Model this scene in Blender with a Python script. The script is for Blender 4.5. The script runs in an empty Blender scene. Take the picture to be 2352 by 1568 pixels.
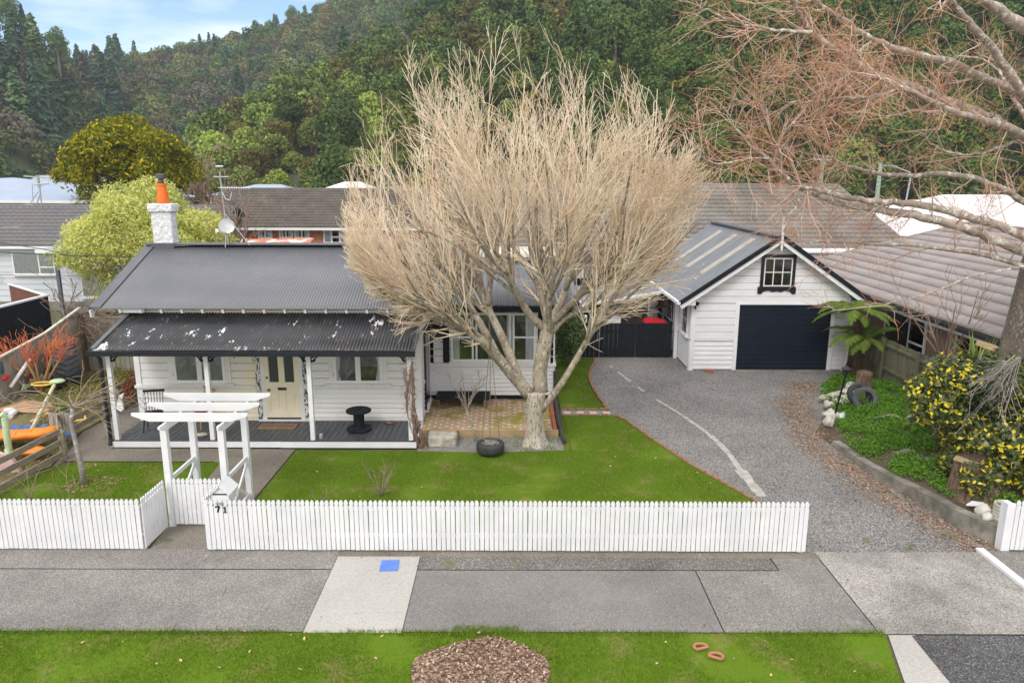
import bpy, math, random
import numpy as np
from mathutils import Vector, Matrix, noise as mnoise

# ------------------------------------------------------------------ camera, sky, sun, exposure
CH, CF, CT, CR = 6.3, 1678.0, math.radians(12.6), math.radians(0.12)
scn = bpy.context.scene
cam_d = bpy.data.cameras.new('camera'); cam = bpy.data.objects.new('camera', cam_d)
scn.collection.objects.link(cam); scn.camera = cam
cam_d.sensor_width = 36; cam_d.lens = CF / 2352 * 36; cam_d.clip_start = .1; cam_d.clip_end = 3000
cam.matrix_world = Matrix.Translation((0, 0, CH)) @ Matrix.Rotation(math.radians(90) - CT, 4, 'X') @ Matrix.Rotation(CR, 4, 'Z')
SUN_EL, SUN_AZ = math.radians(46), math.radians(205)      # azimuth clockwise from +Y
w = bpy.data.worlds.new('World'); scn.world = w; w.use_nodes = True
nt = w.node_tree; nt.nodes.clear()
wo = nt.nodes.new('ShaderNodeOutputWorld'); bg = nt.nodes.new('ShaderNodeBackground'); sk = nt.nodes.new('ShaderNodeTexSky')
sk.sky_type = 'NISHITA'; sk.sun_disc = False; sk.sun_elevation = SUN_EL; sk.sun_rotation = SUN_AZ
sk.dust_density = .3; sk.air_density = 1.0; sk.ozone_density = 1.6
bg.inputs['Strength'].default_value = .15
tc = nt.nodes.new('ShaderNodeTexCoord'); mp = nt.nodes.new('ShaderNodeMapping'); mp.inputs['Scale'].default_value = (1.2, 1.2, 5.5)
mp.inputs['Rotation'].default_value = (0, math.radians(14), 0)
nz = nt.nodes.new('ShaderNodeTexNoise'); nz.inputs['Scale'].default_value = 3.1; nz.inputs['Detail'].default_value = 7; nz.inputs['Roughness'].default_value = .55
rp = nt.nodes.new('ShaderNodeValToRGB'); rp.color_ramp.elements[0].position = .45; rp.color_ramp.elements[1].position = .80
mx = nt.nodes.new('ShaderNodeMix'); mx.data_type = 'RGBA'
nt.links.new(tc.outputs['Generated'], mp.inputs[0]); nt.links.new(mp.outputs[0], nz.inputs['Vector']); nt.links.new(nz.outputs['Fac'], rp.inputs[0])
sz = nt.nodes.new('ShaderNodeSeparateXYZ'); nt.links.new(tc.outputs['Generated'], sz.inputs[0])
ov = nt.nodes.new('ShaderNodeMapRange'); ov.interpolation_type = 'SMOOTHSTEP'; ov.inputs['From Min'].default_value = .30; ov.inputs['From Max'].default_value = .62; ov.inputs['To Max'].default_value = .9
nt.links.new(sz.outputs['Z'], ov.inputs['Value']); mxm = nt.nodes.new('ShaderNodeMath'); mxm.operation = 'MAXIMUM'
bk = nt.nodes.new('ShaderNodeMapRange'); bk.interpolation_type = 'SMOOTHSTEP'; bk.inputs['From Min'].default_value = .25; bk.inputs['From Max'].default_value = -.35; bk.inputs['To Max'].default_value = .9
nt.links.new(sz.outputs['Y'], bk.inputs['Value']); mxb = nt.nodes.new('ShaderNodeMath'); mxb.operation = 'MAXIMUM'; nt.links.new(ov.outputs[0], mxb.inputs[0]); nt.links.new(bk.outputs[0], mxb.inputs[1])
nt.links.new(rp.outputs[0], mxm.inputs[0]); nt.links.new(mxb.outputs[0], mxm.inputs[1]); nt.links.new(mxm.outputs[0], mx.inputs['Factor']); hs = nt.nodes.new('ShaderNodeHueSaturation'); hs.inputs['Saturation'].default_value = 1.12; hs.inputs['Value'].default_value = .85
nt.links.new(sk.outputs[0], hs.inputs['Color']); nt.links.new(hs.outputs[0], mx.inputs['A']); mx.inputs['B'].default_value = (7.4, 7.1, 6.8, 1)
nt.links.new(mx.outputs['Result'], bg.inputs[0]); nt.links.new(bg.outputs[0], wo.inputs[0])
sd = bpy.data.lights.new('sun', 'SUN'); sd.energy = 1.4; sd.angle = math.radians(24); sd.color = (1, .96, .9)
so = bpy.data.objects.new('sun', sd); scn.collection.objects.link(so)
dv = Vector((math.sin(SUN_AZ) * math.cos(SUN_EL), math.cos(SUN_AZ) * math.cos(SUN_EL), math.sin(SUN_EL)))
so.rotation_euler = dv.to_track_quat('Z', 'Y').to_euler(); so.location = (0, 0, 60)
scn.view_settings.view_transform = 'Standard'; scn.view_settings.look = 'None'
scn.view_settings.exposure = .63; scn.view_settings.gamma = 1
scn.render.engine = 'CYCLES'
scn.cycles.max_bounces = 6; scn.cycles.transparent_max_bounces = 8

# ------------------------------------------------------------------ pixel -> point helpers (photo at 2352 px wide)
def _ray(u, v):
    a, b = u - 1176, 784 - v
    a2 = a * math.cos(CR) - b * math.sin(CR); b2 = a * math.sin(CR) + b * math.cos(CR)
    x, up = a2 / CF, b2 / CF
    return x, math.cos(CT) + up * math.sin(CT), -math.sin(CT) + up * math.cos(CT)
def at(u, v, Y):
    x, y, z = _ray(u, v); t = Y / y; return Vector((x * t, Y, CH + z * t))
def gr(u, v, z=0.):
    x, y, zz = _ray(u, v); t = (z - CH) / zz; return Vector((x * t, y * t, z))

# ------------------------------------------------------------------ object helpers
COL = scn.collection
ORG = {}
def tag(o, label=None, cat=None, group=None, kind=None):
    if label: o['label'] = label
    if cat: o['category'] = cat
    if group: o['group'] = group
    if kind: o['kind'] = kind
    return o
def thing(name, label, cat, loc=(0, 0, 0), group=None):
    o = bpy.data.objects.new(name, None); o.empty_display_size = .3; COL.objects.link(o); o.location = loc
    ORG[o.name] = Vector(loc); return tag(o, label, cat, group)
def link_mesh(name, me, m, parent=None):
    o = bpy.data.objects.new(name, me); COL.objects.link(o)
    if m: me.materials.append(m)
    if parent is not None:
        o.parent = parent; ORG[o.name] = ORG.get(parent.name, Vector((0, 0, 0)))
    else: ORG[o.name] = Vector((0, 0, 0))
    return o
def dup(root, loc, rz=0, scale=None, label=None, group=None):
    r = root.copy(); COL.objects.link(r); r.location = loc; r.rotation_euler = (0, 0, rz)
    if scale: r.scale = scale if isinstance(scale, tuple) else (scale,) * 3
    if label: r['label'] = label
    if group: r['group'] = group
    for ch in list(root.children):
        c = ch.copy(); COL.objects.link(c); c.parent = r
        for g in ch.children:
            d = g.copy(); COL.objects.link(d); d.parent = c
    return r
I4 = Matrix.Identity(4)
def wf(x, y, z=0, deg=0): return Matrix.Translation((x, y, z)) @ Matrix.Rotation(math.radians(deg), 4, 'Z')

class MB:
    def __init__(s, M=I4): s.v = []; s.f = []; s.M = M; s.sm = False
    def add(s, vs, fs):
        b = len(s.v); M = s.M
        s.v += [tuple(M @ Vector(p)) for p in vs]; s.f += [tuple(b + i for i in f) for f in fs]; return s
    def box(s, x0, x1, y0, y1, z0, z1):
        return s.add([(x0, y0, z0), (x1, y0, z0), (x1, y1, z0), (x0, y1, z0), (x0, y0, z1), (x1, y0, z1), (x1, y1, z1), (x0, y1, z1)],
                     [(0, 3, 2, 1), (4, 5, 6, 7), (0, 1, 5, 4), (1, 2, 6, 5), (2, 3, 7, 6), (3, 0, 4, 7)])
    def bar(s, a, b, w, h, up=(0, 0, 1)):
        a, b = Vector(a), Vector(b); d = (b - a).normalized(); u = Vector(up)
        if abs(d.dot(u)) > .98: u = Vector((0, 1, 0))
        r = d.cross(u).normalized(); u = r.cross(d)
        q = [(-w / 2, -h / 2), (w / 2, -h / 2), (w / 2, h / 2), (-w / 2, h / 2)]
        return s.add([a + r * i + u * j for i, j in q] + [b + r * i + u * j for i, j in q],
                     [(3, 2, 1, 0), (4, 5, 6, 7), (0, 1, 5, 4), (1, 2, 6, 5), (2, 3, 7, 6), (3, 0, 4, 7)])
    def tube(s, pts, rad, n=8, cap=True, closed=False):
        pts = [Vector(p) for p in pts]; m = len(pts)
        if not hasattr(rad, '__len__'): rad = [rad] * m
        vs, fs = [], []; u = None
        for i, p in enumerate(pts):
            if closed: d = pts[(i + 1) % m] - pts[i - 1]
            else: d = pts[min(i + 1, m - 1)] - pts[max(i - 1, 0)]
            if d.length < 1e-9: d = Vector((0, 0, 1))
            d.normalize()
            if u is None: u = d.orthogonal().normalized()
            else:
                u = u - d * u.dot(d)
                u = u.normalized() if u.length > 1e-6 else d.orthogonal().normalized()
            r = d.cross(u)
            for k in range(n):
                t = 2 * math.pi * k / n; vs.append(p + (u * math.cos(t) + r * math.sin(t)) * rad[i])
        for i in range(m if closed else m - 1):
            for k in range(n):
                a, b = i * n + k, i * n + (k + 1) % n; j = (i + 1) % m
                fs.append((a, b, j * n + (k + 1) % n, j * n + k))
        if cap and not closed: fs.append(tuple(range(n))[::-1]); fs.append(tuple((m - 1) * n + k for k in range(n)))
        return s.add(vs, fs)
    def lathe(s, prof, c=(0, 0, 0), n=24, axis='z', M=None):
        vs, fs = [], []
        for r, z in prof:
            for k in range(n):
                t = 2 * math.pi * k / n; p = Vector((r * math.cos(t), r * math.sin(t), z))
                if axis == 'y': p = Vector((p.x, p.z, p.y))
                if axis == 'x': p = Vector((p.z, p.x, p.y))
                if M: p = M @ p
                vs.append(p + Vector(c))
        for i in range(len(prof) - 1):
            for k in range(n): fs.append((i * n + k, i * n + (k + 1) % n, (i + 1) * n + (k + 1) % n, (i + 1) * n + k))
        return s.add(vs, fs)
    def prism(s, poly, d0, d1, plane='xz'):
        n = len(poly); f = {'xz': lambda a, b, d: (a, d, b), 'xy': lambda a, b, d: (a, b, d), 'yz': lambda a, b, d: (d, a, b)}[plane]
        vs = [f(a, b, d0) for a, b in poly] + [f(a, b, d1) for a, b in poly]
        fs = [tuple(range(n)), tuple(range(2 * n - 1, n - 1, -1))] + [(i, n + i, n + (i + 1) % n, (i + 1) % n) for i in range(n)]
        return s.add(vs, fs)
    def rock(s, c, r, seed=0, n=3, sq=(1, 1, 1), amp=.35):
        rs = random.Random(seed); k = 5 + n * 2; m = 4 + n; vs, fs = [], []
        for i in range(m + 1):
            for j in range(k):
                a, b = math.pi * i / m, 2 * math.pi * j / k
                p = Vector((math.sin(a) * math.cos(b), math.sin(a) * math.sin(b), math.cos(a)))
                q = 1 + amp * mnoise.noise(p * 1.3 + Vector((seed * 3.1, 0, 0))) + amp * .4 * mnoise.noise(p * 4 + Vector((seed, 5, 0)))
                vs.append(Vector((p.x * sq[0], p.y * sq[1], p.z * sq[2])) * r * q + Vector(c))
        for i in range(m):
            for j in range(k): fs.append((i * k + j, (i + 1) * k + j, (i + 1) * k + (j + 1) % k, i * k + (j + 1) % k))
        return s.add(vs, fs)
    def build(s, name, m, parent=None, smooth=False):
        o = ORG.get(parent.name, Vector((0, 0, 0))) if parent is not None else Vector((0, 0, 0))
        me = bpy.data.meshes.new(name); me.from_pydata([(p[0] - o[0], p[1] - o[1], p[2] - o[2]) for p in s.v], [], s.f)
        me.validate()
        import bmesh
        bm = bmesh.new(); bm.from_mesh(me); bmesh.ops.recalc_face_normals(bm, faces=bm.faces); bm.to_mesh(me); bm.free()
        if smooth or s.sm: me.shade_smooth()
        return link_mesh(name, me, m, parent)

def np_mesh(name, V, F, m, parent=None, col=None, smooth=False, origin=None):
    """V (n,3) world, F (k, 3 or 4) -> one mesh object; col: per-vertex rgb attribute 'tint'"""
    V = np.asarray(V, dtype=np.float32)
    o = ORG.get(parent.name, Vector((0, 0, 0))) if parent is not None else Vector((0, 0, 0))
    if origin is not None: o = Vector(origin)
    V = V - np.array(o, dtype=np.float32)
    k = F.shape[1]; me = bpy.data.meshes.new(name)
    me.vertices.add(len(V)); me.vertices.foreach_set('co', V.ravel())
    me.loops.add(F.size); me.loops.foreach_set('vertex_index', F.ravel().astype(np.int32))
    me.polygons.add(len(F)); me.polygons.foreach_set('loop_start', np.arange(0, F.size, k, dtype=np.int32))
    try: me.polygons.foreach_set('loop_total', np.full(len(F), k, dtype=np.int32))
    except Exception: pass
    if col is not None:
        a = me.color_attributes.new('tint', 'FLOAT_COLOR', 'POINT')
        c = np.ones((len(V), 4), dtype=np.float32); c[:, :3] = col; a.data.foreach_set('color', c.ravel())
    me.update(calc_edges=True)
    if smooth: me.shade_smooth()
    return link_mesh(name, me, m, parent)

# ------------------------------------------------------------------ materials
def new_mat(name):
    m = bpy.data.materials.new(name); m.use_nodes = True; n = m.node_tree.nodes; b = n['Principled BSDF']; return m, m.node_tree, b
def N(t, ty, **kw):
    n = t.nodes.new(ty)
    for k, v in kw.items():
        if k in n.inputs: n.inputs[k].default_value = v
        else: setattr(n, k, v)
    return n
def mixc(t, fac, a, b):
    m = t.nodes.new('ShaderNodeMix'); m.data_type = 'RGBA'
    for sock, val in (('Factor', fac), ('A', a), ('B', b)):
        if hasattr(val, 'is_output'): t.links.new(val, m.inputs[sock])
        elif sock == 'Factor': m.inputs[sock].default_value = val
        else: m.inputs[sock].default_value = (*val, 1)
    return m.outputs['Result']
def nfac(t, scale, lo, hi, detail=4, vec=None, rough=.6, dist=0):
    n = N(t, 'ShaderNodeTexNoise', Scale=scale, Detail=detail, Roughness=rough, Distortion=dist)
    if vec is None:
        tcn = t.nodes.get('OC') or N(t, 'ShaderNodeTexCoord'); tcn.name = 'OC'; vec = tcn.outputs['Object']
    t.links.new(vec, n.inputs['Vector'])
    r = N(t, 'ShaderNodeMapRange'); r.inputs['From Min'].default_value = lo; r.inputs['From Max'].default_value = hi
    t.links.new(n.outputs['Fac'], r.inputs['Value']); return r.outputs['Result']
def sclvec(t, s, loc=(0, 0, 0), rot=(0, 0, 0)):
    tcn = t.nodes.get('OC') or N(t, 'ShaderNodeTexCoord'); tcn.name = 'OC'
    mp = N(t, 'ShaderNodeMapping'); mp.inputs['Scale'].default_value = s; mp.inputs['Location'].default_value = loc; mp.inputs['Rotation'].default_value = rot
    t.links.new(tcn.outputs['Object'], mp.inputs[0]); return mp.outputs[0]
def bump(t, b, h, strength=.3, dist=.02):
    n = N(t, 'ShaderNodeBump', Strength=strength, Distance=dist); t.links.new(h, n.inputs['Height']); t.links.new(n.outputs[0], b.inputs['Normal'])
def simple(name, c, rough=.6, c2=None, sc=3, lo=.35, hi=.65, bsc=0, bst=.2, bd=.01, metal=0, spec=.5, stretch=None):
    m, t, b = new_mat(name); b.inputs['Roughness'].default_value = rough; b.inputs['Metallic'].default_value = metal
    b.inputs['Specular IOR Level'].default_value = spec
    if c2 is None: c2 = tuple(x * .8 for x in c)
    v = sclvec(t, stretch) if stretch else None
    t.links.new(mixc(t, nfac(t, sc, lo, hi, vec=v), c, c2), b.inputs['Base Color'])
    if bsc: bump(t, b, nfac(t, bsc, 0, 1, vec=v), bst, bd)
    return m
def speckle(name, cols, base_sc, rough=.9, big=(.5, 1.15), bst=.5, bd=.01, patch=None, bigsc=.6):
    """stones / aggregate: voronoi cells coloured from a ramp, broad tone variation, bump"""
    m, t, b = new_mat(name); b.inputs['Roughness'].default_value = rough; b.inputs['Specular IOR Level'].default_value = .25
    v = N(t, 'ShaderNodeTexVoronoi', Scale=base_sc); v.feature = 'F1'
    tcn = N(t, 'ShaderNodeTexCoord'); tcn.name = 'OC'; t.links.new(tcn.outputs['Object'], v.inputs['Vector'])
    sep = N(t, 'ShaderNodeSeparateColor'); t.links.new(v.outputs['Color'], sep.inputs[0])
    r = N(t, 'ShaderNodeValToRGB'); r.color_ramp.interpolation = 'CONSTANT'; e = r.color_ramp.elements
    while len(e) < len(cols): e.new(.5)
    for i, (p, c) in enumerate(cols): e[i].position = p; e[i].color = (*c, 1)
    t.links.new(sep.outputs[0], r.inputs[0])
    g = nfac(t, bigsc, .3, .7, detail=5); rr = N(t, 'ShaderNodeMapRange'); rr.inputs['To Min'].default_value = big[0]; rr.inputs['To Max'].default_value = big[1]
    t.links.new(g, rr.inputs[0])
    mul = N(t, 'ShaderNodeMix'); mul.data_type = 'RGBA'; mul.blend_type = 'MULTIPLY'; mul.inputs['Factor'].default_value = 1
    t.links.new(r.outputs[0], mul.inputs['A']); cc = N(t, 'ShaderNodeCombineColor')
    for i in range(3): t.links.new(rr.outputs[0], cc.inputs[i])
    t.links.new(cc.outputs[0], mul.inputs['B']); out = mul.outputs['Result']
    if patch:
        for (pc, psc, lo, hi) in patch: out = mixc(t, nfac(t, psc, lo, hi, detail=7), out, pc)
    t.links.new(out, b.inputs['Base Color'])
    bump(t, b, v.outputs['Distance'], bst, bd); return m
def leafm(name, c, c2, c3=None, rough=.75, rnd=.5, tint=False, spec=.12, sc=1.5, trans=.25, ov=.04):
    m, t, b = new_mat(name); b.inputs['Roughness'].default_value = rough; b.inputs['Specular IOR Level'].default_value = spec
    g = N(t, 'ShaderNodeNewGeometry'); out = mixc(t, nfac(t, sc, .35, .65), c, c2)
    if c3:
        r = N(t, 'ShaderNodeMapRange'); r.inputs['From Min'].default_value = 1 - rnd; r.inputs['From Max'].default_value = 1
        t.links.new(g.outputs['Random Per Island'], r.inputs[0]); out = mixc(t, r.outputs[0], out, c3)
    if tint:
        a = N(t, 'ShaderNodeVertexColor'); a.layer_name = 'tint'
        q = N(t, 'ShaderNodeMix'); q.data_type = 'RGBA'; q.blend_type = 'MULTIPLY'; q.inputs['Factor'].default_value = 1
        t.links.new(out, q.inputs['A']); t.links.new(a.outputs[0], q.inputs['B']); out = q.outputs['Result']
    hv = N(t, 'ShaderNodeHueSaturation'); oi = N(t, 'ShaderNodeObjectInfo'); r2 = N(t, 'ShaderNodeMapRange'); r2.inputs['To Min'].default_value = 1 - ov; r2.inputs['To Max'].default_value = 1 + ov
    t.links.new(oi.outputs['Random'], r2.inputs[0]); t.links.new(r2.outputs[0], hv.inputs['Value'])
    if not tint: t.links.new(out, hv.inputs['Color']); out = hv.outputs[0]
    t.links.new(out, b.inputs['Base Color'])
    if trans:
        tr = N(t, 'ShaderNodeBsdfTranslucent'); t.links.new(out, tr.inputs[0]); ms = N(t, 'ShaderNodeMixShader'); ms.inputs[0].default_value = trans
        mo = [n for n in t.nodes if n.type == 'OUTPUT_MATERIAL'][0]
        t.links.new(b.outputs[0], ms.inputs[1]); t.links.new(tr.outputs[0], ms.inputs[2]); t.links.new(ms.outputs[0], mo.inputs[0])
    return m
def glassm(name, tint=(.8, .85, .9), mix=.25):
    m, t, b = new_mat(name); gl = N(t, 'ShaderNodeBsdfGlossy', Roughness=.03); tr = N(t, 'ShaderNodeBsdfTransparent', Color=(*tint, 1))
    fr = N(t, 'ShaderNodeFresnel', IOR=1.5); ad = N(t, 'ShaderNodeMath', operation='ADD'); ad.inputs[1].default_value = mix * .4
    t.links.new(fr.outputs[0], ad.inputs[0]); ms = N(t, 'ShaderNodeMixShader'); t.links.new(ad.outputs[0], ms.inputs[0])
    t.links.new(tr.outputs[0], ms.inputs[1]); t.links.new(gl.outputs[0], ms.inputs[2])
    mo = [n for n in t.nodes if n.type == 'OUTPUT_MATERIAL'][0]; t.links.new(ms.outputs[0], mo.inputs[0]); return m
def peel(name, base, under, sc, lo, hi, rough=.5, stretch=None, base2=None, extra=None, bst=.1):
    """paint flaking off to another colour"""
    m, t, b = new_mat(name); b.inputs['Roughness'].default_value = rough
    v = sclvec(t, stretch) if stretch else None
    col = mixc(t, nfac(t, 1.7, .35, .65), base, base2 or tuple(x * .85 for x in base))
    if extra: col = mixc(t, nfac(t, extra[1], extra[2], extra[3], detail=6, vec=v), col, extra[0])
    col = mixc(t, nfac(t, sc, lo, hi, detail=8, vec=v, rough=.7), col, under)
    t.links.new(col, b.inputs['Base Color']); bump(t, b, nfac(t, 30, 0, 1), bst, .005); return m

M = {}
M['white'] = simple('white_paint', (.75, .75, .76), .45, (.68, .69, .71), 2.5, bsc=25, bst=.05)
M['fence_white'] = simple('fence_white_paint', (.72, .725, .745), .5, (.64, .65, .68), 2.2, bsc=60, bst=.12, bd=.004)
M['boards'] = simple('weatherboard_white', (.76, .76, .77), .5, (.67, .68, .70), 1.2, bsc=40, bst=.06, stretch=(1, 1, 4))
M['cream'] = simple('cream_paint', (.78, .72, .55), .5, (.72, .65, .48), 3)
def cottage_mat():
    m, t, b = new_mat('cottage_boards'); b.inputs['Roughness'].default_value = .5
    tcn = N(t, 'ShaderNodeTexCoord'); tcn.name = 'OC'; sx = N(t, 'ShaderNodeSeparateXYZ'); t.links.new(tcn.outputs['Object'], sx.inputs[0])
    # cream undercoat between the window and the porch light, white topcoat elsewhere (object x runs along the wall)
    r = N(t, 'ShaderNodeMapRange'); r.inputs['From Min'].default_value = -2.6; r.inputs['From Max'].default_value = -2.1; t.links.new(sx.outputs[0], r.inputs[0])
    r2 = N(t, 'ShaderNodeMapRange'); r2.inputs['From Min'].default_value = 1.0; r2.inputs['From Max'].default_value = .4; t.links.new(sx.outputs[0], r2.inputs[0])
    mu = N(t, 'ShaderNodeMath', operation='MULTIPLY'); t.links.new(r.outputs[0], mu.inputs[0]); t.links.new(r2.outputs[0], mu.inputs[1])
    c = mixc(t, mu.outputs[0], (.72, .72, .72), (.76, .70, .53))
    c = mixc(t, nfac(t, .9, .5, .62, detail=5), c, (.72, .71, .68))
    c = mixc(t, nfac(t, 9, .66, .70, detail=8, rough=.7), c, (.45, .38, .28))
    t.links.new(c, b.inputs['Base Color']); bump(t, b, nfac(t, 40, 0, 1), .06, .01); return m
M['cottage'] = cottage_mat()
M['flaky'] = peel('flaking_trim', (.72, .70, .62), (.03, .045, .08), 7, .50, .53, stretch=(2.2, 2.2, 1))
M['trim'] = peel('worn_trim', (.76, .76, .74), (.50, .52, .53), 5, .60, .66, stretch=(2, 2, 1))
M['black'] = simple('black_stain', (.009, .011, .015), .7, (.016, .019, .025), 5, bsc=30, bst=.15, spec=.15)
M['black_gloss'] = simple('black_gloss', (.012, .013, .02), .3)
M['iron'] = simple('dark_iron', (.02, .022, .025), .5)
M['roof'] = simple('charcoal_roof_paint', (.125, .131, .152), .42, (.155, .16, .18), .8, .3, .7, spec=.5)
M['roof_wing'] = simple('grey_wing_roof', (.15, .16, .185), .45, (.19, .2, .225), 1.0, .3, .7)
M['roof_flash'] = simple('roof_flashing', (.085, .09, .105), .45, (.11, .115, .13), 2)
M['ver_roof'] = peel('peeling_verandah_roof', (.018, .021, .026), (.72, .74, .78), 1.7, .607, .617, .36, (1.9, .9, .9), (.035, .038, .045), ((.16, .09, .05), 5.5, .60, .66), .15)
M['tile_l'] = simple('grey_brown_tile', (.085, .075, .062), .8, (.125, .11, .095), 1.5, bsc=12, bst=.3)
M['tile_r'] = simple('weathered_tile', (.14, .125, .11), .85, (.22, .205, .19), .8, .35, .65, bsc=12, bst=.3)
M['tile_n'] = peel('neighbour_tile', (.115, .12, .14), (.42, .43, .45), 1.0, .63, .72, .7, (.4, 1, 3), (.15, .135, .125))
M['tile_m'] = simple('mauve_grey_tile', (.27, .235, .225), .7, (.34, .30, .285), .9, .35, .65)
M['blueroof'] = simple('pale_blue_roof', (.33, .40, .52), .4, (.28, .34, .46), .3)
M['nb_wall'] = simple('pale_grey_weatherboard', (.55, .58, .62), .6, (.50, .53, .57), .8)
M['steel'] = simple('blue_grey_post', (.10, .13, .18), .4)
M['concrete'] = simple('old_concrete', (.27, .25, .22), .9, (.16, .15, .135), 1.6, bsc=20, bst=.4)
M['kerb'] = simple('mossy_concrete_edge', (.27, .25, .22), .9, (.12, .115, .09), 3, bsc=15, bst=.5, bd=.02)
M['galv'] = simple('galvanised', (.42, .44, .45), .45, metal=.4)
M['rough_white'] = simple('roughcast_white', (.76, .76, .78), .7, (.56, .58, .62), 9, bsc=14, bst=1.0, bd=.05)
M['orange_pot'] = simple('orange_clay', (.80, .17, .012), .6, (.70, .13, .01), 6)
M['glass'] = glassm('window_glass', (.95, .96, .96), .15)
M['darkin'] = simple('room_shade_paint', (.02, .022, .025), .9)  # near-black colour standing in for the shade of unlit rooms
M['curtain'] = simple('net_curtain', (.86, .88, .89), .9, (.62, .65, .69), 6, stretch=(5, 5, .5))
M['greylace'] = simple('grey_lace', (.34, .37, .38), .9, (.22, .25, .26), 22)
M['clutter'] = simple('room_clutter', (.22, .17, .14), .9, (.06, .05, .045), 7)
M['deck'] = simple('painted_deck', (.040, .046, .055), .45, (.065, .07, .08), 3, stretch=(6, 1, 1), bsc=20, bst=.1)
M['paling'] = simple('weathered_paling', (.36, .33, .29), .9, (.22, .20, .17), 3, stretch=(4, 4, .6), bsc=20, bst=.3)
M['paling_moss'] = simple('mossy_paling', (.20, .19, .13), .9, (.10, .105, .055), 2.2, stretch=(2.5, 2.5, .5), bsc=20, bst=.3)
M['rail'] = simple('rail_timber', (.33, .28, .21), .9, (.21, .18, .14), 4, stretch=(1, 1, 5), bsc=20, bst=.3)
M['timber'] = simple('treated_pine', (.42, .31, .17), .85, (.30, .22, .12), 4, stretch=(.6, 4, 4), bsc=20, bst=.2)
M['plywood'] = simple('plywood', (.50, .32, .20), .8, (.42, .26, .15), 3, stretch=(1, 6, 1))
M['bark'] = peel('grey_bark', (.40, .34, .26), (.52, .53, .45), 9, .54, .64, .9, (1, 1, .7), (.20, .165, .125), ((.10, .08, .06), 16, .57, .64), .5)
M['bark_base'] = peel('rough_trunk_base', (.38, .33, .26), (.13, .105, .08), 11, .52, .60, .95, (2.2, 2.2, .6), (.48, .44, .37), None, .9)
M['twig'] = simple('pale_twigs', (.88, .77, .60), .8, (.66, .50, .35), 1.2)
M['bark_big'] = peel('lichen_bark', (.17, .13, .105), (.36, .37, .31), 17, .54, .62, .95, (1.3, 1.3, .7), (.09, .075, .06), ((.20, .13, .08), 3, .55, .65), .8)
M['branch_big'] = peel('lichen_branch', (.40, .33, .28), (.58, .58, .52), 8, .52, .6, .9, None, (.20, .155, .125), None, .5)
M['twig_red'] = simple('rust_twigs', (.50, .19, .085), .8, (.50, .30, .19), 1.0)
M['twig_brown'] = simple('brown_twigs', (.24, .16, .12), .85, (.34, .26, .2), 2)
M['coral'] = simple('coral_twigs', (.72, .17, .08), .7, (.60, .23, .07), 1.4)
M['ochre_bark'] = simple('ochre_bark', (.45, .26, .09), .85, (.34, .20, .09), 5)
M['silver_bark'] = peel('silver_bark', (.30, .27, .26), (.55, .54, .52), 6, .55, .62, .9, (1, 1, 4), (.22, .19, .18), None, .4)
M['rubber'] = simple('rubber', (.022, .024, .028), .65, (.045, .047, .05), 3, bsc=15, bst=.1)
M['rubber_grey'] = simple('dusty_rubber', (.05, .055, .065), .8, (.11, .115, .13), 2)
M['stone'] = simple('lichen_stone', (.48, .45, .38), .95, (.28, .27, .23), 6, bsc=14, bst=.7, bd=.03)
M['white_stone'] = simple('white_rock', (.62, .60, .54), .9, (.38, .36, .31), 5, bsc=10, bst=.6, bd=.03)
M['stump'] = peel('stump_wood', (.17, .105, .07), (.075, .05, .035), 5, .48, .58, .95, (4, 4, .6), (.26, .17, .12), None, .9)
M['brick_red'] = simple('red_brick', (.40, .105, .05), .9, (.30, .09, .05), 6)
M['brick_old'] = simple('mossy_brick_edge', (.30, .13, .075), .9, (.24, .18, .09), 5, bsc=20, bst=.4)
M['pink_paver'] = simple('pink_paver', (.58, .36, .33), .9, (.62, .5, .48), 4)
M['blue_lid'] = simple('blue_plastic', (.07, .17, .55), .45, (.10, .22, .6), 6)
M['red'] = simple('red_plastic', (.70, .02, .03), .4)
M['orange'] = simple('orange_plastic', (.85, .24, .01), .4)
M['pinkp'] = simple('faded_pink_plastic', (.62, .44, .42), .5, (.55, .36, .36), 3)
M['mint'] = simple('mint_plastic', (.42, .60, .38), .5, (.50, .62, .38), 4)
M['yellow'] = simple('yellow_plastic', (.78, .55, .12), .5)
M['paleyellow'] = simple('pale_yellow_plastic', (.68, .66, .42), .5)
M['tarp'] = simple('blue_tarp', (.06, .20, .50), .5, (.02, .07, .22), 7, bsc=7, bst=.6, bd=.04)
M['cyan'] = simple('cyan_sheet', (.0, .35, .75), .5)
M['wicker'] = simple('grey_wicker', (.17, .145, .125), .8, (.09, .08, .07), 40, stretch=(1, 1, 3))
M['mat'] = simple('coir_mat', (.26, .155, .09), .95, (.17, .1, .06), 12)
M['terracotta'] = simple('terracotta', (.40, .17, .10), .85)
M['rust'] = peel('rusty_iron', (.55, .16, .07), (.62, .60, .56), 1.2, .5, .56, .7)
M['skylight'] = simple('fibreglass_strip', (.42, .39, .34), .7, (.34, .31, .27), 2, stretch=(2, 2, 2))
M['membrane'] = simple('slate_grey_membrane', (.15, .165, .18), .75, (.19, .2, .215), 1.2, bsc=18, bst=.1)
M['garage_door'] = simple('navy_black_door', (.006, .010, .019), .5, (.010, .015, .026), 2, spec=.2)
M['lampglass'] = simple('lamp_glass', (.25, .27, .28), .2)
M['poleg'] = simple('green_grey_pole', (.34, .42, .34), .8)
M['white_roof'] = simple('white_roof', (.66, .65, .67), .5, (.70, .69, .72), 1)
M['soil'] = simple('garden_soil', (.12, .085, .06), .95, (.065, .045, .032), 4, bsc=18, bst=.6, bd=.03)
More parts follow.
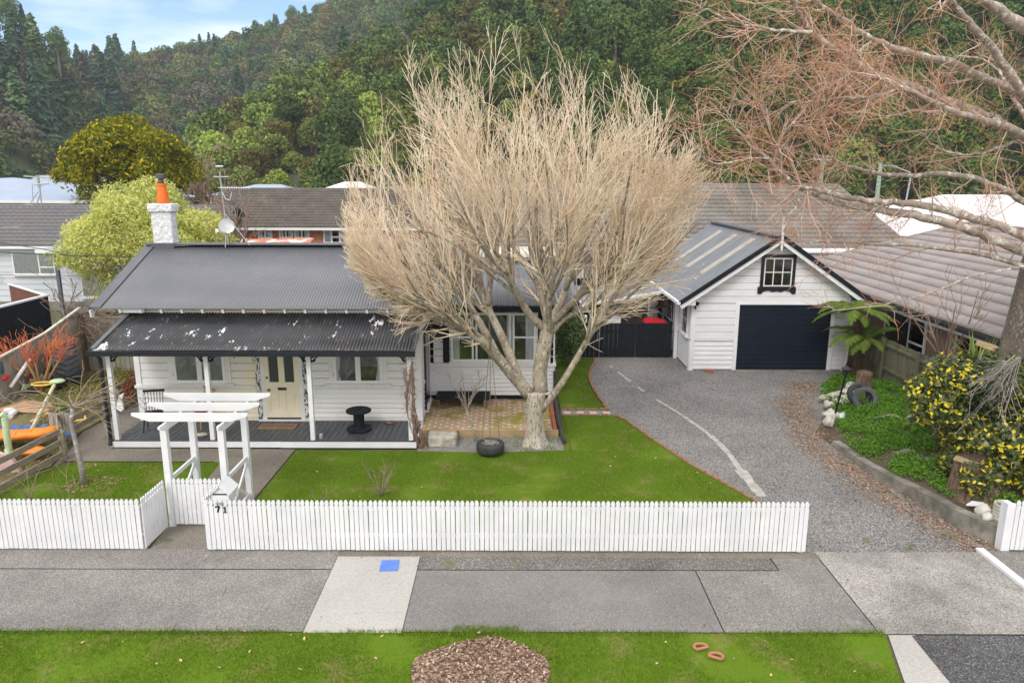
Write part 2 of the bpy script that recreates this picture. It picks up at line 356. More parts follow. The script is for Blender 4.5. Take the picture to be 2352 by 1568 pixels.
def brickm(name, c1, c2, mortar, sc, moss=None, mortar_size=.02, rot=(0, 0, 0), scl=(1, 1, 1), bw=.5, rh=.25):
    m, t, b = new_mat(name); b.inputs['Roughness'].default_value = .9
    br = N(t, 'ShaderNodeTexBrick', Scale=sc); br.inputs['Color1'].default_value = (*c1, 1); br.inputs['Color2'].default_value = (*c2, 1); br.inputs['Mortar'].default_value = (*mortar, 1)
    br.inputs['Mortar Size'].default_value = mortar_size; br.inputs['Brick Width'].default_value = bw; br.inputs['Row Height'].default_value = rh
    t.links.new(sclvec(t, scl, rot=rot), br.inputs['Vector']); c = br.outputs['Color']
    if moss: c = mixc(t, nfac(t, 2.2, .50, .62, detail=6), c, moss)
    t.links.new(c, b.inputs['Base Color']); bump(t, b, br.outputs['Fac'], -.4, .01); return m
M['brick_wall'] = brickm('brick_wall', (.42, .10, .045), (.34, .08, .04), (.55, .45, .36), 2.2, rot=(math.radians(90), 0, 0))
# ground
G_A = [(0, (.18, .17, .16)), (.25, (.27, .255, .24)), (.5, (.22, .21, .20)), (.78, (.36, .345, .32)), (.93, (.13, .12, .115))]
M['path'] = speckle('exposed_aggregate', G_A, 75, big=(.66, 1.10), bst=.3, patch=[((.15, .14, .13), .7, .55, .9), ((.33, .32, .30), 1.3, .62, .9)])
M['path_dark'] = speckle('asphalt_footpath', [(0, (.155, .145, .142)), (.3, (.195, .182, .178)), (.6, (.235, .22, .215)), (.93, (.31, .295, .29))], 85, big=(.82, 1.08), bst=.25, patch=[((.27, .255, .245), .55, .55, .9)])
M['path_black'] = speckle('tar_patch', [(0, (.05, .052, .058)), (.4, (.085, .086, .092)), (.75, (.13, .125, .125)), (.95, (.26, .24, .22))], 70, big=(.7, 1.3), bst=.4, patch=[((.20, .13, .09), 1.6, .58, .75)])
M['path_strip'] = speckle('worn_strip', [(0, (.085, .085, .08)), (.4, (.15, .145, .13)), (.75, (.22, .21, .19)), (.95, (.38, .36, .33))], 80, big=(.7, 1.3), bst=.4, patch=[((.13, .14, .06), 2.2, .58, .72)])
M['path_pale'] = speckle('pale_concrete', [(0, (.40, .385, .36)), (.5, (.47, .455, .43)), (.9, (.33, .32, .30))], 90, big=(.86, 1.06), bst=.15)
M['crossing'] = speckle('crossing_concrete', [(0, (.24, .23, .215)), (.3, (.36, .345, .32)), (.6, (.46, .44, .41)), (.9, (.18, .17, .16))], 75, big=(.5, 1.15), bst=.3, bigsc=.7, patch=[((.19, .185, .175), 1.1, .56, .8)])
M['gravel'] = speckle('driveway_gravel', [(0, (.13, .125, .125)), (.2, (.25, .24, .235)), (.45, (.34, .325, .315)), (.65, (.19, .18, .175)), (.85, (.46, .45, .43)), (.95, (.07, .045, .035))], 58, big=(.78, 1.1), bst=.8, bd=.02,
                      patch=[((.17, .10, .07), 2.5, .64, .78), ((.12, .13, .05), 3.2, .70, .78)])
M['gravel_fine'] = speckle('fine_gravel', [(0, (.16, .155, .15)), (.4, (.26, .255, .25)), (.75, (.36, .35, .34))], 60, big=(.8, 1.1), bst=.6, patch=[((.10, .08, .06), 2.5, .6, .75)])
M['conc_path'] = speckle('garden_concrete', [(0, (.17, .15, .125)), (.4, (.215, .19, .16)), (.8, (.28, .25, .215))], 70, big=(.7, 1.12), bst=.3, patch=[((.10, .11, .05), 1.7, .60, .74), ((.11, .09, .07), 4.0, .6, .7)])
M['mulch'] = speckle('wood_chip', [(0, (.10, .06, .045)), (.3, (.22, .145, .11)), (.55, (.34, .25, .19)), (.75, (.15, .095, .07)), (.92, (.46, .37, .29))], 32, big=(.7, 1.2), bst=.9, bd=.03)
M['lawnbase'] = simple('lawn_soil', (.10, .17, .012), .98, (.20, .19, .06), 1.6, .52, .68, bsc=40, bst=.5, spec=.1)
M['mossbase'] = simple('mossy_yard', (.15, .145, .045), .95, (.17, .135, .085), 1.5, .4, .62, bsc=30, bst=.5, bd=.03)
M['ground'] = simple('valley_ground', (.085, .10, .04), .95, (.13, .12, .07), .25, .4, .62, bsc=8, bst=.5, bd=.05)
M['hillm'] = simple('hill_undergrowth', (.035, .05, .02), .95, (.055, .06, .024), .06, .4, .6, bsc=.6, bst=1, bd=1)
M['grass'] = leafm('grass_blades', (.135, .25, .016), (.11, .20, .015), (.29, .31, .06), rnd=.35, sc=.9, trans=.3)
M['grass_dry'] = leafm('mossy_grass', (.22, .25, .045), (.27, .25, .07), (.38, .32, .15), rnd=.5, sc=1.3, trans=.3)
M['green'] = leafm('groundcover_leaves', (.12, .28, .025), (.09, .21, .022), (.20, .36, .045), rnd=.4, sc=1.6, trans=.3)
M['deadleaf'] = leafm('fallen_leaves', (.34, .21, .13), (.24, .14, .09), (.50, .36, .24), rnd=.5, sc=4, trans=.1)
M['needle'] = leafm('pine_needles', (.055, .10, .028), (.075, .125, .03), (.14, .18, .04), rnd=.5, sc=.35, trans=.1, ov=.38)
M['bushleaf'] = leafm('hill_broadleaf', (.11, .15, .035), (.15, .18, .04), (.25, .26, .075), rnd=.5, sc=.35, trans=.15, ov=.38)
M['limeleaf'] = leafm('hill_pale_broadleaf', (.19, .27, .045), (.24, .31, .055), (.33, .37, .09), rnd=.5, sc=.35, trans=.15, ov=.38)
M['oliveleaf'] = leafm('hill_olive_broadleaf', (.13, .12, .03), (.17, .155, .035), (.24, .20, .05), rnd=.5, sc=.35, trans=.15, ov=.38)
M['forest'] = leafm('forest_leaves', (.9, .9, .9), (.7, .7, .7), (1.35, 1.3, 1.1), rnd=.5, sc=.2, tint=True, trans=0)
M['totara'] = leafm('golden_green_leaves', (.075, .105, .012), (.17, .19, .012), (.52, .42, .015), rnd=.5, sc=.6, trans=.2)
M['lime'] = leafm('lime_rosette_leaves', (.60, .62, .15), (.42, .49, .09), (.88, .85, .42), rnd=.65, sc=1.0, trans=.4)
M['fern'] = leafm('fern_fronds', (.14, .215, .035), (.10, .17, .03), (.24, .27, .06), rnd=.4, sc=1.5, trans=.3)
M['hedge'] = leafm('dark_glossy_leaves', (.045, .075, .022), (.06, .09, .03), (.11, .13, .05), rnd=.5, sc=2, rough=.4, spec=.5, trans=.15)
M['yellowleaf'] = leafm('yellow_variegated_leaves', (.72, .60, .03), (.60, .52, .03), (.80, .70, .12), rnd=.4, sc=2, trans=.2)
M['camellia'] = leafm('camellia_leaves', (.05, .10, .02), (.07, .13, .025), (.15, .20, .05), rnd=.4, sc=3, rough=.35, spec=.6, trans=.1)
M['redleaf'] = leafm('red_foliage', (.25, .05, .03), (.12, .12, .03), (.35, .10, .08), rnd=.5, sc=3)
M['vine'] = simple('dead_vine', (.20, .12, .09), .9, (.30, .20, .14), 9)
# ------------------------------------------------------------------ generators
def quads_from(C, Nn, size, asp, rng, tri=False):
    """leaf quads at C with normals Nn; size (n,), asp = width/length"""
    n = len(C); Nn = Nn / (np.linalg.norm(Nn, axis=1, keepdims=True) + 1e-9)
    a = rng.normal(size=(n, 3)); T = np.cross(Nn, a); T /= (np.linalg.norm(T, axis=1, keepdims=True) + 1e-9); B = np.cross(Nn, T)
    s = size[:, None] * .5
    if tri:
        V = np.stack([C - T * s, C + B * s * asp, C + T * s, C - B * s * asp], axis=1)      # diamond leaf
    else:
        V = np.stack([C - T * s - B * s * asp, C + T * s - B * s * asp, C + T * s + B * s * asp, C - T * s + B * s * asp], axis=1)
    return V.reshape(-1, 3), np.arange(n * 4).reshape(n, 4)
def lobes_cloud(lobes, per, size, rng, rough=.55, asp=.6, jit=.12, hemi=-.5, tri=True):
    """leaf quads over the surface of ellipsoid lobes (c, (rx,ry,rz))"""
    Cs, Ns = [], []
    for c, r in lobes:
        r = np.array(r if hasattr(r, '__len__') else (r, r, r), float)
        k = max(6, int(per * (r[0] * r[1] + r[0] * r[2] + r[1] * r[2]) / 3))
        d = rng.normal(size=(int(k * 1.6) + 4, 3)); d /= np.linalg.norm(d, axis=1, keepdims=True); d = d[d[:, 2] > hemi][:k]
        rad = 1 + rng.normal(size=(len(d), 1)) * jit
        Cs.append(np.array(c) + d * r * rad); Ns.append(d / r * r.mean() + rng.normal(size=d.shape) * rough)
    C = np.concatenate(Cs); Nn = np.concatenate(Ns)
    return quads_from(C, Nn, size * rng.uniform(.6, 1.35, len(C)), asp, rng, tri)
def seg_mesh(S, sides=3):
    """S: (n,8) p0 p1 r0 r1 -> separate frusta"""
    S = np.asarray(S, float); p0, p1, r0, r1 = S[:, :3], S[:, 3:6], S[:, 6], S[:, 7]
    d = p1 - p0; d /= (np.linalg.norm(d, axis=1, keepdims=True) + 1e-9)
    a = np.where(np.abs(d[:, 2:3]) > .9, np.array([[1., 0, 0]]), np.array([[0., 0, 1]])); u = np.cross(d, a); u /= (np.linalg.norm(u, axis=1, keepdims=True) + 1e-9); v = np.cross(d, u)
    V = []
    for p, r in ((p0, r0), (p1, r1)):
        for k in range(sides):
            t = 2 * math.pi * k / sides; V.append(p + (u * math.cos(t) + v * math.sin(t)) * r[:, None])
    V = np.stack(V, axis=1); n = len(S); F = []
    base = np.arange(n)[:, None] * 2 * sides
    for k in range(sides):
        k2 = (k + 1) % sides; F.append(base + np.array([[k, k2, sides + k2, sides + k]]))
    return V.reshape(-1, 3), np.stack(F, axis=1).reshape(-1, 4)
def whips(p, d, L, r, lev, out, rs, up=.12, jit=.12, seg=.28, inside=None, ang=(22, 42), kids=(3, 5), shrink=.62, thick=None, rmin=.004, side=None, rsh=.6):
    """recursive branch; segments appended to out[lev]; thick: list that collects (pts, radii) for fat limbs"""
    p = Vector(p); d = Vector(d).normalized(); n = max(3, int(round(L / seg))); st = L / n; pts = [p.copy()]; rad = [r]; dirs = [d.copy()]
    for i in range(n):
        d = (d + Vector((rs.gauss(0, jit), rs.gauss(0, jit), rs.gauss(0, jit) + up)) * .8 * min(1, st / .28)).normalized()
        q = p + d * st
        if inside and not inside(q): break
        rr = max(rmin, r * (1 - .62 * (i + 1) / n)); pts.append(q.copy()); rad.append(rr); dirs.append(d.copy()); p = q
    m = len(pts) - 1
    if m < 1: return
    if thick is not None and r > .03: thick.append((pts, rad))
    else:
        for i in range(m): out.append((*pts[i], *pts[i + 1], rad[i], rad[i + 1]))
    if lev <= 0: return
    k = rs.randint(*kids)
    for j in range(k):
        f = (j + rs.uniform(.25, 1.0)) / k * .92 + .06; i = min(m, max(1, int(f * m + .5))); b = pts[i]; dd = dirs[i]
        a = math.radians(rs.uniform(*ang)); ax = dd.orthogonal().normalized(); ax.rotate(Matrix.Rotation(rs.uniform(0, 2 * math.pi), 3, dd))
        nd = (dd * math.cos(a) + ax * math.sin(a)).normalized()
        if side and nd.dot(side) < -.2: nd = (nd + side * .8).normalized()
        whips(b, nd, L * shrink * rs.uniform(.75, 1.25) * (1 - .3 * f), max(rmin, rad[i] * rsh), lev - 1, out, rs, up, jit, seg, inside, ang, kids, shrink, thick, rmin, side, rsh)
def corrugated(name, m, parent, x0, x1, ya, za, yb, zb, pitch=.076, amp=.009, n=6, steps=1, trap=False, thick=True):
    """sheet from eave (ya, za) up to (yb, zb), ribs running up the slope"""
    k = int(round((x1 - x0) / pitch)) * n; xs = np.linspace(x0, x1, k + 1); ph = (xs - x0) / pitch * 2 * math.pi
    h = np.sin(ph) * amp
    if trap: h = np.clip(np.sin(ph) * 3 - 1.6, 0, 1) * amp * 2
    nrm = np.array([-(zb - za), (yb - ya)]); nrm = nrm / np.linalg.norm(nrm)
    V = []
    for s in range(steps + 1):
        y, z = ya + (yb - ya) * s / steps, za + (zb - za) * s / steps
        V.append(np.stack([xs, y + h * nrm[0], z + h * nrm[1]], 1))
    V = np.concatenate(V); i = np.arange(k)
    F = np.concatenate([np.stack([s * (k + 1) + i, s * (k + 1) + i + 1, (s + 1) * (k + 1) + i + 1, (s + 1) * (k + 1) + i], 1) for s in range(steps)])
    o = np_mesh(name, V, F, m, parent)
    if thick: md = o.modifiers.new('t', 'SOLIDIFY'); md.thickness = .004; md.offset = -1
    return o
def tiled(name, m, parent, A, B, Cc, D, course=.34, wave=.3, amp=.045, lip=.085, nx=5):
    """tiled slope: A-B eave, D-C ridge (points), stepped wavy courses"""
    A, B, Cc, D = [np.array(p, float) for p in (A, B, Cc, D)]
    L = np.linalg.norm((D + Cc) / 2 - (A + B) / 2); rows = max(2, int(L / course)); W = max(np.linalg.norm(B - A), np.linalg.norm(Cc - D)); nw = int(W / wave) * nx
    nrm = np.cross(B - A, ((D + Cc) / 2 - (A + B) / 2)); nrm /= np.linalg.norm(nrm)
    if nrm[2] < 0: nrm = -nrm
    u = np.linspace(0, 1, nw + 1)[:, None]; V, F = [], []; b = 0
    for r in range(rows):
        f0, f1 = r / rows, (r + 1.06) / rows
        f1 = min(1, f1)
        for f, lift in ((f0, lip), (f1, 0.)):
            a, c = A + (D - A) * f, B + (Cc - B) * f; P = a + (c - a) * u
            s = np.abs(np.sin(np.linalg.norm(P - a, axis=1) / wave * math.pi + (np.dot(a - A, (B - A) / np.linalg.norm(B - A))) / wave * math.pi))[:, None]
            V.append(P + nrm * (lift + amp * s))
        a, c = A + (D - A) * f0, B + (Cc - B) * f0; V.append(a + (c - a) * u - nrm * .01)
        i = np.arange(nw); n1 = nw + 1
        F.append(np.stack([b + i, b + i + 1, b + n1 + i + 1, b + n1 + i], 1)); F.append(np.stack([b + 2 * n1 + i, b + 2 * n1 + i + 1, b + i + 1, b + i], 1)); b += 3 * n1
    return np_mesh(name, np.concatenate(V), np.concatenate(F), m, parent)
def boards(mb, x0, x1, z0, z1, h=.13, lap=.014, clip=None):
    """lap boards on the local plane y=0 facing -y; clip(z)->(x0,x1) for gables"""
    n = max(1, int(round((z1 - z0) / h))); h = (z1 - z0) / n
    for i in range(n):
        a, b = z0 + i * h, z0 + (i + 1) * h
        xa0, xa1, xb0, xb1 = x0, x1, x0, x1
        if clip: xa0, xa1 = clip(a); xb0, xb1 = clip(b)
        if xb1 - xb0 < .02 and xa1 - xa0 < .02: continue
        mb.add([(xa0, -lap, a), (xa1, -lap, a), (xb1, -.002, b), (xb0, -.002, b), (xa0, .02, a), (xa1, .02, a), (xb1, .02, b), (xb0, .02, b)],
               [(0, 1, 2, 3), (4, 7, 6, 5), (0, 4, 5, 1), (0, 3, 7, 4), (1, 5, 6, 2), (3, 2, 6, 7)])
def shiplap(mb, x0, x1, z0, z1, h=.2, gap=.026, clip=None, d=.028):
    """flat rusticated boards with a groove between"""
    n = max(1, int(round((z1 - z0) / h))); h = (z1 - z0) / n
    for i in range(n):
        a, b = z0 + i * h, z0 + (i + 1) * h - gap
        xa0, xa1, xb0, xb1 = x0, x1, x0, x1
        if clip: xa0, xa1 = clip(a); xb0, xb1 = clip(b)
        if xb1 - xb0 < .02: continue
        mb.add([(xa0, -d, a), (xa1, -d, a), (xb1, -d, b), (xb0, -d, b), (xa0, .004, a), (xa1, .004, a), (xb1, .004, b + gap * .6), (xb0, .004, b + gap * .6)],
               [(0, 1, 2, 3), (0, 4, 5, 1), (0, 3, 7, 4), (1, 5, 6, 2), (3, 2, 6, 7)])
def window(root, Mx, x0, x1, z0, z1, vs=(), hs=(), fm=None, fw=.05, mw=.028, behind='darkin', curtains=(), outer=None, ow=.11, sill=True, d=.066, gl=True, cm=None, label=None):
    """window on the local wall plane; vs/hs: muntin positions as fractions; parts: window > pane, curtain"""
    fm = fm or M['white']
    b = MB(Mx); b.box(x0, x0 + fw, -d, 0, z0, z1); b.box(x1 - fw, x1, -d, 0, z0, z1); b.box(x0 + fw, x1 - fw, -d, 0, z1 - fw, z1); b.box(x0 + fw, x1 - fw, -d, 0, z0, z0 + fw)
    for v in vs: c = x0 + (x1 - x0) * v; b.box(c - mw / 2, c + mw / 2, -d + .006, -.004, z0 + fw, z1 - fw)
    for h in hs:
        hz, ha, hb = (h, 0, 1) if not isinstance(h, tuple) else h
        c = z0 + (z1 - z0) * hz; b.box(x0 + (x1 - x0) * ha + (fw if ha == 0 else 0), x0 + (x1 - x0) * hb - (fw if hb == 1 else 0), -d + .009, -.007, c - mw / 2, c + mw / 2)
    if sill and not outer: b.box(x0 - .06, x1 + .06, -d - .05, 0, z0 - .05, z0 - .001)
    f = b.build('window', fm, root)
    if label: f['label'] = label
    MB(Mx).box(x0 + fw * .5, x1 - fw * .5, -.038, -.030, z0 + fw * .5, z1 - fw * .5).build('backing_board', M[behind], f)  # flat board, no room; the dark version has interior shade painted in
    for (ca, cb) in curtains:
        n = max(4, int((cb - ca) * (x1 - x0) / .045)); vv, ff = [], []
        for i in range(n + 1):
            x = x0 + (x1 - x0) * (ca + (cb - ca) * i / n); y = -.046 + .005 * math.sin(i * 2.1) + .002 * math.sin(i * .9)
            vv += [(x, y, z0 + fw * .6), (x, y, z1 - fw * .6)]
        for i in range(n): ff.append((2 * i, 2 * i + 2, 2 * i + 3, 2 * i + 1))
        MB(Mx).add(vv, ff).build('curtain', cm or M['curtain'], f)
    if gl: MB(Mx).box(x0 + fw * .6, x1 - fw * .6, -.056, -.054, z0 + fw * .6, z1 - fw * .6).build('pane', M['glass'], f)
    if outer:
        o = MB(Mx); o.box(x0 - ow, x0, -d + .012, 0, z0 - .001, z1 + ow); o.box(x1, x1 + ow, -d + .012, 0, z0 - .001, z1 + ow); o.box(x0, x1, -d + .012, 0, z1, z1 + ow)
        o.box(x0 - ow - .08, x1 + ow + .08, -d - .055, 0, z0 - .062, z0 - .003)
        o.build('window_trim', outer, root)
    return f
def sheet(name, poly, z, m, kind='structure', hole=None, label=None):
    """flat polygon sheet"""
    from mathutils.geometry import tessellate_polygon
    ar = sum(poly[i][0] * poly[(i + 1) % len(poly)][1] - poly[(i + 1) % len(poly)][0] * poly[i][1] for i in range(len(poly)))
    if ar < 0: poly = poly[::-1]
    tris = tessellate_polygon([[Vector((x, y, 0)) for x, y in poly]]); me = bpy.data.meshes.new(name)
    fs = []
    for t_ in tris:
        (ax, ay), (bx, by), (cx, cy) = (poly[k] for k in t_); fs.append(tuple(t_) if (bx - ax) * (cy - ay) - (cx - ax) * (by - ay) > 0 else tuple(t_)[::-1])
    me.from_pydata([(x, y, z) for x, y in poly], [], fs); me.update()
    o = link_mesh(name, me, m); tag(o, label=label, kind=kind); return o
def slab(name, poly, z0, z1, m, parent=None, kind='structure'):
    o = MB().prism(poly, z0, z1, 'xy').build(name, m, parent)
    if parent is None: tag(o, kind=kind)
    return o
def in_poly(X, Y, poly):
    ins = np.zeros(len(X), bool); n = len(poly)
    for i in range(n):
        x1, y1 = poly[i]; x2, y2 = poly[(i + 1) % n]
        c = ((y1 > Y) != (y2 > Y)); ins ^= c & (X < (x2 - x1) * (Y - y1) / (y2 - y1 + 1e-12) + x1)
    return ins
def scatter(poly, dens, rng, holes=()):
    P = np.array(poly); lo, hi = P.min(0), P.max(0); n = int((hi[0] - lo[0]) * (hi[1] - lo[1]) * dens)
    X = rng.uniform(lo[0], hi[0], n); Y = rng.uniform(lo[1], hi[1], n); k = in_poly(X, Y, poly)
    for h in holes: k &= ~in_poly(X, Y, h)
    return X[k], Y[k]
def grass(name, polys, dens, h, wd, m, seed, z=0., holes=(), label='', cat='grass', zf=None, lean=.5):
    rng = np.random.default_rng(seed); Xs, Ys = [], []
    for p in polys:
        x, y = scatter(p, dens, rng, holes); Xs.append(x); Ys.append(y)
    X, Y = np.concatenate(Xs), np.concatenate(Ys); n = len(X)
    Z = np.full(n, z) if zf is None else zf(X, Y)
    patch = np.array([mnoise.noise(Vector((a * .9, b * .9, seed))) for a, b in zip(X[::1], Y[::1])]) if n < 400000 else np.zeros(n)
    kp = rng.random(n) < np.clip(1.35 + 3.0 * patch, .10, 1); X, Y, Z, patch = X[kp], Y[kp], Z[kp], patch[kp]; n = len(X)
    hh = h * rng.uniform(.5, 1.3, n) * (1 + .6 * patch); t = rng.uniform(0, 2 * math.pi, n); c, s = np.cos(t), np.sin(t); lx, ly = rng.normal(size=n) * lean * hh, rng.normal(size=n) * lean * hh
    B = np.stack([X, Y, Z], 1); w = (wd * rng.uniform(.7, 1.3, n))[:, None]; D = np.stack([c, s, np.zeros(n)], 1)
    T = B + np.stack([lx, ly, hh], 1)
    V = np.stack([B - D * w, B + D * w, T], 1).reshape(-1, 3); F = np.arange(n * 3).reshape(n, 3)
    o = np_mesh(name, V, F, m); tag(o, label=label, cat=cat, kind='stuff'); return o
def litter(name, polys, dens, size, m, seed, z=.01, label='', cat='leaves', zf=None, flat=.35, weight=None, holes=()):
    rng = np.random.default_rng(seed); Xs, Ys = [], []
    for p in polys:
        x, y = scatter(p, dens, rng, holes)
        if weight is not None: k = rng.random(len(x)) < weight(x, y); x, y = x[k], y[k]
        Xs.append(x); Ys.append(y)
    X, Y = np.concatenate(Xs), np.concatenate(Ys); n = len(X); Z = (np.full(n, z) if zf is None else zf(X, Y)) + rng.uniform(0, .012, n)
    Nn = np.stack([rng.normal(size=n) * flat, rng.normal(size=n) * flat, np.ones(n)], 1)
    V, F = quads_from(np.stack([X, Y, Z], 1), Nn, size * rng.uniform(.5, 1.4, n), .55, rng, True)
    o = np_mesh(name, V, F, m); tag(o, label=label, cat=cat, kind='stuff'); return o
def leaf_clumps(name, polys, dens, r, per, size, m, seed, parent=None, z=0., kind='stuff', label='', cat='plants', holes=(), zf=None, hz=.7):
    rng = np.random.default_rng(seed); lob = []
    for p in polys:
        x, y = scatter(p, dens, rng, holes)
        for a, b in zip(x, y):
            q = r * rng.uniform(.55, 1.35); zz = z if zf is None else float(zf(np.array([a]), np.array([b]))[0]); lob.append(((a, b, zz + q * hz * .25), (q, q, q * hz)))
    V, F = lobes_cloud(lob, per, size, rng, .8, .6, .25, -.1)
    o = np_mesh(name, V, F, m, parent)
    if parent is None: tag(o, label=label, cat=cat, kind=kind)
    return o
def frond(mb, base, d, L, rs, droop=.9, width=.22, n=9):
    """fern frond: arched rachis with paired leaflets"""
    p = Vector(base); d = Vector(d).normalized(); st = L / n; side = d.cross(Vector((0, 0, 1))).normalized()
    for i in range(n):
        d2 = (d + Vector((0, 0, -droop * (i / n) * .35))).normalized(); q = p + d2 * st; f = (i + .5) / n
        wl = width * math.sin(math.pi * min(1, f * .85 + .12)) * L * .9
        for k in range(3):
            a = p.lerp(q, (k + .5) / 3)
            for s in (-1, 1):
                tip = a + side * s * wl + d2 * wl * .45 + Vector((0, 0, -wl * .28)); wv = d2 * st * .20
                mb.add([a - wv, a + wv, tip.lerp(a, .25) + wv * .9, tip], [(0, 1, 2, 3)])
        mb.bar(p, q, .012, .012); p, d = q, d2
    return mb
# ------------------------------------------------------------------ setting: ground, hills, paths
rng0 = np.random.default_rng(7); R = random.Random(11)
CURVE = [(1.33, 19.42), (2.70, 19.42), (2.62, 20.1), (2.56, 20.76), (2.50, 21.8), (2.52, 22.95), (2.70, 24.0), (2.92, 24.9), (2.96, 25.45)]
CURVE2 = [(2.72, 19.0), (2.99, 18.7), (3.49, 17.08), (4.12, 15.28), (4.70, 14.01), (4.88, 13.5), (4.96, 12.6), (4.98, 11.75)]
WALL = [(7.70, 17.6), (7.80, 16.8), (7.84, 14.93), (8.08, 13.61), (8.27, 12.4), (8.55, 11.9), (8.72, 11.6)]
sheet('ground', [(-700, -20), (700, -20), (700, 700), (-700, 700)], -.03, M['ground'])
sheet('footpath', [(-22, 9.25), (-2.97, 9.25), (-2.97, 10.93), (-22, 10.93)], 0, M['path'])
sheet('footpath_strip', [(-22, 10.95), (-2.97, 10.95), (-2.97, 11.62), (-22, 11.62)], .002, M['path'])
sheet('footpath_patch', [(-2.96, 9.22), (-1.56, 9.22), (-1.56, 11.36), (-2.96, 11.36)], .004, M['path_pale'])
sheet('footpath_middle', [(-1.55, 9.25), (3.02, 9.25), (3.02, 10.92), (-1.55, 10.92)], 0, M['path_dark'])
sheet('footpath_dark_strip', [(-1.55, 10.94), (4.4, 10.94), (4.38, 11.32), (-1.55, 11.38)], .001, M['path_strip'])
sheet('footpath_back_edge', [(-3.0, 11.37), (5.4, 11.33), (5.4, 11.62), (-3.0, 11.62)], -.006, M['conc_path'])
sheet('footpath_panel', [(3.04, 9.25), (5.22, 9.25), (5.22, 11.32), (4.42, 11.32), (4.42, 10.92), (3.04, 10.92)], 0, M['path'])
sheet('driveway_crossing', [(5.24, 9.22), (14, 9.22), (14, 11.2), (8.14, 11.2), (8.1, 11.55), (5.24, 11.55)], 0, M['crossing'])
sheet('crossing_edge', [(5.02, 6.0), (5.70, 6.0), (5.72, 9.2), (5.34, 9.2), (5.05, 8.2)], 0, M['path_pale'])
sheet('tar_crossing', [(5.55, 6.0), (14, 6.0), (14, 9.18), (5.66, 9.18)], .005, M['path_black'])
sheet('neighbour_path', [(8.22, 8), (22, 8), (22, 11.6), (8.22, 11.6)], .008, M['path'])
slab('white_kerb_strip', [(8.08, 9.6), (8.2, 9.6), (8.2, 11.62), (8.07, 11.62)], -.02, .05, M['white'])
VERGE = [(-22, 5.5), (4.7, 5.5), (5.0, 8.2), (5.3, 9.22), (-22, 9.22)]
mul = [(-.40 + .90 * math.cos(a) * (1 + .08 * math.sin(3 * a)), 8.28 + .80 * math.sin(a) * (1 + .07 * math.cos(4 * a + 1))) for a in [i * math.pi / 14 for i in range(28)]]
sheet('verge_soil', VERGE, .004, M['lawnbase'])
sheet('mulch_bed', mul, .02, M['mulch'])
LAWN = [(-5.13, 11.66), (4.92, 11.66), (4.90, 12.6), (4.84, 13.5), (4.66, 14.01), (4.08, 15.28), (3.45, 17.08), (2.95, 18.65), (2.68, 18.93), (1.40, 18.93), (1.22, 17.2), (1.25, 16.35), (-.6, 16.2), (-2.2, 16.28), (-5.1, 16.32)]
sheet('lawn_soil', LAWN, .004, M['lawnbase'])
UPPER = [(1.36, 19.5)] + [(x - .09, y) for x, y in CURVE[1:]] + [(1.6, 25.5), (1.36, 23)]
sheet('side_lawn_soil', UPPER, .004, M['lawnbase'])
LEFTL = [(-16, 11.66), (-6.38, 11.66), (-6.38, 13.0), (-6.6, 15.55), (-9.9, 15.55), (-10.5, 14.6), (-11.2, 13.4), (-16, 12)]
sheet('small_lawn_soil', LEFTL, .004, M['lawnbase'])
GPATH = [(-6.28, 11.50), (-5.2, 11.50), (-5.15, 16.4), (-9.55, 16.5), (-9.55, 17.9), (-9.6, 23.5), (-10.7, 23.5), (-10.75, 20), (-10.9, 17.6), (-10.2, 15.62), (-6.75, 15.62), (-6.45, 13.6)]
sheet('garden_path', GPATH, .0, M['conc_path'])
sheet('garden_bed_gravel', [(-2.25, 16.15), (1.45, 16.2), (1.42, 17.3), (-2.25, 17.3)], -.004, M['gravel_fine'])
sheet('driveway', [(2.72, 19.0), (2.7, 19.42), (2.56, 20.76), (2.50, 21.8), (2.52, 22.95), (2.70, 24.0), (2.92, 24.9), (2.96, 26.5), (3.0, 34), (5.96, 34), (5.96, 23.8), (11.2, 23.8), (11.2, 22.6), (9.2, 20.0), (7.7, 17.6), (7.84, 14.93), (8.08, 13.61), (8.27, 12.4), (8.72, 11.5),
                       (4.96, 11.5), (4.97, 12.6), (4.92, 13.5), (4.73, 14.01), (4.16, 15.28), (3.53, 17.08), (3.03, 18.7)], -.002, M['gravel'])
sheet('stepping_path', [(1.36, 18.98), (2.78, 18.98), (2.78, 19.44), (1.36, 19.44)], .001, M['gravel_fine'])
sheet('play_yard', [(-24, 12.0), (-16, 12.0), (-11.2, 13.4), (-10.3, 15.3), (-10.95, 17.6), (-10.8, 20), (-10.72, 24), (-24, 24)], .002, M['mossbase'])
# raised garden beside the driveway
def bankz(X, Y):
    X, Y = np.asarray(X, float), np.asarray(Y, float)
    wx = np.interp(Y, [11.6, 12.4, 13.6, 15, 16.8, 19, 22, 24], [8.75, 8.4, 8.2, 7.98, 7.95, 8.5, 10.3, 11.2])
    wx = wx + .12; h = np.interp(Y, [11.5, 14, 17, 20, 24], [.34, .22, .10, .06, .02]); d = np.clip((X - wx) / 1.6, 0, 1)
    return h * np.clip((X - wx + .12) / .1, 0, 1) + .22 * d * d * (3 - 2 * d) * np.clip((24.5 - Y) / 4, 0, 1) - .01
gx, gy = np.meshgrid(np.concatenate([np.linspace(7.6, 11.5, 66), np.linspace(11.7, 22, 24)]), np.linspace(11.62, 25, 90)); gz = bankz(gx.ravel(), gy.ravel())
gz = gz + np.where(gz > .02, np.array([.03 * mnoise.noise(Vector((a * 1.6, b * 1.6, 2))) for a, b in zip(gx.ravel(), gy.ravel())]), 0)
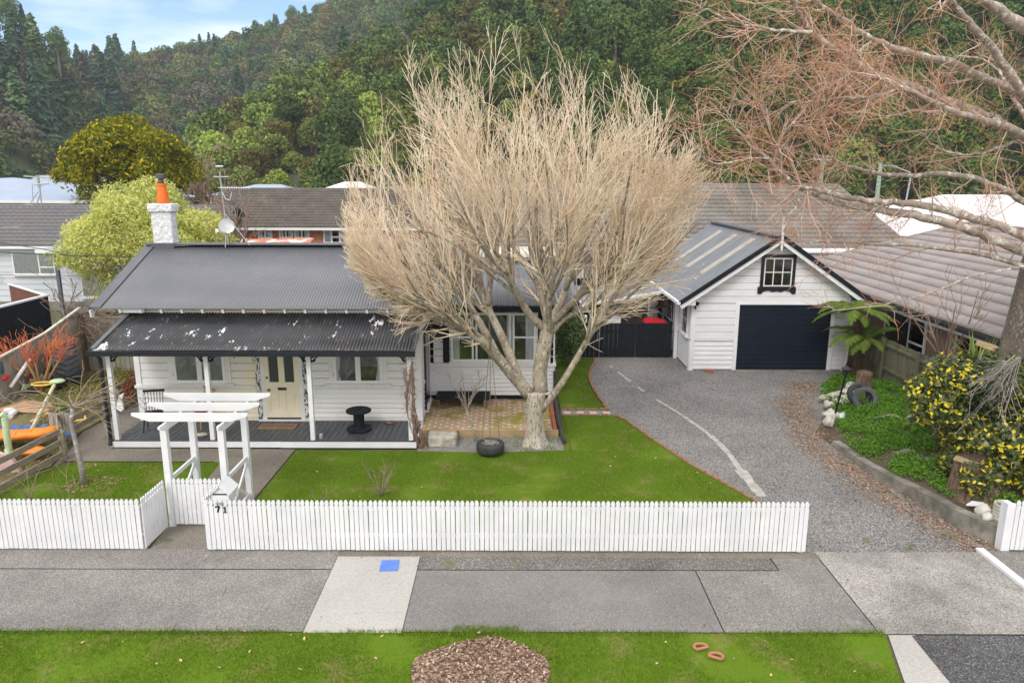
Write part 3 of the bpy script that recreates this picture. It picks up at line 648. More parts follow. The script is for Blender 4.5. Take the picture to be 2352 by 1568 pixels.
V = np.stack([gx.ravel(), gy.ravel(), gz], 1); i, j = np.meshgrid(np.arange(89), np.arange(89)); q = (j * 90 + i).ravel()
o = np_mesh('garden_bank', V, np.stack([q, q + 1, q + 91, q + 90], 1), M['soil'], smooth=True); tag(o, kind='structure')

# ---- hills: an angular terrain fan; crest heights follow the real ridge as seen from the street
def crest_back(x):   # skyline as elevation slope against azimuth slope (photo u -> crest v)
    U = [-900, -300, 0, 40, 100, 135, 165, 185, 205, 260, 350, 470, 560, 640, 690, 740, 800, 900, 1100, 1500, 2000, 3200]
    Vv = [120, 120, 118, 108, 118, 140, 172, 176, 168, 156, 146, 124, 100, 80, 64, 46, 18, -30, -110, -170, -190, -170]
    return np.interp(x, U, Vv)
def crest_front(x):
    U = [-900, 340, 400, 450, 500, 560, 640, 720, 800, 900, 1000, 1200, 1500, 1900, 2300, 3200]
    Vv = [420, 420, 408, 366, 330, 296, 250, 205, 168, 110, 50, -40, -110, -130, -150, -120]
    return np.interp(x, U, Vv)
def hz(u, v, Y): return CH + (409 - v) / 1718. * Y * 1.0
def back_pt(u, f):   # f 0..1 base to crest
    Yb = np.interp(u, [-900, 0, 300, 500, 900, 3200], [150, 160, 210, 230, 260, 260]); Yc = np.interp(u, [-900, 0, 150, 200, 500, 900, 3200], [270, 250, 260, 380, 420, 420, 400])
    Y = Yb + (Yc - Yb) * f; z = hz(u, crest_back(u), Yc) * (f ** .92) * .97 + .5; return (u - 1176) / 1718. * Y, Y, z
def front_pt(u, f):
    Yb = np.interp(u, [300, 500, 1000, 1500, 3200], [125, 108, 98, 88, 84]); Yc = np.interp(u, [300, 500, 800, 1200, 3200], [135, 150, 205, 220, 215])
    Y = Yb + (Yc - Yb) * f; z = hz(u, crest_front(u), Yc) * (f ** .95) * .97; return (u - 1176) / 1718. * Y, Y, np.maximum(z, -.5)
def hill(name, fn, us, nf=40, seed=1):
    V = []; fs = np.linspace(0, 1, nf)
    for u in us:
        for f in fs:
            x, y, z = fn(u, f); V.append((x, y, z + (3 * mnoise.noise(Vector((x * .03, y * .03, seed))) if 0 < f < 1 else 0)))
        x, y, z = fn(u, 1); V.append((x * 1.6, y * 1.6, z * .6))
    n = nf + 1; k = len(us); q = (np.arange(k - 1)[:, None] * n + np.arange(n - 1)[None, :]).ravel()
    o = np_mesh(name, np.array(V), np.stack([q, q + n, q + n + 1, q + 1], 1), M['hillm'], smooth=True); tag(o, kind='structure')
hill('far_hill', back_pt, np.linspace(-900, 3200, 150), seed=3); hill('near_hill', front_pt, np.linspace(335, 3200, 110), seed=5)

# ---- hillside trees
def conifer_cloud(h, r, rng, n=2200, size=.55):
    t = rng.random(n) ** .75; z = h * (.10 + .9 * (1 - t)); tier = np.floor(z / (h / 13)) * (h / 13); fr = (z - tier) / (h / 13)
    rad = r * (1 - (tier / h)) ** .85 * (1.08 - .55 * fr); a = rng.uniform(0, 2 * math.pi, n); lob = 1 + .22 * np.sin(a * 5 + tier * 2.7) + .13 * np.sin(a * 11 + tier * 5)
    q = rad * lob * rng.uniform(.72, 1.06, n); C = np.stack([q * np.cos(a), q * np.sin(a), z - .18 * q], 1)
    Nn = np.stack([np.cos(a) * .7, np.sin(a) * .7, np.full(n, .8)], 1) + rng.normal(size=(n, 3)) * .5
    return quads_from(C, Nn, size * rng.uniform(.6, 1.4, n), .45, rng, True)
def broad_cloud(h, r, rng, lobes=22, per=60, size=.4, flat=.8, low=.25):
    L = []
    for i in range(lobes):
        a = rng.uniform(0, 2 * math.pi); e = rng.uniform(-.2, 1); q = r * .62 * math.sqrt(max(.03, 1 - max(e, 0) ** 2)) * rng.uniform(.6, 1.1); s = r * rng.uniform(.26, .46)
        L.append(((q * math.cos(a), q * math.sin(a), h * low + (h * (1 - low) - s * flat) * (e + .2) / 1.2), (s, s, s * flat)))
    L.append(((0, 0, h * .55), (r * .6, r * .6, h * .3)))
    return lobes_cloud(L, per, size, rng, .6, .6, .14, -.45)
def tree_proto(name, label, cat, kind, mat, h, r, seed, group, per=None, size=None):
    rng = np.random.default_rng(seed); t = thing(name, label, cat, (0, 0, 0), group)
    V, F = conifer_cloud(h, r, rng, size=size or .75) if kind == 'c' else broad_cloud(h, r, rng, 20 + seed % 7, per or 42, size or .62)
    np_mesh('crown', V, F, M[mat], t)
    b = MB(); b.tube([(0, 0, -1), (.05, 0, h * .3), (0, .05, h * .8)], [r * .10, r * .07, r * .02], 6)
    b.build('trunk', M['twig_brown'], t); return t
PR = []
for i, (kind, mat, h, r, seed, nm, lab, cat) in enumerate([
    ('c', 'needle', 15, 3.6, 1, 'pine_tree', 'dark green conical pine standing in the hillside forest', 'pine'),
    ('c', 'needle', 12, 3.3, 2, 'pine_tree', 'dark green conical pine standing in the hillside forest', 'pine'),
    ('b', 'needle', 12, 4.6, 3, 'spreading_pine', 'dark clumpy broad-crowned pine on the hillside', 'pine'),
    ('b', 'bushleaf', 9, 4.2, 4, 'bush_tree', 'mid green rounded bush tree on the hillside', 'tree'),
    ('b', 'bushleaf', 8, 3.8, 5, 'bush_tree', 'mid green rounded bush tree on the hillside', 'tree'),
    ('b', 'limeleaf', 8, 3.4, 6, 'pale_bush_tree', 'pale lime green rounded tree low on the hillside', 'tree'),
    ('b', 'oliveleaf', 8.5, 4.0, 7, 'olive_bush_tree', 'olive brown rounded tree on the hillside', 'tree')]):
    PR.append([tree_proto(nm, lab, cat, kind, mat, h, r, seed, lab.replace('standing ', '') + ' group'), False, h, r, nm, lab])
def put(k, loc, rz, s):
    p = PR[k]
    if not p[1]: p[1] = True; p[0].location = loc; p[0].rotation_euler = (0, 0, rz); p[0].scale = s
    else: dup(p[0], loc, rz, s)
rs = random.Random(5); placed = []; tries = 0; forest_pts = []
while tries < 9000 and len(placed) < 640:
    tries += 1; u = rs.uniform(360, 2500); f = rs.random() ** 1.15 * .98
    if crest_front(u) > 400: continue
    x, y, z = front_pt(u, f); v = 409 - (float(z) - CH) / y * 1718
    if v < -130: continue
    md = 4.0 if f > .5 else 3.3
    if any((x - a) ** 2 + (y - b) ** 2 < md * md for a, b in placed): continue
    placed.append((x, y)); g = mnoise.noise(Vector((x * .02, y * .03, 4)))
    lower_left = (u < 900 and v > 190 + (u - 500) * .1)
    if lower_left: k = rs.choice([3, 4, 5, 5, 5, 6, 3, 2])
    elif u > 1250: k = rs.choice([2, 2, 2, 0, 1, 2, 3, 6] if g > -.2 else [3, 6, 2, 2])
    else: k = rs.choice([2, 0, 1, 3, 4, 6, 2, 4] if g > 0 else [3, 4, 6, 6, 2, 3])
    s = rs.uniform(.62, 1.1) * (.85 if f < .3 else 1); forest_pts.append((y, x, float(z), k, s, rs.uniform(0, 6.28)))
forest_pts.sort()
for (y, x, z, k, s, a) in forest_pts[:270]: put(k, (x, y, z - .6), a, (s, s, s * rs.uniform(.85, 1.15)))
REST = forest_pts[270:]
# distinct skyline trees
for (u, v, Y, s, k) in [(168, 128, 262, 1.25, 2), (612, 94, 420, 1.0, 2), (693, 66, 420, 1.15, 2), (28, 70, 250, 1.3, 0), (100, 84, 255, 1.2, 1), (66, 62, 252, 1.45, 2)]:
    x = (u - 1176) / 1718 * Y; h0 = PR[k][2] * s; z = float(hz(u, v, Y)) - h0 * .55
    t = dup(PR[k][0], (x, Y, z), rs.uniform(0, 6), (s * .75, s * .75, s), group='trees standing up along the skyline')
    t['label'] = 'tree silhouetted against the sky on the far ridge'
def forest_mesh(name, pts, label):
    """many far crowns as one mass; each crown keeps its own species colour"""
    rng = np.random.default_rng(3); bank = []
    for i in range(4): bank.append(conifer_cloud(13, 3.0, np.random.default_rng(20 + i), 620, 1.15))
    for i in range(5): bank.append(broad_cloud(8.5, 4.1, np.random.default_rng(40 + i), 16, 24, .85))
    Vs, Fs, Cs = [], [], []; b = 0
    for (x, y, z, con, s, a, c) in pts:
        V, F = bank[rng.integers(0, 4) if con else 4 + rng.integers(0, 5)]; ca, sa = math.cos(a), math.sin(a)
        W = V * s; W = np.stack([W[:, 0] * ca - W[:, 1] * sa + x, W[:, 0] * sa + W[:, 1] * ca + y, W[:, 2] + z], 1)
        Vs.append(W); Fs.append(F + b); b += len(V); Cs.append(np.tile(np.array(c), (len(V), 1)))
    o = np_mesh(name, np.concatenate(Vs), np.concatenate(Fs), M['forest'], col=np.concatenate(Cs)); tag(o, label=label, cat='forest', kind='stuff')
pts = []; PC = [(.050, .095, .055), (.065, .115, .045), (.085, .135, .045), (.12, .14, .045), (.15, .135, .055), (.11, .10, .07)]
pl = []
for _ in range(16000):
    u = rs.uniform(-120, 1250); f = rs.random() * 1.0; x, y, z = back_pt(u, f); v = 409 - (float(z) - CH) / y * 1718
    if v < -110 or len(pl) > 2300: continue
    if crest_front(u) < v - 30 and u > 420: continue
    md = 6.2 if u < 300 else 4.9
    if any((x - a) ** 2 + (y - b) ** 2 < md * md for a, b in pl[-700:]): continue
    pl.append((x, y)); con = rs.random() < ((.75 if v > 120 else .4) if u < 300 and v < 330 else .05); c = PC[rs.choice([0, 1, 5, 0, 2]) if con else rs.choice([1, 2, 3, 3, 4, 5, 2])]
    k = rs.uniform(.8, 1.65); s = rs.uniform(.75, 1.35) * (1.45 if con and u < 330 else 1.12); z = float(z) - (4.5 if con and u < 330 else 2.5)
    if f > .90: s *= .62
    pts.append((x, y, float(z) - 1.0, con, s, rs.uniform(0, 6.28), tuple(q * k for q in c)))
for (y, x, z, k, s, a) in REST:
    col = {0: (.06, .115, .036), 1: (.055, .105, .033), 2: (.065, .12, .035), 3: (.10, .15, .036), 4: (.12, .165, .036), 5: (.19, .26, .055), 6: (.13, .125, .036)}[k]
    q = rs.uniform(.75, 1.25); pts.append((x, y, z - .6, k < 2, s, a, tuple(c * q for c in col)))
forest_mesh('forest', pts, 'dense mixed pine and bush forest covering the far hillside')
# ------------------------------------------------------------------ the cottage
ct = thing('cottage', 'white weatherboard cottage with charcoal corrugated roof and peeling black verandah', 'cottage', (-6, 18, 0))
FW = wf(0, 17.95)                                     # front wall plane
b = MB(FW); b.box(-9.5, -2.32, .02, .12, -.02, 3.12); b.build('wall_core', M['boards'], ct)
b = MB(FW); boards(b, -9.48, -2.34, .30, 1.06, .125, .045); shiplap(b, -9.48, -2.34, 1.14, 3.1, .2); b.box(-9.5, -2.32, -.03, .015, .2, .3)
b.build('front_wall', M['cottage'], ct)
b = MB(FW); b.box(-9.6, -6.52, -.075, 0, 1.065, 1.135); b.box(-5.1, -2.30, -.075, 0, 1.065, 1.135); b.build('sill_band', M['trim'], ct)
MB(FW).box(-9.56, -9.42, -.05, .02, .2, 3.05).build('corner_board', M['white'], ct); MB(FW).box(-2.44, -2.29, -.05, .02, .2, 3.05).build('corner_board', M['white'], ct)
for x0, x1, cl in ((-8.58, -7.26, 'greylace'), (-4.52, -3.28, 'clutter')):
    f = window(ct, FW, x0, x1, 1.20, 2.50, vs=(.5,), fw=.075, mw=.13, behind='darkin' if cl == 'clutter' else 'greylace', outer=M['trim'], ow=.13,
               curtains=((.02, .14), (.86, .98)) if cl == 'clutter' else (), cm=M['curtain'])
    if cl == 'clutter':
        b = MB(FW); b.rock((-4.15, -.044, 1.55), .26, 3, sq=(1, .02, 1.1)); b.rock((-3.65, -.044, 1.68), .25, 5, sq=(.9, .02, 1.5)); b.build('stored_things', M['clutter'], f)
    h = MB(FW); h.box(x0 - .012, x0 + .012, -.062, -.05, 1.38, 1.48); h.build('hinge', M['iron'], f)
# front door
FW0 = FW; FW = wf(0, 17.925)
D0, D1 = -6.28, -5.41
b = MB(FW); b.box(D0 - .22, D0 - .10, -.045, 0, .2, 2.5); b.box(D1 + .10, D1 + .24, -.045, 0, .2, 2.5); b.build('peeling_architrave', M['flaky'], ct)['label'] = 'door trim with dark blue paint flaking through'
b = MB(FW); b.box(D0 - .10, D0, -.035, 0, .2, 2.5); b.box(D1, D1 + .10, -.035, 0, .2, 2.5); b.box(D0 - .22, D1 + .24, -.07, 0, .2, .245); b.build('door_jamb', M['trim'], ct)
b = MB(FW); b.box(D0, D1, -.02, 0, .28, 2.35)
for x0, x1, z0, z1 in ((D0, D0 + .11, .28, 2.35), (D1 - .11, D1, .28, 2.35), (D0 + .37, D1 - .37, .28, 2.35), (D0 + .11, D0 + .37, .28, .45), (D1 - .37, D1 - .11, .28, .45),
                       (D0 + .11, D0 + .37, .98, 1.22), (D1 - .37, D1 - .11, .98, 1.22)): b.box(x0, x1, -.034, -.0205, z0, z1)
for xa, xb in ((D0 + .15, D0 + .33), (D1 - .33, D1 - .15)): b.box(xa, xb, -.03, -.0203, .50, .93)
dr = b.build('front_door', M['cream'], ct)
b = MB(FW)
for xa in (D0 + .125, D1 - .355): b.box(xa, xa + .23, -.026, -.0206, 1.23, 2.33)
b.build('door_pane', simple('dark_textured_glass', (.035, .04, .042), .25, (.06, .065, .07), 40), dr)
b = MB(FW); b.lathe([(0, 0), (.034, 0), (.034, .03), (0, .05)], (D0 + .1, -.085, 1.03), 12, 'y'); b.lathe([(0, 0), (.03, 0), (.03, .025), (0, .03)], (D0 + .06, -.065, 1.35), 12, 'y'); b.build('door_knob', simple('old_brass', (.20, .16, .11), .4, metal=.7), dr)
b = MB(FW); b.box(D0 + .32, D0 + .54, -.044, -.034, 1.02, 1.09); b.box(D0 + .35, D0 + .51, -.05, -.044, 1.04, 1.07); b.build('letter_slot', M['iron'], dr)
b = MB(FW); b.box(D0, D1, -.04, -.021, .246, .29); b.build('threshold', M['iron'], dr)
FW = FW0
# verandah deck, posts, roof
b = MB(); x = -9.5
while x < -2.45: b.box(x, x + .132, 16.46, 17.92, .165, .20); x += .142
dk = b.build('verandah_deck', M['deck'], ct)
b = MB(); b.box(-9.56, -5.5, 16.42, 16.455, .035, .168); b.box(-5.495, -2.27, 16.417, 16.453, .03, .166); b.box(-2.31, -2.275, 16.46, 17.95, .03, .166); b.build('fascia_board', M['fence_white'], dk)
b = MB(); b.box(-9.5, -2.32, 16.6, 17.9, -.02, .12); b.build('deck_base', M['iron'], dk)
for px in (-9.40, -7.13, -4.74, -2.40):
    MB().box(px - .05, px + .05, 16.47, 16.57, .2, 2.46).build('verandah_post', M['fence_white'], ct)
    for s in ((-1, 1) if px > -9 else (1,)):
        if px > -2.5 and s > 0: continue
        b = MB()
        for rr, c0, c1, t0, t1 in ((.16, .05, 2.40, 180, 275), (.085, .19, 2.32, 0, 300), (.05, .1, 2.17, 60, 360), (.05, .30, 2.36, 0, 270)):
            pts = [(px + s * (c0 + rr * math.cos(math.radians(t0 + (t1 - t0) * i / 12)) * s + (rr if rr > .1 else 0)), 16.52, c1 + rr * math.sin(math.radians(t0 + (t1 - t0) * i / 12))) for i in range(13)]
            b.tube(pts, .019, 6)
        b.bar((px + s * .05, 16.52, 2.10), (px + s * .40, 16.52, 2.41), .022, .03); b.build('fretwork_bracket', M['black'], ct)
vr = corrugated('verandah_roof', M['ver_roof'], ct, -9.60, -2.25, 16.26, 2.44, 17.93, 3.02, steps=3, amp=.011)
MB().bar((-9.60, 16.26, 2.475), (-9.50, 17.93, 3.05), .10, .03).build('verge_flashing', M['roof_flash'], vr); MB().bar((-2.24, 16.26, 2.46), (-2.24, 17.93, 3.04), .05, .05).build('verge_flashing', M['roof_flash'], vr)
b = MB(); b.box(-9.66, -2.22, 16.14, 16.25, 2.34, 2.40); b.box(-9.67, -2.21, 16.12, 16.15, 2.33, 2.44); b.box(-9.66, -2.22, 16.25, 16.30, 2.30, 2.42); b.build('gutter', M['black_gloss'], vr)
MB().box(-9.5, -2.35, 16.4, 17.95, 2.30, 2.32).build('verandah_ceiling', M['white'], ct)
b = MB(); b.tube([(-9.55, 16.30, 2.32), (-9.54, 16.42, 2.2), (-9.53, 16.44, .25), (-9.53, 16.38, .08)], .045, 8); b.box(-9.60, -9.47, 16.43, 16.47, 1.1, 1.13); b.build('downpipe', M['black_gloss'], ct)
# main roof
RE, RZ, RR, RRZ = 17.60, 3.17, 20.75, 4.44
mr = corrugated('main_roof', M['roof'], ct, -10.28, -2.02, RE, RZ, RR, RRZ, steps=2)
corrugated('rear_roof', M['roof'], ct, -10.28, -2.02, 23.9, RZ, RR, RRZ, steps=1)
b = MB(); b.bar((-10.3, RR, RRZ + .02), (-2.0, RR, RRZ + .02), .34, .02); b.tube([(-10.3, RR, RRZ + .035), (-2.0, RR, RRZ + .035)], .035, 8); b.build('ridge_cap', M['roof_flash'], mr)
b = MB(); b.bar((-10.2, RE, RZ + .028), (-10.2, RR, RRZ + .028), .26, .014); b.bar((-10.34, RE, RZ - .02), (-10.34, RR, RRZ - .02), .02, .09); b.build('barge_flashing', M['roof_flash'], mr); MB().bar((-2.03, RE, RZ + .02), (-2.03, RR, RRZ + .02), .14, .014).build('barge_flashing', M['roof_flash'], mr)
b = MB(); b.bar((-10.33, RE + .05, RZ - .10), (-10.33, RR, RRZ - .13), .035, .16); b.bar((-2.06, RE + .05, RZ - .10), (-2.06, RR, RRZ - .13), .035, .16); b.prism([(RE - .02, RZ - .05), (RE + .25, RZ + .03), (RE + .12, RZ - .25), (RE + .02, RZ - .22)], -10.345, -10.31, 'yz'); b.build('barge_board', M['white'], ct)
b = MB(); x = -9.62
while x < -2.1: b.bar((x, RE + .04, RZ - .075), (x, RE + .55, RZ + .13), .06, .10); x += .505
b.box(-9.65, -9.05, RE + .1, RE + .13, RZ - .12, RZ - .03); b.build('rafter_tails', M['white'], ct)
b = MB(); b.bar((-6.1, RE + .10, RZ - .022), (-6.1, RE + .5, RZ + .14), 8.0, .012, up=(0, 0, 1)); b.build('soffit_lining', M['white'], ct)
b = MB(); b.prism([(17.97, .0), (23.5, .0), (23.5, 3.15), (20.75, 4.25), (17.97, 3.1)], -9.46, -9.40, 'yz'); b.build('gable_wall', M['boards'], ct)
b = MB(); b.prism([(18.07, .0), (23.5, .0), (23.5, 3.15), (20.75, 4.25), (18.07, 3.1)], -2.40, -2.36, 'yz'); b.build('gable_wall', M['boards'], ct)
b = MB()
for i in range(22):
    y = 18.6 + i * .2; zt = (RZ + (y - RE) * (RRZ - RZ) / (RR - RE) if y < RR else RZ + (23.9 - y) * (RRZ - RZ) / (23.9 - RR)) - .06
    if zt > 2.95: b.box(-2.35, -2.28, y, y + .07, 2.86, zt)
b.build('gable_battens', M['white'], ct)
# chimney
cm = MB(); cm.box(-10.10, -9.53, 20.66, 21.02, 3.9, 5.36); cm.box(-10.16, -9.46, 20.60, 21.08, 5.36, 5.58)
chm = cm.build('chimney', M['rough_white'], ct); bv = chm.modifiers.new('b', 'BEVEL'); bv.width = .035; bv.segments = 2
sb = chm.modifiers.new('s', 'SUBSURF'); sb.subdivision_type = 'SIMPLE'; sb.levels = sb.render_levels = 4
dt = bpy.data.textures.new('rough', 'CLOUDS'); dt.noise_scale = .09; dm = chm.modifiers.new('d', 'DISPLACE'); dm.texture = dt; dm.strength = .04; dm.mid_level = .5
b = MB(); b.lathe([(.155, 5.56), (.165, 5.62), (.13, 5.95), (.118, 6.05), (.135, 6.07), (.135, 6.13), (.10, 6.13)], (-9.79, 20.84, 0), 20); b.build('chimney_pot', M['orange_pot'], chm)
b = MB(); b.lathe([(.075, 6.1), (.075, 6.26), (.125, 6.27), (.125, 6.38), (.12, 6.385), (0, 6.40)], (-9.79, 20.84, 0), 20); b.build('cowl', M['galv'] if 0 else simple('cowl_grey', (.08, .085, .10), .4), chm)
b = MB(); b.box(-10.14, -9.50, 20.60, 20.65, 4.25, 4.50); b.bar((-9.50, 20.6, 4.42), (-8.5, 20.72, 4.475), .12, .02); b.build('chimney_flashing', M['roof_flash'], ct)
# wing
WG = wf(0, 19.95)
b = MB(WG); b.box(-2.35, 1.14, .02, .1, .2, 3.0); b.build('wall_core', M['boards'], ct)
b = MB(WG); boards(b, -2.30, 1.16, .30, 1.14, .128, .045); shiplap(b, -2.30, 1.16, 1.22, 2.9, .22); b.build('wing_wall', M['boards'], ct)
b = MB(WG); b.box(-2.32, 1.24, -.09, 0, 1.14, 1.23); b.box(1.08, 1.2, -.028, .02, .28, 2.9); b.box(-2.34, -2.2, -.028, .02, .28, 2.9); b.build('wing_trim', M['white'], ct)
MB(WG).box(-2.3, 1.16, -.012, .02, -.02, .27).build('base_skirt', M['black'], ct)
EW = wf(1.18, 19.95, 0, 90)
b = MB(EW); boards(b, .02, 4.6, .30, 1.14, .128, .045); shiplap(b, .02, 4.6, 1.22, 2.9, .22); b.box(0, 4.6, -.06, 0, 1.145, 1.215); b.box(.0, 4.6, .02, .1, 0, 2.9); b.build('wing_side_wall', M['boards'], ct)
wn = window(ct, WG, -1.70, .66, 1.28, 2.66, vs=(.255, .300, .695, .74), hs=((.50, 0, .26), (.50, .735, 1.0)), fw=.06, mw=.05, curtains=((.03, .10), (.66, .735), (.88, .97)))
b = MB(WG)
for i in range(13): x = -1.38 + i * .10; b.box(x, x + .022, -.031, -.028, 1.34, 1.66)
b.box(-1.42, -.15, -.032, -.028, 1.64, 1.68); b.build('white_cot', simple('cot_white', (.55, .58, .58), .6), wn)
b = MB(WG); b.box(-1.93, -1.75, -.05, 0, 1.24, 2.78); b.build('shutter', M['black'], ct); b = MB(WG); b.box(.72, .90, -.05, 0, 1.24, 2.78); b.build('shutter', M['black'], ct)
wr = corrugated('wing_roof', M['roof_wing'], ct, -1.98, 1.72, 19.50, 2.93, 22.6, 3.80, pitch=.152, amp=.011, n=10, trap=True)
corrugated('rear_wing_roof', M['roof_wing'], ct, -1.98, 1.72, 25.4, 2.93, 22.6, 3.80, pitch=.152, amp=.011, n=6, trap=True)
b = MB(); b.bar((-2, 22.6, 3.83), (1.75, 22.6, 3.83), .3, .02); b.bar((1.72, 19.5, 2.94), (1.72, 22.6, 3.82), .12, .02); b.build('wing_ridge_cap', M['roof_wing'], wr)
b = MB(); b.box(-2.28, 1.74, 19.44, 19.49, 2.76, 2.92); b.box(-2.28, 1.70, 19.49, 19.95, 2.76, 2.775); b.box(1.69, 1.72, 19.49, 25.2, 2.72, 2.9); b.build('wing_fascia', M['black'], ct)
b = MB(EW); b.prism([(0, 2.9), (5.3, 2.9), (2.7, 3.7)], .0, .03, 'xz'); b.build('wing_gable', M['boards'], ct)
# side wall with glazed door (faces the patio)
SW = wf(-2.32, 17.95, 0, 90)
b = MB(SW); b.box(0, 2.0, .006, .035, .1, 3.05); boards(b, .0, .52, .30, 1.06, .125, .03); shiplap(b, 0, 2.0, 2.40, 3.0, .2); shiplap(b, 0, .52, 1.14, 2.4, .2); shiplap(b, 1.62, 2.0, .3, 2.4, .2); b.box(0, .52, -.05, 0, 1.06, 1.135); b.box(0, 2.0, -.03, 0, .1, .3); b.build('side_wall', M['boards'], ct)
f = window(ct, SW, .56, 1.58, .30, 2.30, vs=(.5,), hs=(.25, .5, .75), fw=.09, mw=.04, d=.06); f.name = 'glazed_door'
b = MB(SW); b.box(1.02, 1.06, -.10, -.06, 1.25, 1.33); b.build('door_handle', simple('blue_tape', (.03, .16, .5), .5), f)
MB(SW).box(.53, .56, -.075, -.0, .3, 2.3).build('door_edge', M['black_gloss'], ct)
b = MB()
for i in range(5): z = 2.52 - i * .055; xx = -2.32 + .10 * i; b.box(xx - .0, xx + .14, 18.42 + .012 * (i % 2), 19.62, z - .07, z - .035)
b.build('door_hood', M['black'], ct); MB().bar((-2.3, 18.5, 2.05), (-1.88, 18.5, 2.26), .04, .04).build('hood_bracket', M['white'], ct)
b = MB(); b.box(-2.28, -2.1, 18.23, 18.25, 2.66, 2.68); b.lathe([(.02, 2.68), (.09, 2.62), (.09, 2.61), (.055, 2.42), (.06, 2.40), (0, 2.40)], (-2.12, 18.24, 0), 6); b.tube([(-2.3, 18.24, 2.5), (-2.25, 18.24, 2.74), (-2.12, 18.24, 2.76), (-2.12, 18.24, 2.68)], .01, 6)
ln = thing('wall_lantern', 'black carriage lantern on the cottage wall above the small door hood', 'lantern', (-2.3, 18.24, 2.4)); b.build('lantern_frame', M['iron'], ln)
MB().lathe([(.075, 2.60), (.045, 2.43)], (-2.12, 18.24, 0), 6).build('lantern_glass', M['lampglass'], ln)

# ------------------------------------------------------------------ garage
gt = thing('garage', 'white gabled garage with black roller door and dark framed gable window', 'garage', (8.55, 24, 0))
GF = wf(0, 23.8); AX, AZ, EX, EZ = 8.60, 4.50, 5.47, 2.36; SL = (AZ - EZ) / (AX - EX)
gc = lambda z: (max(5.98, AX - (AZ - .10 - z) / SL), min(11.11, AX + (AZ - .10 - z) / SL))
b = MB(GF); b.prism([(5.98, 0), (11.12, 0), (11.12, 2.68), (8.6, 4.36), (5.98, 2.60)], .03, .1, 'xz'); b.build('wall_core', M['boards'], gt)
b = MB(GF)
boards(b, 6.08, 7.40, .06, 1.02, .155, .03); boards(b, 10.72, 11.04, .06, 1.02, .155, .03)
shiplap(b, 6.08, 7.40, 1.1, 2.28, .215, .022); shiplap(b, 10.72, 11.04, 1.1, 2.28, .215, .022); shiplap(b, 5.98, 11.12, 2.30, 4.34, .215, .022, clip=gc)
b.build('front_wall', M['boards'], gt)
b = MB(GF); b.box(6.0, 7.40, -.05, 0, 1.03, 1.09); b.box(10.70, 11.1, -.05, 0, 1.03, 1.09); b.box(5.94, 6.08, -.04, .02, 0, 2.42); b.box(11.04, 11.16, -.04, .02, 0, 2.5); b.box(7.38, 7.51, -.045, .02, 0, 2.30); b.box(10.56, 10.70, -.045, .02, 0, 2.30); b.box(7.51, 10.56, -.04, .02, 2.245, 2.30); b.build('trim_boards', M['white'], gt)
b = MB(GF)
for i in range(15): z = .0 + i * .15; b.box(7.51, 10.56, -.012, .02, z + .004, z + .142); b.box(7.51, 10.56, -.004, .02, z + .142, z + .15)
gd = b.build('roller_door', M['garage_door'], gt)
b = MB(GF)
for i in range(1, 15): b.box(7.52, 10.55, -.0135, -.0125, i * .15 + .004, i * .15 + .010)
b.build('door_rib', simple('door_rib_edge', (.035, .045, .065), .35), gd)
MB(GF).box(7.4, 10.7, -.25, .02, -.02, .03).build('door_sill', M['concrete'], gt)
f = window(gt, GF, 8.22, 9.13, 2.86, 3.78, vs=(.335, .665), hs=(.5,), fw=.035, mw=.03, sill=False)
b = MB(GF); b.box(8.11, 8.21, -.06, 0, 2.72, 3.9); b.box(9.14, 9.24, -.06, 0, 2.72, 3.9); b.box(8.21, 9.14, -.06, 0, 3.79, 3.9)
b.prism([(8.05, 2.84), (9.30, 2.84), (9.30, 2.62), (9.2, 2.60), (9.1, 2.69), (8.95, 2.72), (8.8, 2.67), (8.68, 2.70), (8.55, 2.67), (8.4, 2.72), (8.25, 2.69), (8.15, 2.60), (8.05, 2.62)], -.065, -.0, 'xz'); b.build('window_surround', M['black_gloss'], gt)
GS = wf(5.96, 31.4, 0, -90)                           # side wall, local x runs towards the street
b = MB(GS); boards(b, .0, 7.52, .06, 1.02, .155, .03); shiplap(b, 0, 7.52, 1.1, 2.3, .215, .022); b.box(0, 7.6, .03, .1, 0, 2.4); b.build('side_wall', M['boards'], gt)
b = MB(GS); b.box(0, 7.6, -.05, 0, 1.03, 1.09); b.box(7.46, 7.60, -.04, .02, 0, 2.35); b.build('trim_boards', M['white'], gt)
window(gt, GS, 6.52, 7.22, 1.12, 2.18, vs=(.33, .66), hs=(.5,), fw=.05, outer=M['white'], ow=.06)
window(gt, GS, 3.9, 4.8, 1.12, 2.18, vs=(.33, .66), hs=(.5,), fw=.05, outer=M['black'], ow=.09)
b = MB(GS); b.box(2.1, 2.9, -.03, 0, .05, 2.1); b.build('side_door', M['darkin'], gt)
MB().box(11.08, 11.12, 23.9, 31.4, 0, 2.6).build('side_wall', M['boards'], gt)
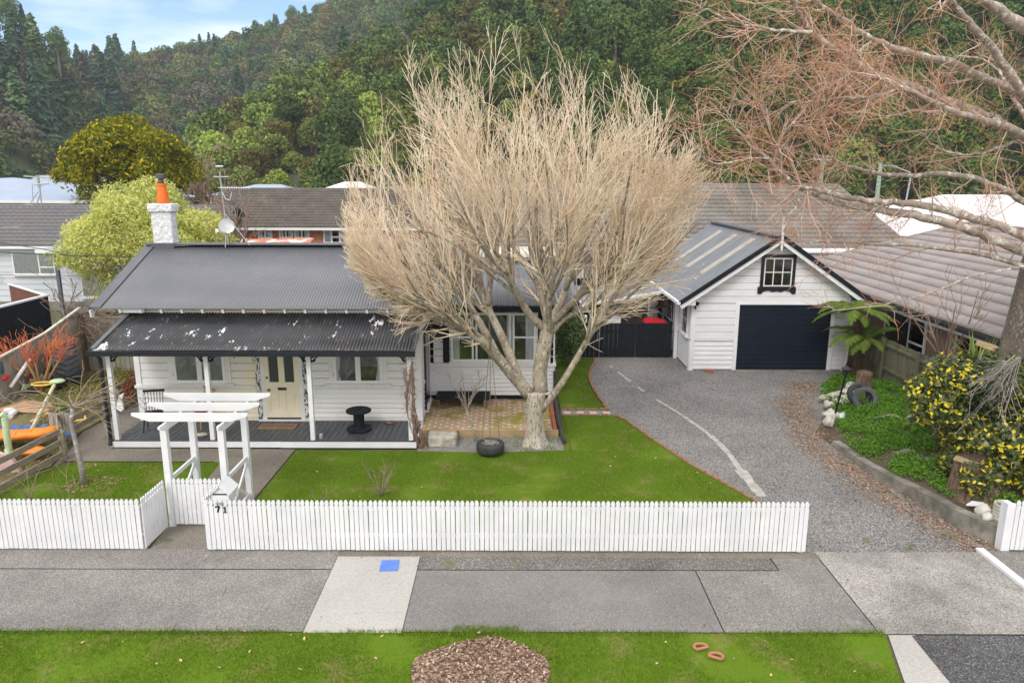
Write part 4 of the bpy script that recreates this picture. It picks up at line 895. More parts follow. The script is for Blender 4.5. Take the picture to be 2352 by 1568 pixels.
for s, nm in ((-1, 'roof_slope'), (1, 'roof_slope')):
    ex = AX + s * 3.13; b = MB(); nx, nz = SL * s, 1.
    b.add([(AX, 23.45, AZ), (AX, 31.5, AZ), (ex, 31.5, EZ), (ex, 23.45, EZ), (AX, 23.45, AZ - .05), (AX, 31.5, AZ - .05), (ex, 31.5, EZ - .05), (ex, 23.45, EZ - .05)],
          [(0, 1, 2, 3), (4, 7, 6, 5), (0, 3, 7, 4), (1, 5, 6, 2), (2, 6, 7, 3)])
    rf = b.build(nm, M['membrane'], gt)
    if s < 0:
        for yy in (29.0, 27.0, 25.0):
            b = MB(); L = lambda t, o=.006: (AX - 3.13 * t, AZ + (EZ - AZ) * t + o); (xa, za), (xb, zb) = L(.10), L(.66)
            b.add([(xa, yy, za), (xa, yy + .50, za), (xb, yy + .50, zb), (xb, yy, zb)], [(0, 1, 2, 3)]); b.build('skylight_strip', M['skylight'], rf)
        b = MB(); (xa, za), (xb, zb) = L(.73, .01), L(.73, .01)
        b.rock((xa, 25.0, za), .05, 3, sq=(1, 1, .3)); b.rock((xa + .5, 26, za + .36), .04, 4, sq=(1, 1, .3)); b.build('sealant_patch', M['white'], rf)
b = MB(); b.bar((AX, 23.42, AZ + .01), (AX, 31.5, AZ + .01), .34, .02); b.bar((AX - .12, 23.42, AZ - .06), (AX - .12, 31.5, AZ - .06), .2, .01, up=(SL, 0, 1)); b.build('ridge_cap', M['roof_flash'], gt)
b = MB(); b.bar((AX, 23.44, AZ - .01), (EX - .02, 23.44, EZ - .02), .035, .14); b.bar((AX, 23.44, AZ - .01), (11.75, 23.44, EZ - .02), .035, .14); b.build('barge_edge', M['black'], gt)
b = MB(); b.bar((AX, 23.47, AZ - .14), (EX + .02, 23.47, EZ - .15), .03, .15); b.bar((AX, 23.47, AZ - .14), (11.72, 23.47, EZ - .15), .03, .15); b.prism([(5.5, 2.26), (5.98, 2.26), (5.98, 2.6)], 23.5, 23.8, 'xz'); b.build('barge_board', M['white'], gt)
b = MB(); b.box(8.57, 8.63, 23.38, 23.44, 4.12, 5.0); b.prism([(8.57, 4.12), (8.63, 4.12), (8.6, 4.02)], 23.38, 23.44, 'xz'); b.box(8.55, 8.65, 23.36, 23.46, 4.30, 4.36); b.prism([(8.57, 5.0), (8.63, 5.0), (8.6, 5.12)], 23.38, 23.44, 'xz'); b.build('finial', M['white'], gt)
b = MB(); b.bar((5.42, 23.42, EZ - .02), (5.42, 31.5, EZ - .02), .10, .09); b.build('gutter', M['white'], gt)
b = MB(); b.tube([(11.2, 23.7, 2.4), (11.2, 23.7, .9), (11.16, 23.7, .1)], .04, 8); b.build('downpipe', M['white'], gt)
sl = thing('security_light', 'black twin-headed security light on the corner of the garage', 'light', (6.0, 23.75, 2.3))
b = MB(); b.box(5.98, 6.06, 23.70, 23.76, 2.22, 2.34); b.lathe([(.03, 0), (.06, .1), (.0, .1)], (5.96, 23.62, 2.30), 12, 'y'); b.lathe([(.03, 0), (.06, .1), (.0, .1)], (6.10, 23.62, 2.28), 12, 'y'); b.bar((6.02, 23.7, 2.26), (6.02, 23.62, 2.12), .05, .05); b.build('lamp_head', M['black'], sl)

# ------------------------------------------------------------------ black gates and fence, canopy
def planks(mb, x0, x1, z0, z1, w=.13, gap=.006, rnd=None, t=.02):
    x = x0
    while x < x1 - .02:
        e = min(x + w, x1); dz = (rnd.uniform(-.012, .012) if rnd else 0); mb.box(x, e - gap, -t, 0, z0, z1 + dz); x = e
for (x0, x1, lab) in ((3.15, 4.43, 'black timber gate leaf beside the black fence'), (4.45, 5.75, 'black timber gate leaf against the white garage post')):
    g = thing('black_gate', lab, 'gate', ((x0 + x1) / 2, 25.6, 0), 'black gate leaves across the end of the driveway')
    b = MB(wf(0, 25.6)); planks(b, x0, x1, .02, 1.22, .16); b.build('gate_boards', M['black'], g)
    b = MB(wf(0, 25.6)); b.box(x0, x1, -.024, .03, 1.225, 1.25); b.box(x0, x1, .0, .05, .2, .3); b.box(x0, x1, .0, .05, .9, 1.0); b.build('gate_frame', M['black'], g)
g = thing('black_fence', 'tall black plank fence beside the side lawn', 'fence', (2.3, 25.62, 0))
b = MB(wf(0, 25.62)); planks(b, 1.9, 3.10, .0, 1.75, .15, .012, R); b.build('fence_boards', M['black'], g); b = MB(wf(0, 25.62)); b.box(3.04, 3.13, 0, .09, 0, 1.5); b.box(1.9, 3.1, .01, .06, 1.3, 1.4); b.build('fence_post', M['black'], g)
g = thing('rear_black_fence', 'black courtyard fence behind the wicker chairs', 'fence', (4.3, 31.3, 0)); b = MB(wf(0, 31.3)); planks(b, 1.2, 5.9, 0, 2.1, .16, .008); b.build('fence_boards', M['black'], g)
b = MB(); b.box(5.80, 5.92, 25.5, 25.62, 0, 2.3); g = thing('gate_post', 'white square post between the gate and the garage', 'post', (5.86, 25.56, 0)); b.build('post', M['white'], g)
cn = thing('courtyard_canopy', 'grey lean-to canopy with white gutter beside the garage', 'canopy', (4.2, 27, 0))
b = MB(); b.add([(5.42, 26.2, 2.34), (5.42, 30.6, 2.34), (2.6, 30.6, 1.86), (2.6, 26.2, 1.86), (5.42, 26.2, 2.31), (5.42, 30.6, 2.31), (2.6, 30.6, 1.83), (2.6, 26.2, 1.83)], [(0, 1, 2, 3), (4, 7, 6, 5), (0, 3, 7, 4), (2, 6, 7, 3), (1, 5, 6, 2)]); b.build('canopy_roof', M['membrane'], cn)
for yy in (27.0, 28.3, 29.6): MB().add([(5.3, yy, 2.325), (5.3, yy + .4, 2.325), (2.7, yy + .4, 1.883), (2.7, yy, 1.883)], [(0, 1, 2, 3)]).build('skylight_strip', M['skylight'], cn)
b = MB(); b.bar((2.55, 26.16, 1.80), (5.45, 26.16, 2.29), .05, .11); b.bar((2.6, 26.1, 1.72), (2.6, 30.6, 1.72), .08, .1); b.build('canopy_fascia', M['white'], cn)
b = MB(); b.tube([(3.3, 26.9, 1.45), (5.7, 27.6, 2.0)], .035, 8); b.build('drain_pipe', M['white'], cn)
for xx in (2.7, 5.2): MB().box(xx - .04, xx + .04, 30.4, 30.48, 0, 1.9).build('canopy_post', M['white'], cn)
def wicker(loc, rz, tilt, lab):
    t = thing('wicker_chair', lab, 'chair', loc, 'wicker chairs stored behind the black gates'); Mx = Matrix.Rotation(rz, 4, 'Z') @ Matrix.Rotation(tilt, 4, 'X')
    b = MB(Matrix.Translation(loc) @ Mx); vs, fs = [], []; n, k = 14, 10
    for i in range(n + 1):
        a = math.radians(-75 + 150 * i / n)
        for j in range(k + 1):
            h = j / k; r = .36 + .12 * h; z = .35 + h * (.62 * math.cos(a * .62)); vs.append((r * math.sin(a), r * math.cos(a) * .8, z))
    for i in range(n):
        for j in range(k): q = i * (k + 1) + j; fs.append((q, q + k + 1, q + k + 2, q + 1))
    o = b.add(vs, fs).build('backrest', M['wicker'], t, True); md = o.modifiers.new('t', 'SOLIDIFY'); md.thickness = .03
    b = MB(Matrix.Translation(loc) @ Mx); b.lathe([(0, .36), (.36, .36), (.38, .33), (.36, .28), (0, .28)], (0, 0, 0), 18); b.build('seat', M['wicker'], t)
    b = MB(Matrix.Translation(loc) @ Mx); [b.bar((.25 * i, .25 * j, 0), (.25 * i, .25 * j, .3), .03, .03) for i in (-1, 1) for j in (-1, 1)]; b.build('leg', M['iron'], t)
wicker((4.62, 27.0, .62), math.radians(-20), math.radians(-8), 'grey wicker tub chair standing tallest behind the gates')
wicker((4.05, 27.1, .42), math.radians(35), math.radians(10), 'grey wicker tub chair leaning left of the taller one')
t = thing('white_cabinet', 'white flat-topped chest beside the wicker chairs', 'chest', (3.6, 26.7, 0)); MB().box(3.2, 4.0, 26.4, 27.3, 0, 1.30).build('chest_body', M['white'], t); MB().box(3.18, 4.02, 26.38, 27.32, 1.305, 1.36).build('chest_lid', M['nb_wall'], t)
t = thing('red_lid_bin', 'red-lidded wheelie bin just behind the black gate', 'bin', (5.2, 26.1, 0))
b = MB(); b.prism([(4.92, 0), (5.46, 0), (5.5, 1.18), (4.88, 1.18)], 25.85, 26.4, 'xz'); b.build('bin_body', M['iron'], t); b = MB(); b.prism([(4.80, 1.20), (5.56, 1.20), (5.54, 1.25), (5.35, 1.30), (5.0, 1.31), (4.84, 1.27)], 25.78, 26.42, 'xz'); b.build('bin_lid', M['red'], t)
t = thing('wall_planter', 'small potted plant on a bracket on the courtyard wall', 'plant pot', (5.75, 27.6, 1.5)); b = MB(); b.box(5.5, 5.95, 27.5, 27.8, 1.48, 1.52); b.lathe([(.06, 1.52), (.1, 1.72), (.08, 1.72)], (5.72, 27.6, 0), 10); b.build('pot', M['terracotta'], t)
b = MB(); [b.bar((5.72, 27.6, 1.7), (5.72 + .12 * math.cos(a), 27.6 + .1 * math.sin(a), 2.02 + .05 * math.sin(a * 3)), .05, .02) for a in range(6)]; b.build('leaves', M['green'], t)
t = thing('meter_box', 'white rounded box on the black fence', 'meter box', (2.2, 25.5, 1.5)); o = MB().box(2.42, 2.66, 25.36, 25.5, 1.28, 1.58).build('box', M['white'], t); o.modifiers.new('b', 'BEVEL').width = .04
t = thing('courtyard_lamp', 'small black lantern under the garage eave', 'lantern', (5.9, 27, 2)); b = MB(); b.lathe([(.02, 2.2), (.09, 2.12), (.05, 1.92), (0, 1.9)], (5.78, 26.9, 0), 6); b.bar((5.95, 26.9, 2.2), (5.78, 26.9, 2.2), .02, .02); b.build('lantern_frame', M['iron'], t)

# ------------------------------------------------------------------ neighbouring houses
def gable_house(root, x0, x1, yf, yb, ze, yr, zr, mat, wall, over=.45, hipL=0, hipR=0, z0=0, course=.34, wave=.3, fascia='white'):
    tiled('roof_slope', mat, root, (x0 - over, yf - over, ze), (x1 + over, yf - over, ze), (x1 + over - hipR, yr, zr), (x0 - over + hipL, yr, zr), course, wave)
    tiled('roof_slope', mat, root, (x0 - over, yb + over, ze), (x1 + over, yb + over, ze), (x1 + over - hipR, yr, zr), (x0 - over + hipL, yr, zr), course * 2, wave * 2, nx=4)
    for (hx, xx, s) in ((hipL, x0 - over, 1), (hipR, x1 + over, -1)):
        if hx: tiled('roof_hip', mat, root, (xx, yb + over, ze), (xx, yf - over, ze), (xx + s * hx, yr - .01, zr), (xx + s * hx, yr + .01, zr), course, wave)
    b = MB(); b.tube([(x0 - over + hipL, yr, zr + .03), (x1 + over - hipR, yr, zr + .03)], .09, 8)
    for (hx, xx, s) in ((hipL, x0 - over, 1), (hipR, x1 + over, -1)):
        if hx: b.tube([(xx, yf - over, ze + .03), (xx + s * hx, yr, zr + .03)], .08, 8); b.tube([(xx, yb + over, ze + .03), (xx + s * hx, yr, zr + .03)], .08, 8)
    b.build('ridge_tiles', mat, root)
    b = MB(); b.box(x0 - over, x1 + over, yf - over - .1, yf - over - .0, ze - .14, ze - .02); b.box(x0 - over, x1 + over, yf - over, yf, ze - .16, ze - .145); b.build('gutter', M[fascia], root)
    w = MB(); w.box(x0, x1, yf, yb, z0, ze - .05)
    if not hipL or not hipR:
        for (hx, xx, s) in ((hipL, x0, 1), (hipR, x1, -1)):
            if not hx: w.prism([(yf, ze - .05), (yb, ze - .05), (yr, zr - .15)], xx, xx + s * .1, 'yz')
    w.build('wall', wall, root)
# pale weatherboard house on the left
h = thing('weatherboard_house', 'pale grey weatherboard house with brown tiled roof and blue-grey porch posts', 'house', (-21, 37, 0))
gable_house(h, -30, -14.5, 35, 41.3, 3.13, 38.15, 4.80, M['tile_n'], M['nb_wall'], .35, hipL=0, hipR=0, course=.33, wave=.33)
b = MB(wf(0, 35)); b.box(-30, -14.4, -.03, 0, -.02, .42); b.build('foundation', M['concrete'], h)
b = MB(wf(0, 35)); boards(b, -30, -14.4, .42, 2.98, .30, .03); b.build('cladding', M['nb_wall'], h)
window(h, wf(0, 34.95), -23.9, -21.86, 1.72, 2.88, vs=(.62,), hs=((.32, .64, 1),), fw=.07, mw=.06, curtains=((.02, .98),), behind='curtain')
window(h, wf(0, 34.95), -20.75, -17.6, .62, 2.68, vs=(.45, .97), fw=.08, mw=.07, curtains=((.02, .98),), behind='curtain')
window(h, wf(0, 34.95), -28.9, -26.8, 1.2, 2.7, vs=(.5,), fw=.07, mw=.06, curtains=((.02, .98),), behind='curtain')
b = MB(); b.box(-20.9, -17.4, 34.5, 34.95, .3, .44); b.box(-20.9, -17.3, 33.9, 34.5, .1, .28); b.build('step', M['concrete'], h)
for px in (-20.95, -18.35): MB().box(px - .07, px + .07, 33.5, 33.64, 0, 3.0).build('porch_post', M['steel'], h)
b = MB(); b.box(-21.6, -14, 33.3, 34.6, 3.02, 3.10); b.build('porch_roof', M['blueroof'], h); MB().box(-21.65, -14, 33.2, 33.3, 2.93, 3.09).build('porch_gutter', M['white'], h)
b = MB(); b.lathe([(.02, 2.9), (.1, 2.8), (.06, 2.6)], (-19, 33.9, 0), 8); b.build('porch_light', M['iron'], h)
b = MB(); b.box(-25.2, -24.95, 34.88, 34.95, 1.55, 1.85); b.tube([(-25, 34.9, 1.55), (-24.6, 34.9, 1.4), (-24.55, 34.9, 1.7)], .02, 6); b.build('meter_box', M['white'], h)
# far pale blue roofed house
h = thing('blue_roofed_house', 'house with pale blue metal roof beyond the tiled roof', 'house', (-38, 57, 0))
e1, e2 = at(-260, 459, 55), at(318, 461, 55); 
b = MB(); b.box(e1.x, e2.x - 1, 56, 66, 0, e1.z); b.build('wall', simple('cream_wall', (.66, .66, .60), .7), h)
b = MB(); zr = 6.15; b.add([(e1.x, 55, e1.z), (e2.x, 55, e2.z - .1), (e2.x, 67, e1.z), (e1.x, 67, e1.z), (e1.x + 3, 61, zr), (-40.6, 61, zr + .1), (-35.5, 61, zr - .5)], [(0, 1, 6, 5), (0, 5, 4), (1, 2, 6), (2, 3, 5, 6), (3, 4, 5), (0, 4, 3)]); b.build('roof', M['blueroof'], h)
b = MB(); b.bar((e1.x, 54.9, e1.z - .05), (e2.x, 54.9, e2.z - .12), .12, .22); b.build('gutter', M['white'], h)
for i, (ua, ub) in enumerate(((140, 163), (170, 195))):
    pa, pb = at(ua, 466, 55.9), at(ub, 490, 55.9); window(h, wf(0, 55.95), pa.x, pb.x, pb.z, pa.z, fw=.1, behind='greylace')
h = thing('striped_cladding_house', 'low house with dark roof and pale grey ribbed cladding behind the blue roof', 'house', (-38, 72, 0))
p0, p1 = at(60, 470, 72), at(250, 420, 72); b = MB(); boards(MBq := MB(wf(0, 72)), p0.x, p1.x, 0, p1.z - .7, .5, .12); MBq.build('wall', M['nb_wall'], h)
b = MB(); b.prism([(71.5, p1.z - .8), (80, p1.z - .8), (76, p1.z + .7)], p0.x - 1, p1.x + 1, 'yz'); b.build('roof', simple('lilac_grey_roof', (.36, .36, .44), .5), h)
MB().box(at(118, 430, 71).x, at(131, 430, 71).x, 73, 74, p1.z - .5, p1.z + .25).build('chimney', M['galv'], h)
h = thing('dark_roofed_house', 'distant house with charcoal roof under the hillside trees', 'house', (-50, 95, 0)); p0, p1 = at(-60, 415, 95), at(148, 415, 95)
MB().box(p0.x, p1.x, 96, 104, 0, p0.z - 1.2).build('wall', M['cream'], h); MB().prism([(95, p0.z - 1.2), (105, p0.z - 1.2), (100, p0.z + .1)], p0.x - .5, p1.x + .5, 'yz').build('roof', M['roof'], h)
# brick house behind
h = thing('brick_house', 'red brick house with grey-brown tiled roof behind the cottage', 'house', (-10, 40, 0))
gable_house(h, -15.9, -4.6, 38.4, 45.6, 3.80, 42, 5.62, M['tile_l'], M['brick_wall'], .45, course=.30, wave=.3)
for (ua, ub, n, va) in ((592, 627, 2, 562), (640, 674, 2, 562), (675, 712, 2, 562), (742, 800, 3, 559)):
    pa, pb = at(ua, 524, 38.35), at(ub, va, 38.35); window(h, wf(0, 38.38), pa.x, pb.x, pb.z, pa.z - .05, vs=[(i + 1) / n for i in range(n - 1)], hs=((.45, .34, .66),) if n > 2 else (.45,), fw=.07, mw=.08, curtains=((.03, .33), (.68, .97)), behind='darkin')
h = thing('rusty_roofed_shed', 'small grey timber shed with rusty orange roof in front of the brick house', 'shed', (-11, 34, 0))
pa, pb, pc, pd = at(527, 556, 33), at(690, 558, 33), at(714, 540, 35.5), at(610, 541, 36.5)
b = MB(); b.add([(pa.x, 33, 2.95), (pb.x, 33, 2.95), (pc.x, 36, 3.42), (pd.x - 1, 36, 3.36), (pa.x, 33, 2.88), (pb.x, 33, 2.88), (pc.x, 36, 3.34), (pd.x - 1, 36, 3.29)], [(0, 1, 2, 3), (4, 7, 6, 5), (0, 4, 5, 1), (1, 5, 6, 2), (3, 2, 6, 7)]); b.build('shed_roof', M['rust'], h)
b = MB(); b.box(pa.x, pb.x, 32.92, 33.0, 2.78, 2.93); b.build('shed_fascia', M['white'], h)
b = MB(); b.add([(pb.x - .1, 33.2, 0), (pc.x - .05, 35.8, 0), (pc.x - .05, 35.8, 3.36), (pb.x - .1, 33.2, 2.95)], [(0, 1, 2, 3)]); b.box(pa.x + .2, pb.x - .15, 33.2, 33.3, 0, 2.8); b.build('shed_wall', M['paling'], h)
# long tiled house behind the garage
h = thing('long_tiled_house', 'long house with weathered grey tiled roof behind the garage', 'house', (10, 38, 0))
gable_house(h, -2.5, 18.6, 35.6, 44.4, 3.08, 40, 5.92, M['tile_r'], simple('off_white_wall', (.62, .62, .60), .6), .5, hipR=1.7, course=.36, wave=.33)
b = MB(wf(0, 35.58)); b.box(-2.5, 13, -.03, 0, 0, 1.0); b.build('brick_plinth', M['brick_wall'], h)
for (xa, xb) in ((1.2, 2.2), (3.4, 5.6), (6.6, 8.0), (14.2, 15.2), (17.2, 18.2)):
    window(h, wf(0, 35.55), xa, xb, 1.2, 2.85, vs=(.33, .67) if xb - xa > 1.5 else (.5,), hs=(.6,), fw=.08, mw=.08, curtains=((.03, .25), (.75, .97)))
MB().box(14.0, 16.9, 34.2, 35.5, 0, 2.92).build('porch_wall', M['white'], h)
MB().box(13.6, 17.3, 34.0, 35.6, 2.93, 3.0).build('porch_soffit', M['white'], h)
h = thing('grey_lean_to', 'low corrugated lean-to with cream trim behind the cottage wing', 'shed', (-1, 30, 0))
corrugated('lean_to_roof', M['roof_wing'], h, -4.6, -1.4, 29.4, 3.02, 33, 3.6, pitch=.15, amp=.012); MB().box(-1.4, 2.6, 29.7, 33, 2.4, 3.30).build('lean_to_wall', simple('cream_trim', (.66, .62, .5), .6), h); MB().box(-1.5, 2.7, 29.5, 29.68, 3.18, 3.28).build('gutter', M['white'], h)
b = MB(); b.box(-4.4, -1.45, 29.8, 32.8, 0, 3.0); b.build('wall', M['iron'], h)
# neighbour with mauve-grey roof
h = thing('mauve_roofed_house', 'house with large mauve-grey tiled roof past the garage', 'house', (16, 26, 0))
EXR = 12.15
tiled('roof_slope', M['tile_m'], h, (EXR, 32.5, 2.42), (EXR, 14.0, 2.42), (18.2, 14.0, 4.55), (18.2, 29.6, 4.55), .50, .35, .02, .07, 4)
tiled('roof_hip', M['tile_m'], h, (24.2, 32.5, 2.42), (EXR, 32.5, 2.42), (18.19, 29.6, 4.55), (18.21, 29.6, 4.55), .62, 1.2, .012, .05, 3)
tiled('roof_slope', M['tile_m'], h, (24.2, 14.0, 2.42), (24.2, 32.5, 2.42), (18.2, 29.6, 4.55), (18.2, 14.0, 4.55), .9, 1.2, .012, .05, 3)
b = MB(); b.bar((EXR, 32.5, 2.47), (18.2, 29.6, 4.6), .2, .06); b.bar((18.2, 14, 4.6), (18.2, 29.6, 4.6), .2, .06); b.build('ridge_tiles', M['tile_m'], h)
b = MB(); b.bar((EXR - .06, 14, 2.33), (EXR - .06, 32.5, 2.33), .10, .12); b.build('gutter', M['iron'], h); b = MB(); b.bar((EXR + .02, 14, 2.24), (EXR + .02, 32.5, 2.24), .03, .16); b.build('fascia', M['white'], h)
MB().box(12.75, 23.6, 14.5, 32.0, 0, 2.3).build('wall', simple('tan_brick', (.27, .19, .13), .9, (.22, .15, .11), 6), h)
RS = wf(12.73, 24, 0, -90)
window(h, RS, -.4, 2.1, .85, 2.15, vs=(.62,), hs=((.3, .62, 1),), fw=.07, mw=.07, curtains=((.02, .98),), behind='curtain')
window(h, RS, 3.6, 5.0, .85, 2.15, vs=(.5,), fw=.07, mw=.07, curtains=((.02, .98),), behind='curtain')
# white building far right and distant bits
h = thing('white_roofed_building', 'bright white hip-roofed building behind the bare roadside tree', 'building', (22, 47, 0))
pa, pb, pc, pd, pe = at(2040, 482, 46), at(2165, 447, 50), at(2275, 447, 50), at(2330, 500, 46), at(2100, 560, 40)
b = MB(); b.add([(pa.x - 1.2, 43, pe.z + .2), (pd.x + 4, 43, pe.z + .2), (pc.x + 1, 50, pc.z), (pb.x, 50, pb.z), (pa.x - 1.2, 57, pe.z), (pd.x + 4, 57, pe.z)], [(0, 1, 2, 3), (1, 5, 2), (5, 4, 3, 2), (4, 0, 3)]); b.build('roof', M['white_roof'], h)
MB().box(pa.x - .6, pd.x + 3.5, 43.6, 56, 0, pe.z + .1).build('wall', M['white'], h)
for i, (u, v, Y, w_, m, lab) in enumerate(((578, 432, 75, 9, 'blueroof', 'distant pale grey roof just above the brick house ridge'), (785, 425, 78, 6, 'white_roof', 'distant white gabled roof beside the bare tree crown'))):
    p = at(u, v + 4, Y); h = thing('distant_house', lab, 'house', (p.x, Y, 0)); MB().box(p.x - w_ / 2, p.x + w_ / 2, Y, Y + 8, 0, p.z - .6).build('wall', M['cream'], h)
    MB().add([(p.x - w_ / 2 - .3, Y - .3, p.z - .6), (p.x + w_ / 2 + .3, Y - .3, p.z - .6), (p.x + w_ / 2 + .3, Y + 8, p.z - .6), (p.x - w_ / 2 - .3, Y + 8, p.z - .6), (p.x - w_ * .1, Y + 4, p.z + .5), (p.x + w_ * .2, Y + 4, p.z + .5)], [(0, 1, 5, 4), (1, 2, 5), (2, 3, 4, 5), (3, 0, 4)]).build('roof', M[m], h)
# ------------------------------------------------------------------ picket fences, gate, pergola, letterbox
def pickets(mb, p0, p1, z0=.04, top=.96, pitch=.0826, w=.0705, t=.016, jit=.004, seed=0):
    rs = random.Random(seed); a, b = Vector((*p0, 0)), Vector((*p1, 0)); L = (b - a).length; n = max(1, int(round(L / pitch))); d = (b - a) / L
    ang = math.atan2(d.y, d.x); h = w / 2
    prof = [(-h, z0), (h, z0), (h, top - .135), (h * .62, top - .12), (h * .50, top - .107), (h * .80, top - .092), (h, top - .066), (h * .92, top - .040), (h * .55, top - .012), (0, top)]
    prof = prof + [(-x, z) for x, z in prof[-2:1:-1]]
    for i in range(n):
        c = a + d * (i + .5) * L / n; dz = rs.uniform(-jit, jit); mb.M = Matrix.Translation((c.x, c.y, dz)) @ Matrix.Rotation(ang, 4, 'Z') @ Matrix.Rotation(rs.uniform(-.006, .006), 4, 'Y')
        mb.prism(prof, -t, 0, 'xz')
    mb.M = I4
def picket_fence(lab, runs, loc, seed, ends=()):
    g = thing('picket_fence', lab, 'picket fence', loc, None)
    for k, (p0, p1) in enumerate(runs):
        b = MB(); pickets(b, p0, p1, seed=seed + k); b.build('pickets', M['fence_white'], g)
        for z in (.30, .80):
            a, c = Vector((*p0, z)), Vector((*p1, z)); n = Vector((-(c - a).y, (c - a).x, 0)).normalized() * .025
            MB().bar(a + n, c + n, .036, .07).build('rail', M['fence_white'], g)
    for (x, y) in ends: MB().box(x - .045, x + .045, y - .045, y + .045, 0, .80).build('post', M['fence_white'], g)
    return g
picket_fence('white picket fence turning back to the gate, on the weeping tree side', [((-13.5, 11.56), (-6.36, 11.56)), ((-6.345, 11.57), (-6.33, 12.38))], (-9, 11.56, 0), 1, [(-6.40, 11.64), (-8.8, 11.64), (-11.2, 11.64)])
picket_fence('long white picket fence in front of the lawn, from the letterbox to the driveway', [((-5.25, 11.54), (5.06, 11.50)), ((-5.255, 12.38), (-5.255, 11.56))], (0, 11.52, 0), 5, [(-5.19, 11.62)] + [(-5.2 + 1.7 * i, 11.61) for i in range(1, 6)] + [(5.0, 11.58)])
g = picket_fence('short white picket fence beside the painted drum on the far side of the driveway', [((8.62, 11.58), (13.5, 11.58))], (9, 11.58, 0), 9, [(11, 11.66)])
MB().box(8.49, 8.60, 11.60, 11.76, 0, .88).build('post', M['fence_white'], g)
MB().box(8.47, 8.61, 11.56, 11.59, .02, .90).build('end_board', M['fence_white'], g)
g = thing('picket_gate', 'white picket gate hung between the front pergola posts', 'gate', (-5.8, 12.45, 0)); b = MB(); pickets(b, (-6.20, 12.44), (-5.30, 12.44), z0=.06, seed=20); b.build('pickets', M['fence_white'], g)
for z in (.3, .8): MB().box(-6.2, -5.3, 12.442, 12.478, z - .035, z + .035).build('rail', M['fence_white'], g)
pg = thing('pergola', 'white entrance pergola with three pointed cross beams over the picket gate', 'pergola', (-5.75, 13, 0))
for (x, y) in ((-6.27, 12.5), (-5.24, 12.5), (-6.27, 13.62), (-5.24, 13.62)): MB().box(x - .055, x + .055, y - .055, y + .055, 0, 1.95).build('post', M['fence_white'], pg)
for x in (-6.27, -5.24):
    MB(wf(x, 13.06, 0, 90)).prism([(-.90, 2.03), (-.90, 1.98), (-.68, 1.885), (.68, 1.885), (.90, 1.98), (.90, 2.03)], -.10, -.06, 'xz').build('side_beam', M['fence_white'], pg)
    b = MB(); b.bar((x, 12.55, .90), (x, 13.57, .90), .04, .08); b.build('side_rail', M['fence_white'], pg)
    b = MB(); b.bar((x + .01, 12.55, .12), (x + .01, 13.57, .82), .03, .07); b.build('side_brace', M['fence_white'], pg)
    b = MB(); b.bar((x - .02, 12.55, .82), (x - .02, 13.57, .12), .03, .07); b.build('side_brace', M['fence_white'], pg)
    MB().bar((x, 12.55, .12), (x, 13.57, .12), .04, .07).build('side_rail', M['fence_white'], pg)
for y in (12.46, 13.08, 13.70):
    MB().prism([(-6.80, 2.19), (-6.80, 2.145), (-6.50, 2.04), (-5.02, 2.04), (-4.72, 2.145), (-4.72, 2.19)], y - .022, y + .022, 'xz').build('cross_beam', M['fence_white'], pg)
lb = thing('letterbox', 'white house-shaped letterbox with black slot behind the pickets numbered 71', 'letterbox', (-4.95, 11.7, .9))
b = MB(); b.prism([(-5.10, .86), (-4.82, .86), (-4.82, 1.06), (-4.96, 1.19), (-5.10, 1.06)], 11.56, 11.92, 'xz'); bd = b.build('box_body', M['fence_white'], lb)
MB().box(-5.08, -4.84, 11.552, 11.56, 1.035, 1.055).build('slot', M['black'], bd)
b = MB(); b.bar((-5.04, 11.52, 1.125), (-5.04, 11.96, 1.125), .24, .014, up=(-.68, 0, .72)); b.bar((-4.88, 11.52, 1.125), (-4.88, 11.96, 1.125), .24, .014, up=(.68, 0, .72)); b.build('box_roof', M['fence_white'], lb)
MB().box(-5.03, -4.90, 11.512, 11.52, .875, .915).build('name_plate', M['galv'], lb)
SEV = [(0, .95), (0, .68), (.08, .68), (.14, .80), (.34, .80), (.14, .0), (.36, .0), (.58, .82), (.58, .98), (.08, .98)]
ONE = [(.05, 0), (.55, 0), (.55, .08), (.41, .11), (.41, 1.0), (.32, 1.0), (.05, .84), (.09, .74), (.22, .80), (.22, .11), (.05, .08)]
for gl, x0 in ((SEV, -5.045), (ONE, -4.925)):
    nmr = thing('house_number', 'black painted seven, the first digit on the pickets under the letterbox' if gl is SEV else 'black painted one, the second digit on the pickets under the letterbox', 'house number', (x0, 11.515, .74))
    MB().prism([(x0 + a * .135, .735 + c * .115 - (.012 if gl is ONE else 0)) for a, c in gl], 11.514, 11.521, 'xz').build('numeral', M['black'], nmr)

